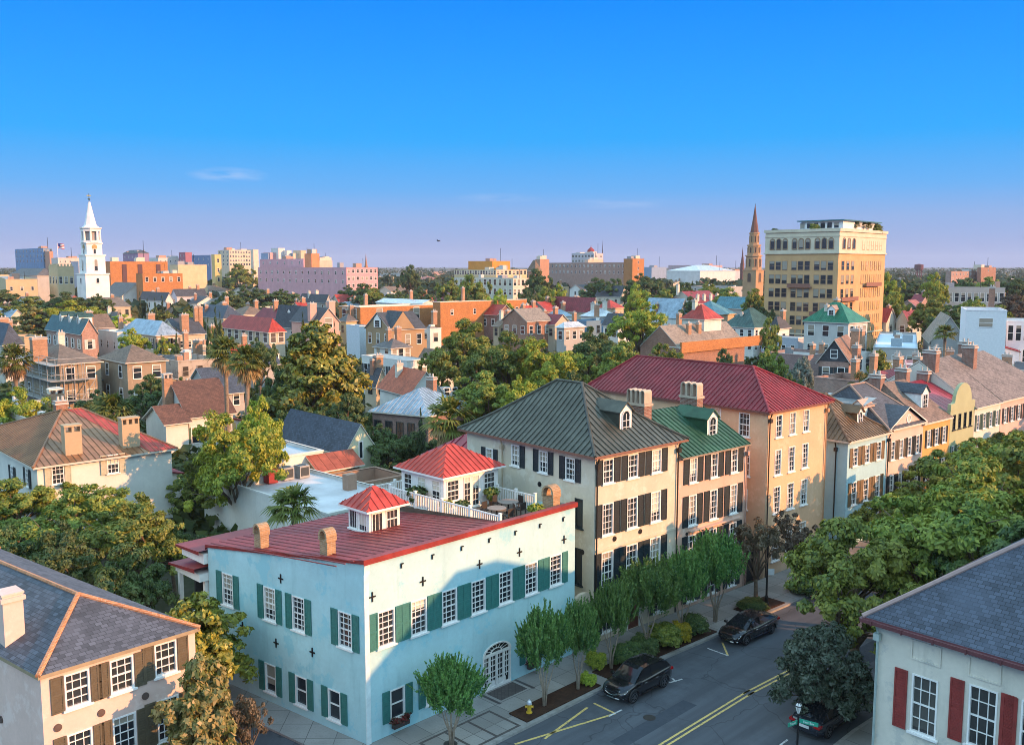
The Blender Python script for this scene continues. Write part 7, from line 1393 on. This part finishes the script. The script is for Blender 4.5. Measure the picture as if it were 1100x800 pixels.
sk('brick_range', 'long blue shaded brick range on the middle skyline', 576, 672, 676, 282, 620, BRP, wl=(22, 2, 4.2), wsz=(1.2, 1.9), th=58); sk('brick_tower', 'orange brick tower block at the end of the long brick range', 670, 679.5, 692, 278, 600, BRO, wf=(1, 3, 4)); sk('brick_tower', 'small brick tower at the start of the long brick range', 575, 580, 590, 278.5, 640, S_(.42, .24, .16))
sk('office_block', 'glass topped office block with cream side above the long brick range', 614, 638, 648, 272, 850, plain((.45, .42, .45), .4), wl=(7, 2, 4.4), wf=(2, 2, 4.4), wsz=(3.2, 1.9)); sk('orange_block', 'cream stepped block in front of the glass topped office block', 628, 632, 648, 279, 700, S_(.60, .45, .34))
e = thing('church_dome', 'small dark red dome above the glass topped office block', 'dome', dp(634.5, 300, 880) * Vector((1, 1, 0)) if False else (dp(634.5, 300, 880).x, 880, 0)); z0 = dp(634, 272, 880).z; b = MB(); b.lathe([(3.2, 0), (3.2, z0 + .5)], 12); b.build('drum', BRP, e); b = MB(); b.lathe([(3.6, z0 + .5), (3.2, z0 + 3), (1.6, z0 + 4.6), (.3, z0 + 5.6), (.2, z0 + 7)], 12); b.build('dome', S_(.30, .05, .05), e)
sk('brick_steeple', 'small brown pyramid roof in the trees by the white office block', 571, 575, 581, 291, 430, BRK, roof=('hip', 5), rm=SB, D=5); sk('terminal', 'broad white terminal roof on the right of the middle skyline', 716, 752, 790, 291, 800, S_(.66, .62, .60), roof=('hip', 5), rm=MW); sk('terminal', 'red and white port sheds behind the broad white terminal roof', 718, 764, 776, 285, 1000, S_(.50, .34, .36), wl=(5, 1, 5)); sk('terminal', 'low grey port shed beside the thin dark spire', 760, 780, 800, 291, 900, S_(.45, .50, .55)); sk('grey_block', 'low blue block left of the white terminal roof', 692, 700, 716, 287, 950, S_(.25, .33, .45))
sk('brick_block', 'long red brick block with raised end tower on the right skyline', 1016, 1022, 1066, 291.5, 700, BRP, wf=(12, 2, 4), wsz=(1.3, 1.9)); sk('brick_block', 'brick end tower of the long right skyline block', 1050, 1054, 1070, 287.5, 720, BRK, wf=(1, 1, 4))
sk('arcade', 'long grey arcaded building among trees right of the tower', 1012, 1018, 1080, 309, 340, GRY, wf=(9, 1, 6), wsz=(2.2, 3.2), th=100, D=14)
e = thing('water_tower', 'small dark water tower on the right horizon', 'water tower', (dp(987, 290, 1100).x, 1100, 0)); zt = dp(987, 283.5, 1100).z; zb = dp(987, 290, 1100).z; b = MB(); b.lathe([(4.5, zb), (5, zb + 1), (5, zt - 1), (1, zt)], 12); b.build('tank', S_(.14, .06, .07), e); b = MB()
for k in range(4): b.tube([(3.5 * math.cos(1.57 * k), 3.5 * math.sin(1.57 * k), 0), (3 * math.cos(1.57 * k), 3 * math.sin(1.57 * k), zb)], .5, 6)
b.build('legs', S_(.14, .06, .07), e)
# flag and bird
fp_ = dp(63.5, 300, 470); e = thing('flagpole', 'white flagpole with striped flag between glass block and white steeple', 'flagpole', (fp_.x, 470, 0)); b = MB(); zt = dp(63, 261, 470).z; b.tube([(0, 0, 0), (0, 0, zt)], [.22, .10], 8); b.build('pole', WHITE, e)
FLR = plain((.45, .03, .04), .7); FLU = plain((.04, .05, .20), .7); b = MB()
for i in range(8):
    for j in range(7):
        w_ = lambda i, j: (.2 + i * .4, .25 * math.sin(i * .9), zt - .15 - .36 * j - .05 * i)
        b.poly([w_(i, j + 1), w_(i + 1, j + 1), w_(i + 1, j), w_(i, j)], 2 if (i < 3 and j < 4) else j % 2)
b.build('flag', [FLR, WHITE, FLU], e)
bd = dp(471, 259, 140); b = MB(); b.tube([(-.25, 0, 0), (0, 0, .02), (.2, 0, .03), (.3, 0, .05)], [.03, .09, .07, .02], 8)
for sg in (-1, 1): b.poly([(.1, sg * .05, .05), (.05, sg * .35, .22), (-.1, sg * .62, .12), (-.08, sg * .05, .04)]); b.poly([(.1, sg * .05, .055), (-.08, sg * .05, .045), (-.1, sg * .62, .125), (.05, sg * .35, .225)])
o = b.build('bird', plain((.03, .03, .035), .8)); o.location = bd; o.rotation_euler = (0, 0, .5); tag(o, 'dark bird gliding in the clear sky above the rooftops', 'bird')
# ------------------------------------------------------------------ street trees and hedges
def stree(label, s, n, wd, h, kind='myrtle', var=0, tone=None, z=.14, **k): P = W(s, n, z); return tree(label, kind, var, P, wd, h, tone, **k)
G1 = 'crape myrtles along the pavement'
stree('crape myrtle in front of the lower corner windows of the aqua house', 3.0, 3.0, 3.1, 3.9, 'myrtle', 0, group=G1)
stree('crape myrtle beside the fire hydrant in front of the aqua house', 9.3, 3.5, 2.9, 4.8, 'myrtle', 1, group=G1)
stree('slender crape myrtle at the far end of the aqua house', 12.1, 3.5, 2.3, 4.5, 'myrtle', 2, group=G1)
stree('crape myrtle beside the bonnet of the black suv', 15.6, 3.1, 2.6, 4.7, 'myrtle', 0, group=G1, rz=2)
stree('largest crape myrtle in front of the cream house windows', 19.6, 2.9, 3.5, 5.0, 'myrtle', 1, group=G1, rz=1)
stree('pale stemmed crape myrtle above the yellow flowering bush', 22.9, 3.0, 3.1, 5.0, 'myrtle', 2, group=G1, rz=3)
stree('crape myrtle behind the black sedan in front of the pink house', 26.6, 2.9, 3.7, 5.3, 'myrtle', 0, group=G1, rz=4)
stree('sparse tree around the slim black lamp post', 31.2, 3.0, 4.2, 6.6, 'airy', 0, 'rust')
stree('sparse dark tree against the front of the peach house', 36.0, 3.2, 4.4, 6.0, 'airy', 1, 'rust')
HG = 'clipped bushes in the kerb bed'
for s, n, wd, h, tn, l in ((16.6, 3.4, 1.9, 1.4, 'dark', 'clipped green bush behind the roof of the black suv'), (18.3, 3.5, 1.8, 1.4, 'dark', 'clipped dark bush between the suv and the big crape myrtle'), (20.7, 3.4, 2.2, 1.6, 'oak', 'broad round green bush at the kerb beside the yellow bush'), (22.1, 3.6, 1.3, 1.4, 'yellow', 'yellow flowering bush at the kerb'), (23.6, 3.4, 1.9, 1.5, 'dark', 'dark round bush closest to the black sedan'), (15.0, 2.4, 1.3, 1.1, 'bright', 'low pale green bush beside the suv windscreen'), (13.0, 3.5, 1.0, .7, 'bright', 'low grassy tuft at the end of the mulch bed')):
    stree(l, s, n, wd, h, 'shrub', 0, tn, group=HG)
stree('low ground shrub at the foot of the slim lamp post', 30.4, 3.3, 2.2, .7, 'shrub', 0, 'dark'); stree('low wide shrub in the verge beyond the black sedan', 36.5, 4.0, 3.0, .8, 'shrub', 0, 'dark')
# trees across the road
ptree('silvery green tree beside the white house with red shutters', 'silver', 0, 889, 664, 116, 46.5)
G5 = 'oaks lining the road'
for s, n, wd, h, k, v, tn, l in ((23.5, 14.6, 8.4, 10.4, 'oak', 0, None, 'dense oak over the road behind the silvery tree'), (30, 17.0, 10, 12.2, 'oak', 2, None, 'large oak with pale limbs rising behind the blue slate roof'), (36.5, 15.6, 10.5, 12.4, 'oak', 1, None, 'oak spreading over the road in front of the salmon pink row house'), (33.5, 12.6, 6.5, 8.0, 'round', 1, 'oak', 'lower bright oak leaning over the middle of the road'), (43.5, 14.6, 11, 12.6, 'oak', 0, None, 'tall oak at the picture edge in front of the salmon pink house'), (27, 21.5, 8.5, 11.2, 'oak', 1, 'dark', 'dark oak wedged against the blue slate roof'), (52, 12.5, 10, 12, 'oak', 2, None, 'oak further along the road near the olive house'), (47, 20, 11, 12.5, 'oak', 1, None, 'sunlit oak beyond the road at the picture edge'), (36, 23, 10, 12.5, 'oak', 0, None, 'sunlit oak directly above the blue slate roof ridge'),
    (46.5, 4.2, 5.0, 5.4, 'oak', 0, None, 'pavement oak at the corner of the light blue house'), (52, 4.4, 6.5, 6.4, 'oak', 1, None, 'pavement oak in front of the light blue house'), (58, 4.4, 7.5, 7.2, 'oak', 2, None, 'pavement oak in front of the blush gabled house'), (64, 4.6, 8.5, 8.4, 'round', 0, 'oak', 'pavement oak in front of the orange house'), (71.5, 4.6, 8.5, 8.3, 'oak', 0, None, 'pavement oak in front of the olive house'), (80, 4.8, 9.5, 8.6, 'oak', 1, 'dark', 'dark pavement oak in front of the cream white row house'), (90, 5, 10, 8.8, 'oak', 2, None, 'pavement oak in front of the salmon pink row house'), (44, 9.5, 6.5, 6.6, 'oak', 1, None, 'low oak crown hanging over the roadway')):
    tree(l, k, v, W(s, n), wd, h, tn, group=G5)
# trees near the aqua house and the slate house
G2 = 'trees between the slate house and the aqua house'
tree('yellow green tree against the side wall of the aqua house', 'magnolia', 0, gp(217, 742, 1.5).xy.to_3d(), 6.4, 6.8, None, group=G2)
ptree('blossoming magnolia in front of the slate house porch column', 'magnolia', 1, 212, 708, 120, 37.5, 'blossom', group=G2)
ptree('low bare twigged shrub at the side street corner', 'airy', 0, 262, 742, 62, 40, 'rust', group=G2)
G3 = 'dense trees behind the slate house'
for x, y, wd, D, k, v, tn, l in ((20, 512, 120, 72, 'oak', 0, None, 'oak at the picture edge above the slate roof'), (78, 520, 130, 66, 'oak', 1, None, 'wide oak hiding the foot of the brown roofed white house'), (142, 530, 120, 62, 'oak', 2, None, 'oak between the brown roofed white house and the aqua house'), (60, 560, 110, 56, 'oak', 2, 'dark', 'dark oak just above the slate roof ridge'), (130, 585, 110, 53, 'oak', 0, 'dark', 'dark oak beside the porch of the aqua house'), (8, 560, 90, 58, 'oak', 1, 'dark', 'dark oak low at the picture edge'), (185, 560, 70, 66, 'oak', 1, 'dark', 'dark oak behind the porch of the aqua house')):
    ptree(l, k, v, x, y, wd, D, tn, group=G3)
ptree('tall light green tree beside the white flat roofs', 'round', 1, 252, 440, 108, 78, 'bright'); ptree('round lime green tree top beside the slate gable roof', 'round', 0, 281, 424, 62, 84, 'bright'); ptree('lime tree low between the oaks and the white flat roof', 'oak', 0, 224, 492, 90, 82)
palm('short fan palm in shade in front of the white flat roof', 318, 522, 62, 64, 0, False)
palm('fan palm behind the roof pavilion of the aqua house', 484, 428, 62, 88, 1, True)
# middle distance
ptree('huge golden green magnolia in the middle of town', 'magnolia', 0, 341, 346, 116, 122); ptree('dark green tree at the foot of the golden magnolia', 'oak', 1, 372, 420, 62, 106, 'dark'); ptree('dark leafy tree beside the blue metal roof', 'oak', 2, 408, 455, 72, 93, 'dark'); ptree('dark tree behind the fan palm', 'oak', 0, 455, 462, 60, 95, 'dark')
G4 = 'oaks behind the dark green roof'
for x, y, wd, D, k, v, tn, l in ((500, 342, 80, 150, 'oak', 0, None, 'oak below the brick wall with its crown against the brick'), (545, 355, 90, 132, 'round', 0, None, 'rounded oak above the dark green roof'), (520, 395, 96, 112, 'oak', 1, None, 'oak between the fan palm and the dark green roof'), (590, 362, 86, 128, 'round', 1, 'bright', 'lime green oak above the ridge of the dark green roof'), (470, 372, 46, 150, 'oak', 2, None, 'small oak beside the white flat roofed house'), (640, 350, 80, 140, 'oak', 2, 'dark', 'dark olive oak beside the crimson roof'), (665, 365, 74, 128, 'oak', 0, None, 'olive oak touching the crimson roof edge'), (618, 398, 50, 118, 'oak', 0, 'dark', 'dark oak between the dark green roof and the crimson roof'), (562, 402, 62, 108, 'oak', 2, 'bright', 'sunlit yellow oak along the dark green hip'), (708, 366, 60, 140, 'oak', 1, None, 'oak in front of the long brick gable building')):
    ptree(l, k, v, x, y, wd, D, tn, group=G4)
ptree('bright round tree with a lime crown among the red roofs', 'round', 0, 688, 320, 68, 190, 'bright')
palm('tall palm with tan skirt beside the mottled ruin wall', 241, 362, 44, 104, 0, True); palm('tall palm with drooping tan fronds beside the golden magnolia', 262, 372, 46, 97, 1, True); palm('palm beside the scaffolded house', 15, 371, 42, 122, 2, True); palm('palm in front of the big white blank building', 1017, 349, 26, 150, 0, False); palm('low dark palm below the scaffolded house', 122, 424, 52, 100, 1, False)

# trees among the town houses
G6 = 'trees among the town roofs'
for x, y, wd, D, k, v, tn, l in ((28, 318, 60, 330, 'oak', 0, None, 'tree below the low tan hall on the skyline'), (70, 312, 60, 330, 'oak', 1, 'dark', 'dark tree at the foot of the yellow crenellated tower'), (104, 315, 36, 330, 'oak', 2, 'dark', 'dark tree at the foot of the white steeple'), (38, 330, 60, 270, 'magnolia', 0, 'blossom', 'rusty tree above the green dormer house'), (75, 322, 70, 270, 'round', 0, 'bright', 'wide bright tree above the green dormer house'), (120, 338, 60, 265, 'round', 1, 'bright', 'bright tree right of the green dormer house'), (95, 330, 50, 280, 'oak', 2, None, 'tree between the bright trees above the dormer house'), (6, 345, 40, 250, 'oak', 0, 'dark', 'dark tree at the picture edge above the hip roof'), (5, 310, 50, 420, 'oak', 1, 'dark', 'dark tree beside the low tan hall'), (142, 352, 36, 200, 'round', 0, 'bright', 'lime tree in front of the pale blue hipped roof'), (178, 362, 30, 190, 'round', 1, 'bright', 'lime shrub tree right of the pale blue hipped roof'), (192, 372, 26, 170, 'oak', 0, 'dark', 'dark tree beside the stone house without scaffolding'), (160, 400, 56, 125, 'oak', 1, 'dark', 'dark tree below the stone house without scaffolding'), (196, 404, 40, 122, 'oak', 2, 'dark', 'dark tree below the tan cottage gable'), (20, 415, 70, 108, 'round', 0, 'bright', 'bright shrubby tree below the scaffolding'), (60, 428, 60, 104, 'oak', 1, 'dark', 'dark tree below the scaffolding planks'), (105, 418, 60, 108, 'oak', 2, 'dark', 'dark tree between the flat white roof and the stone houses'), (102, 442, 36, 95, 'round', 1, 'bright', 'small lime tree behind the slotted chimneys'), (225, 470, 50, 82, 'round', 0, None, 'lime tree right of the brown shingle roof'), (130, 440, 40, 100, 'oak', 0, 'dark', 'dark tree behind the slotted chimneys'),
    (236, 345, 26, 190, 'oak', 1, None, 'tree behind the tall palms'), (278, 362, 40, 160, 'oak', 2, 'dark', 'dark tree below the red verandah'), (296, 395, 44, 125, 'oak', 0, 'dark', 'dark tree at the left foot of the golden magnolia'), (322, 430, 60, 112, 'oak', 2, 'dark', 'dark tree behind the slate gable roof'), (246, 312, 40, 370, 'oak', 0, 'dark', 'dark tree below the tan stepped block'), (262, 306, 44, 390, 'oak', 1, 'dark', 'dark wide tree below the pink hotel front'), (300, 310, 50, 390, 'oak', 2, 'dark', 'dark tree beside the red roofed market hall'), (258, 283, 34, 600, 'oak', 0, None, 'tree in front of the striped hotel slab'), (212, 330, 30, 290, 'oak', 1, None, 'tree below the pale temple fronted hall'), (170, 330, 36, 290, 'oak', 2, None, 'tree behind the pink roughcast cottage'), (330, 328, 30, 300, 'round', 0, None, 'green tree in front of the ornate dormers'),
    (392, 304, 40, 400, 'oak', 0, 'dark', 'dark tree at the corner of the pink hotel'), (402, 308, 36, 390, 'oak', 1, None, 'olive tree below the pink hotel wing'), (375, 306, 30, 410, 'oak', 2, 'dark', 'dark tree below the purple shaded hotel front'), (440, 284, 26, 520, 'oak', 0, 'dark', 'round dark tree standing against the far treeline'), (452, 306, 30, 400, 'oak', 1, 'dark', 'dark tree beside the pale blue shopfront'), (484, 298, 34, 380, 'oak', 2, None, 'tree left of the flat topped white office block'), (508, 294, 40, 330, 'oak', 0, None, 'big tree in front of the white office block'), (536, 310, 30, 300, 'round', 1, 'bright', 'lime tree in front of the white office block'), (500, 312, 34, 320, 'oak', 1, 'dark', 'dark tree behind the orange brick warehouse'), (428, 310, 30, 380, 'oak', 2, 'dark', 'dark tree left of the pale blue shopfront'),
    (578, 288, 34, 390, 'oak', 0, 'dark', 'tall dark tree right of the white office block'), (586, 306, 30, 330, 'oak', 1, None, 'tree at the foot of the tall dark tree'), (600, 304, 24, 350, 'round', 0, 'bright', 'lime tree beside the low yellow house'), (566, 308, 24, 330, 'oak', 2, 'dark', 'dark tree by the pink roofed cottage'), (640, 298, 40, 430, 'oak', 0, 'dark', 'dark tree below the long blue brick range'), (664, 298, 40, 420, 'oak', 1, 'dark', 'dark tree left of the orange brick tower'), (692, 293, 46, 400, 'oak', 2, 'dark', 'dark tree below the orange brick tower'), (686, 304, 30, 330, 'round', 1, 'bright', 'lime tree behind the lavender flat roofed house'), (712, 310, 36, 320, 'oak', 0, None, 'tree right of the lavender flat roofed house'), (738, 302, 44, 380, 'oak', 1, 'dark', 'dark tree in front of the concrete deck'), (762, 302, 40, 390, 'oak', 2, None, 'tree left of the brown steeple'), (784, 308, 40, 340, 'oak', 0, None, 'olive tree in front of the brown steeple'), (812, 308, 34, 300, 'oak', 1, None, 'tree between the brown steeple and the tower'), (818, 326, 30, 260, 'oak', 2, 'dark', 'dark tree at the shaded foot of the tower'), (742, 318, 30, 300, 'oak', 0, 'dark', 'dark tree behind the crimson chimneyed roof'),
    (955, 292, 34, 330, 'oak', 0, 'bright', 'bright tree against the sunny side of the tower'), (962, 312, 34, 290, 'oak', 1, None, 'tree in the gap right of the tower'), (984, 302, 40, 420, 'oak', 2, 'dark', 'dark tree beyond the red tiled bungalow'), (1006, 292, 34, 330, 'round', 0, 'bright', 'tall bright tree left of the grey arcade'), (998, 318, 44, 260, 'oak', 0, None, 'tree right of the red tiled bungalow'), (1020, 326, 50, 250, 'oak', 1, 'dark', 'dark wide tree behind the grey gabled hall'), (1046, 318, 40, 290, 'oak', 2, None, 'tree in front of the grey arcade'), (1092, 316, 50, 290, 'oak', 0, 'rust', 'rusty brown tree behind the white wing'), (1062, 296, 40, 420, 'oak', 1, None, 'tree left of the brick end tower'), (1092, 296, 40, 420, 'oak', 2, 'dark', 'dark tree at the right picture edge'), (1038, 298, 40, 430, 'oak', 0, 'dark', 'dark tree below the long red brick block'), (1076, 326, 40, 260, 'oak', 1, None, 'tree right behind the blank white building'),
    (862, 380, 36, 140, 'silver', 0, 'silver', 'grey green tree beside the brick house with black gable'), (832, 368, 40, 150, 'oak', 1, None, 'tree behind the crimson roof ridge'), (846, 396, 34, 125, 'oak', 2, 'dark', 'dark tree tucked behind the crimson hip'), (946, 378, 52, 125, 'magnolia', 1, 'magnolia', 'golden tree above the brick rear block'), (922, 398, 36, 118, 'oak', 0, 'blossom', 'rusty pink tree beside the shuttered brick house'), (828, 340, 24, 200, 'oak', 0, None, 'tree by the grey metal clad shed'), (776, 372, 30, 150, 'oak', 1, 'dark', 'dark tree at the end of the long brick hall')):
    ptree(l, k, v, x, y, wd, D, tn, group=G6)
G7 = 'cypresses in the gardens'
for x, y, w_, D, l in ((223, 342, 7, 175, 'cypress left of a close pair by the red verandah house'), (231, 331, 9, 172, 'tallest cypress by the red verandah house'), (236, 336, 8, 176, 'cypress touching the red verandah roof'), (189, 352, 7, 185, 'cypress right of the pale blue hipped roof'), (173, 360, 7, 185, 'short cypress in front of the pale blue hipped roof'), (150, 314, 5, 290, 'slim cypress in front of the cream church gable'), (158, 321, 6, 285, 'cypress right of the cream church gable'), (166, 320, 5, 285, 'cypress left of the white townhouse'), (174, 318, 6, 288, 'cypress in front of the white townhouse'), (325, 336, 7, 190, 'cypress left of the salmon gable'), (359, 346, 6, 170, 'small cypress in front of the salmon gable'), (452, 440, 14, 92, 'dark cypress beside the fan palm')): ptree(l, 'cypress', 0, x, y, w_, D, group=G7)
# far woods: a mass nobody could count
r = np.random.default_rng(77); P = []; N = []
def wood(x0, x1, D0, D1, n, hgt, lf):
    k = n; D = D0 * (D1 / D0) ** r.random(k); X = ((x0 + (x1 - x0) * r.random(k)) - 550) / FPX * D; h = hgt * (.55 + .5 * r.random(k)); m = lf
    for i in range(k):
        q = r.normal(size=(m, 3)); q /= np.linalg.norm(q, axis=1, keepdims=True); R = h[i] * (.42 + .25 * r.random()); p = np.array([X[i], D[i], h[i] * .62]) + q * np.array([R, R, h[i] * .40]) * (.75 + .3 * r.random((m, 1))); P.append(p); N.append(q + r.normal(size=(m, 3)) * .4)
wood(-150, 1250, 620, 1500, 900, 15, 42); wood(-150, 1250, 1500, 4200, 900, 20, 30); wood(-100, 1200, 330, 640, 260, 9, 60)
P = np.concatenate(P); N = np.concatenate(N); me = leafmesh('distant_woods', P, N, 4.2, 1.2, leafmat((.014, .036, .014), (.030, .060, .020), (.065, .095, .028)), r); o = link('distant_woods', me); o['kind'] = 'stuff'
P = []; N = []
for i in range(5000):
    D = 75 * (330 / 75) ** r.random(); X = (r.random() * 1200 - 50 - 550) / FPX * D; q = np.array([X, D, 0])
    v = q[:2] - np.array(A1); s_, n_ = sn(q)
    if n_ > -16 and D < 150: continue
    if D < 140 and X < -20 + 0 * D and False: continue
    m = 14; R = 1.2 + 1.2 * r.random(); d = r.normal(size=(m, 3)); d /= np.linalg.norm(d, axis=1, keepdims=True); d[:, 2] = abs(d[:, 2]); P.append(q + d * R); N.append(d + r.normal(size=(m, 3)) * .4)
me = leafmesh('garden_undergrowth', np.concatenate(P), np.concatenate(N), 1.0, 1.3, leafmat((.02, .045, .012), (.045, .085, .018), (.10, .13, .03)), r); o = link('garden_undergrowth', me); o['kind'] = 'stuff'

# ------------------------------------------------------------------ air: thin morning haze over the whole town
hz = MB(); hz.box(-2500, 2500, -120, 4400, -1.5, 75); ho = hz.build('haze', None); ho.data.materials.clear()
hm = bpy.data.materials.new('haze_air'); hm.use_nodes = True; ht = hm.node_tree; ht.nodes.clear(); vo = ht.nodes.new('ShaderNodeVolumePrincipled'); ou = ht.nodes.new('ShaderNodeOutputMaterial')
vo.inputs['Color'].default_value = (.80, .86, 1.0, 1); vo.inputs['Density'].default_value = .00007; vo.inputs['Anisotropy'].default_value = .0; ht.links.new(vo.outputs[0], ou.inputs['Volume']); ho.data.materials.append(hm); ho['kind'] = 'stuff'
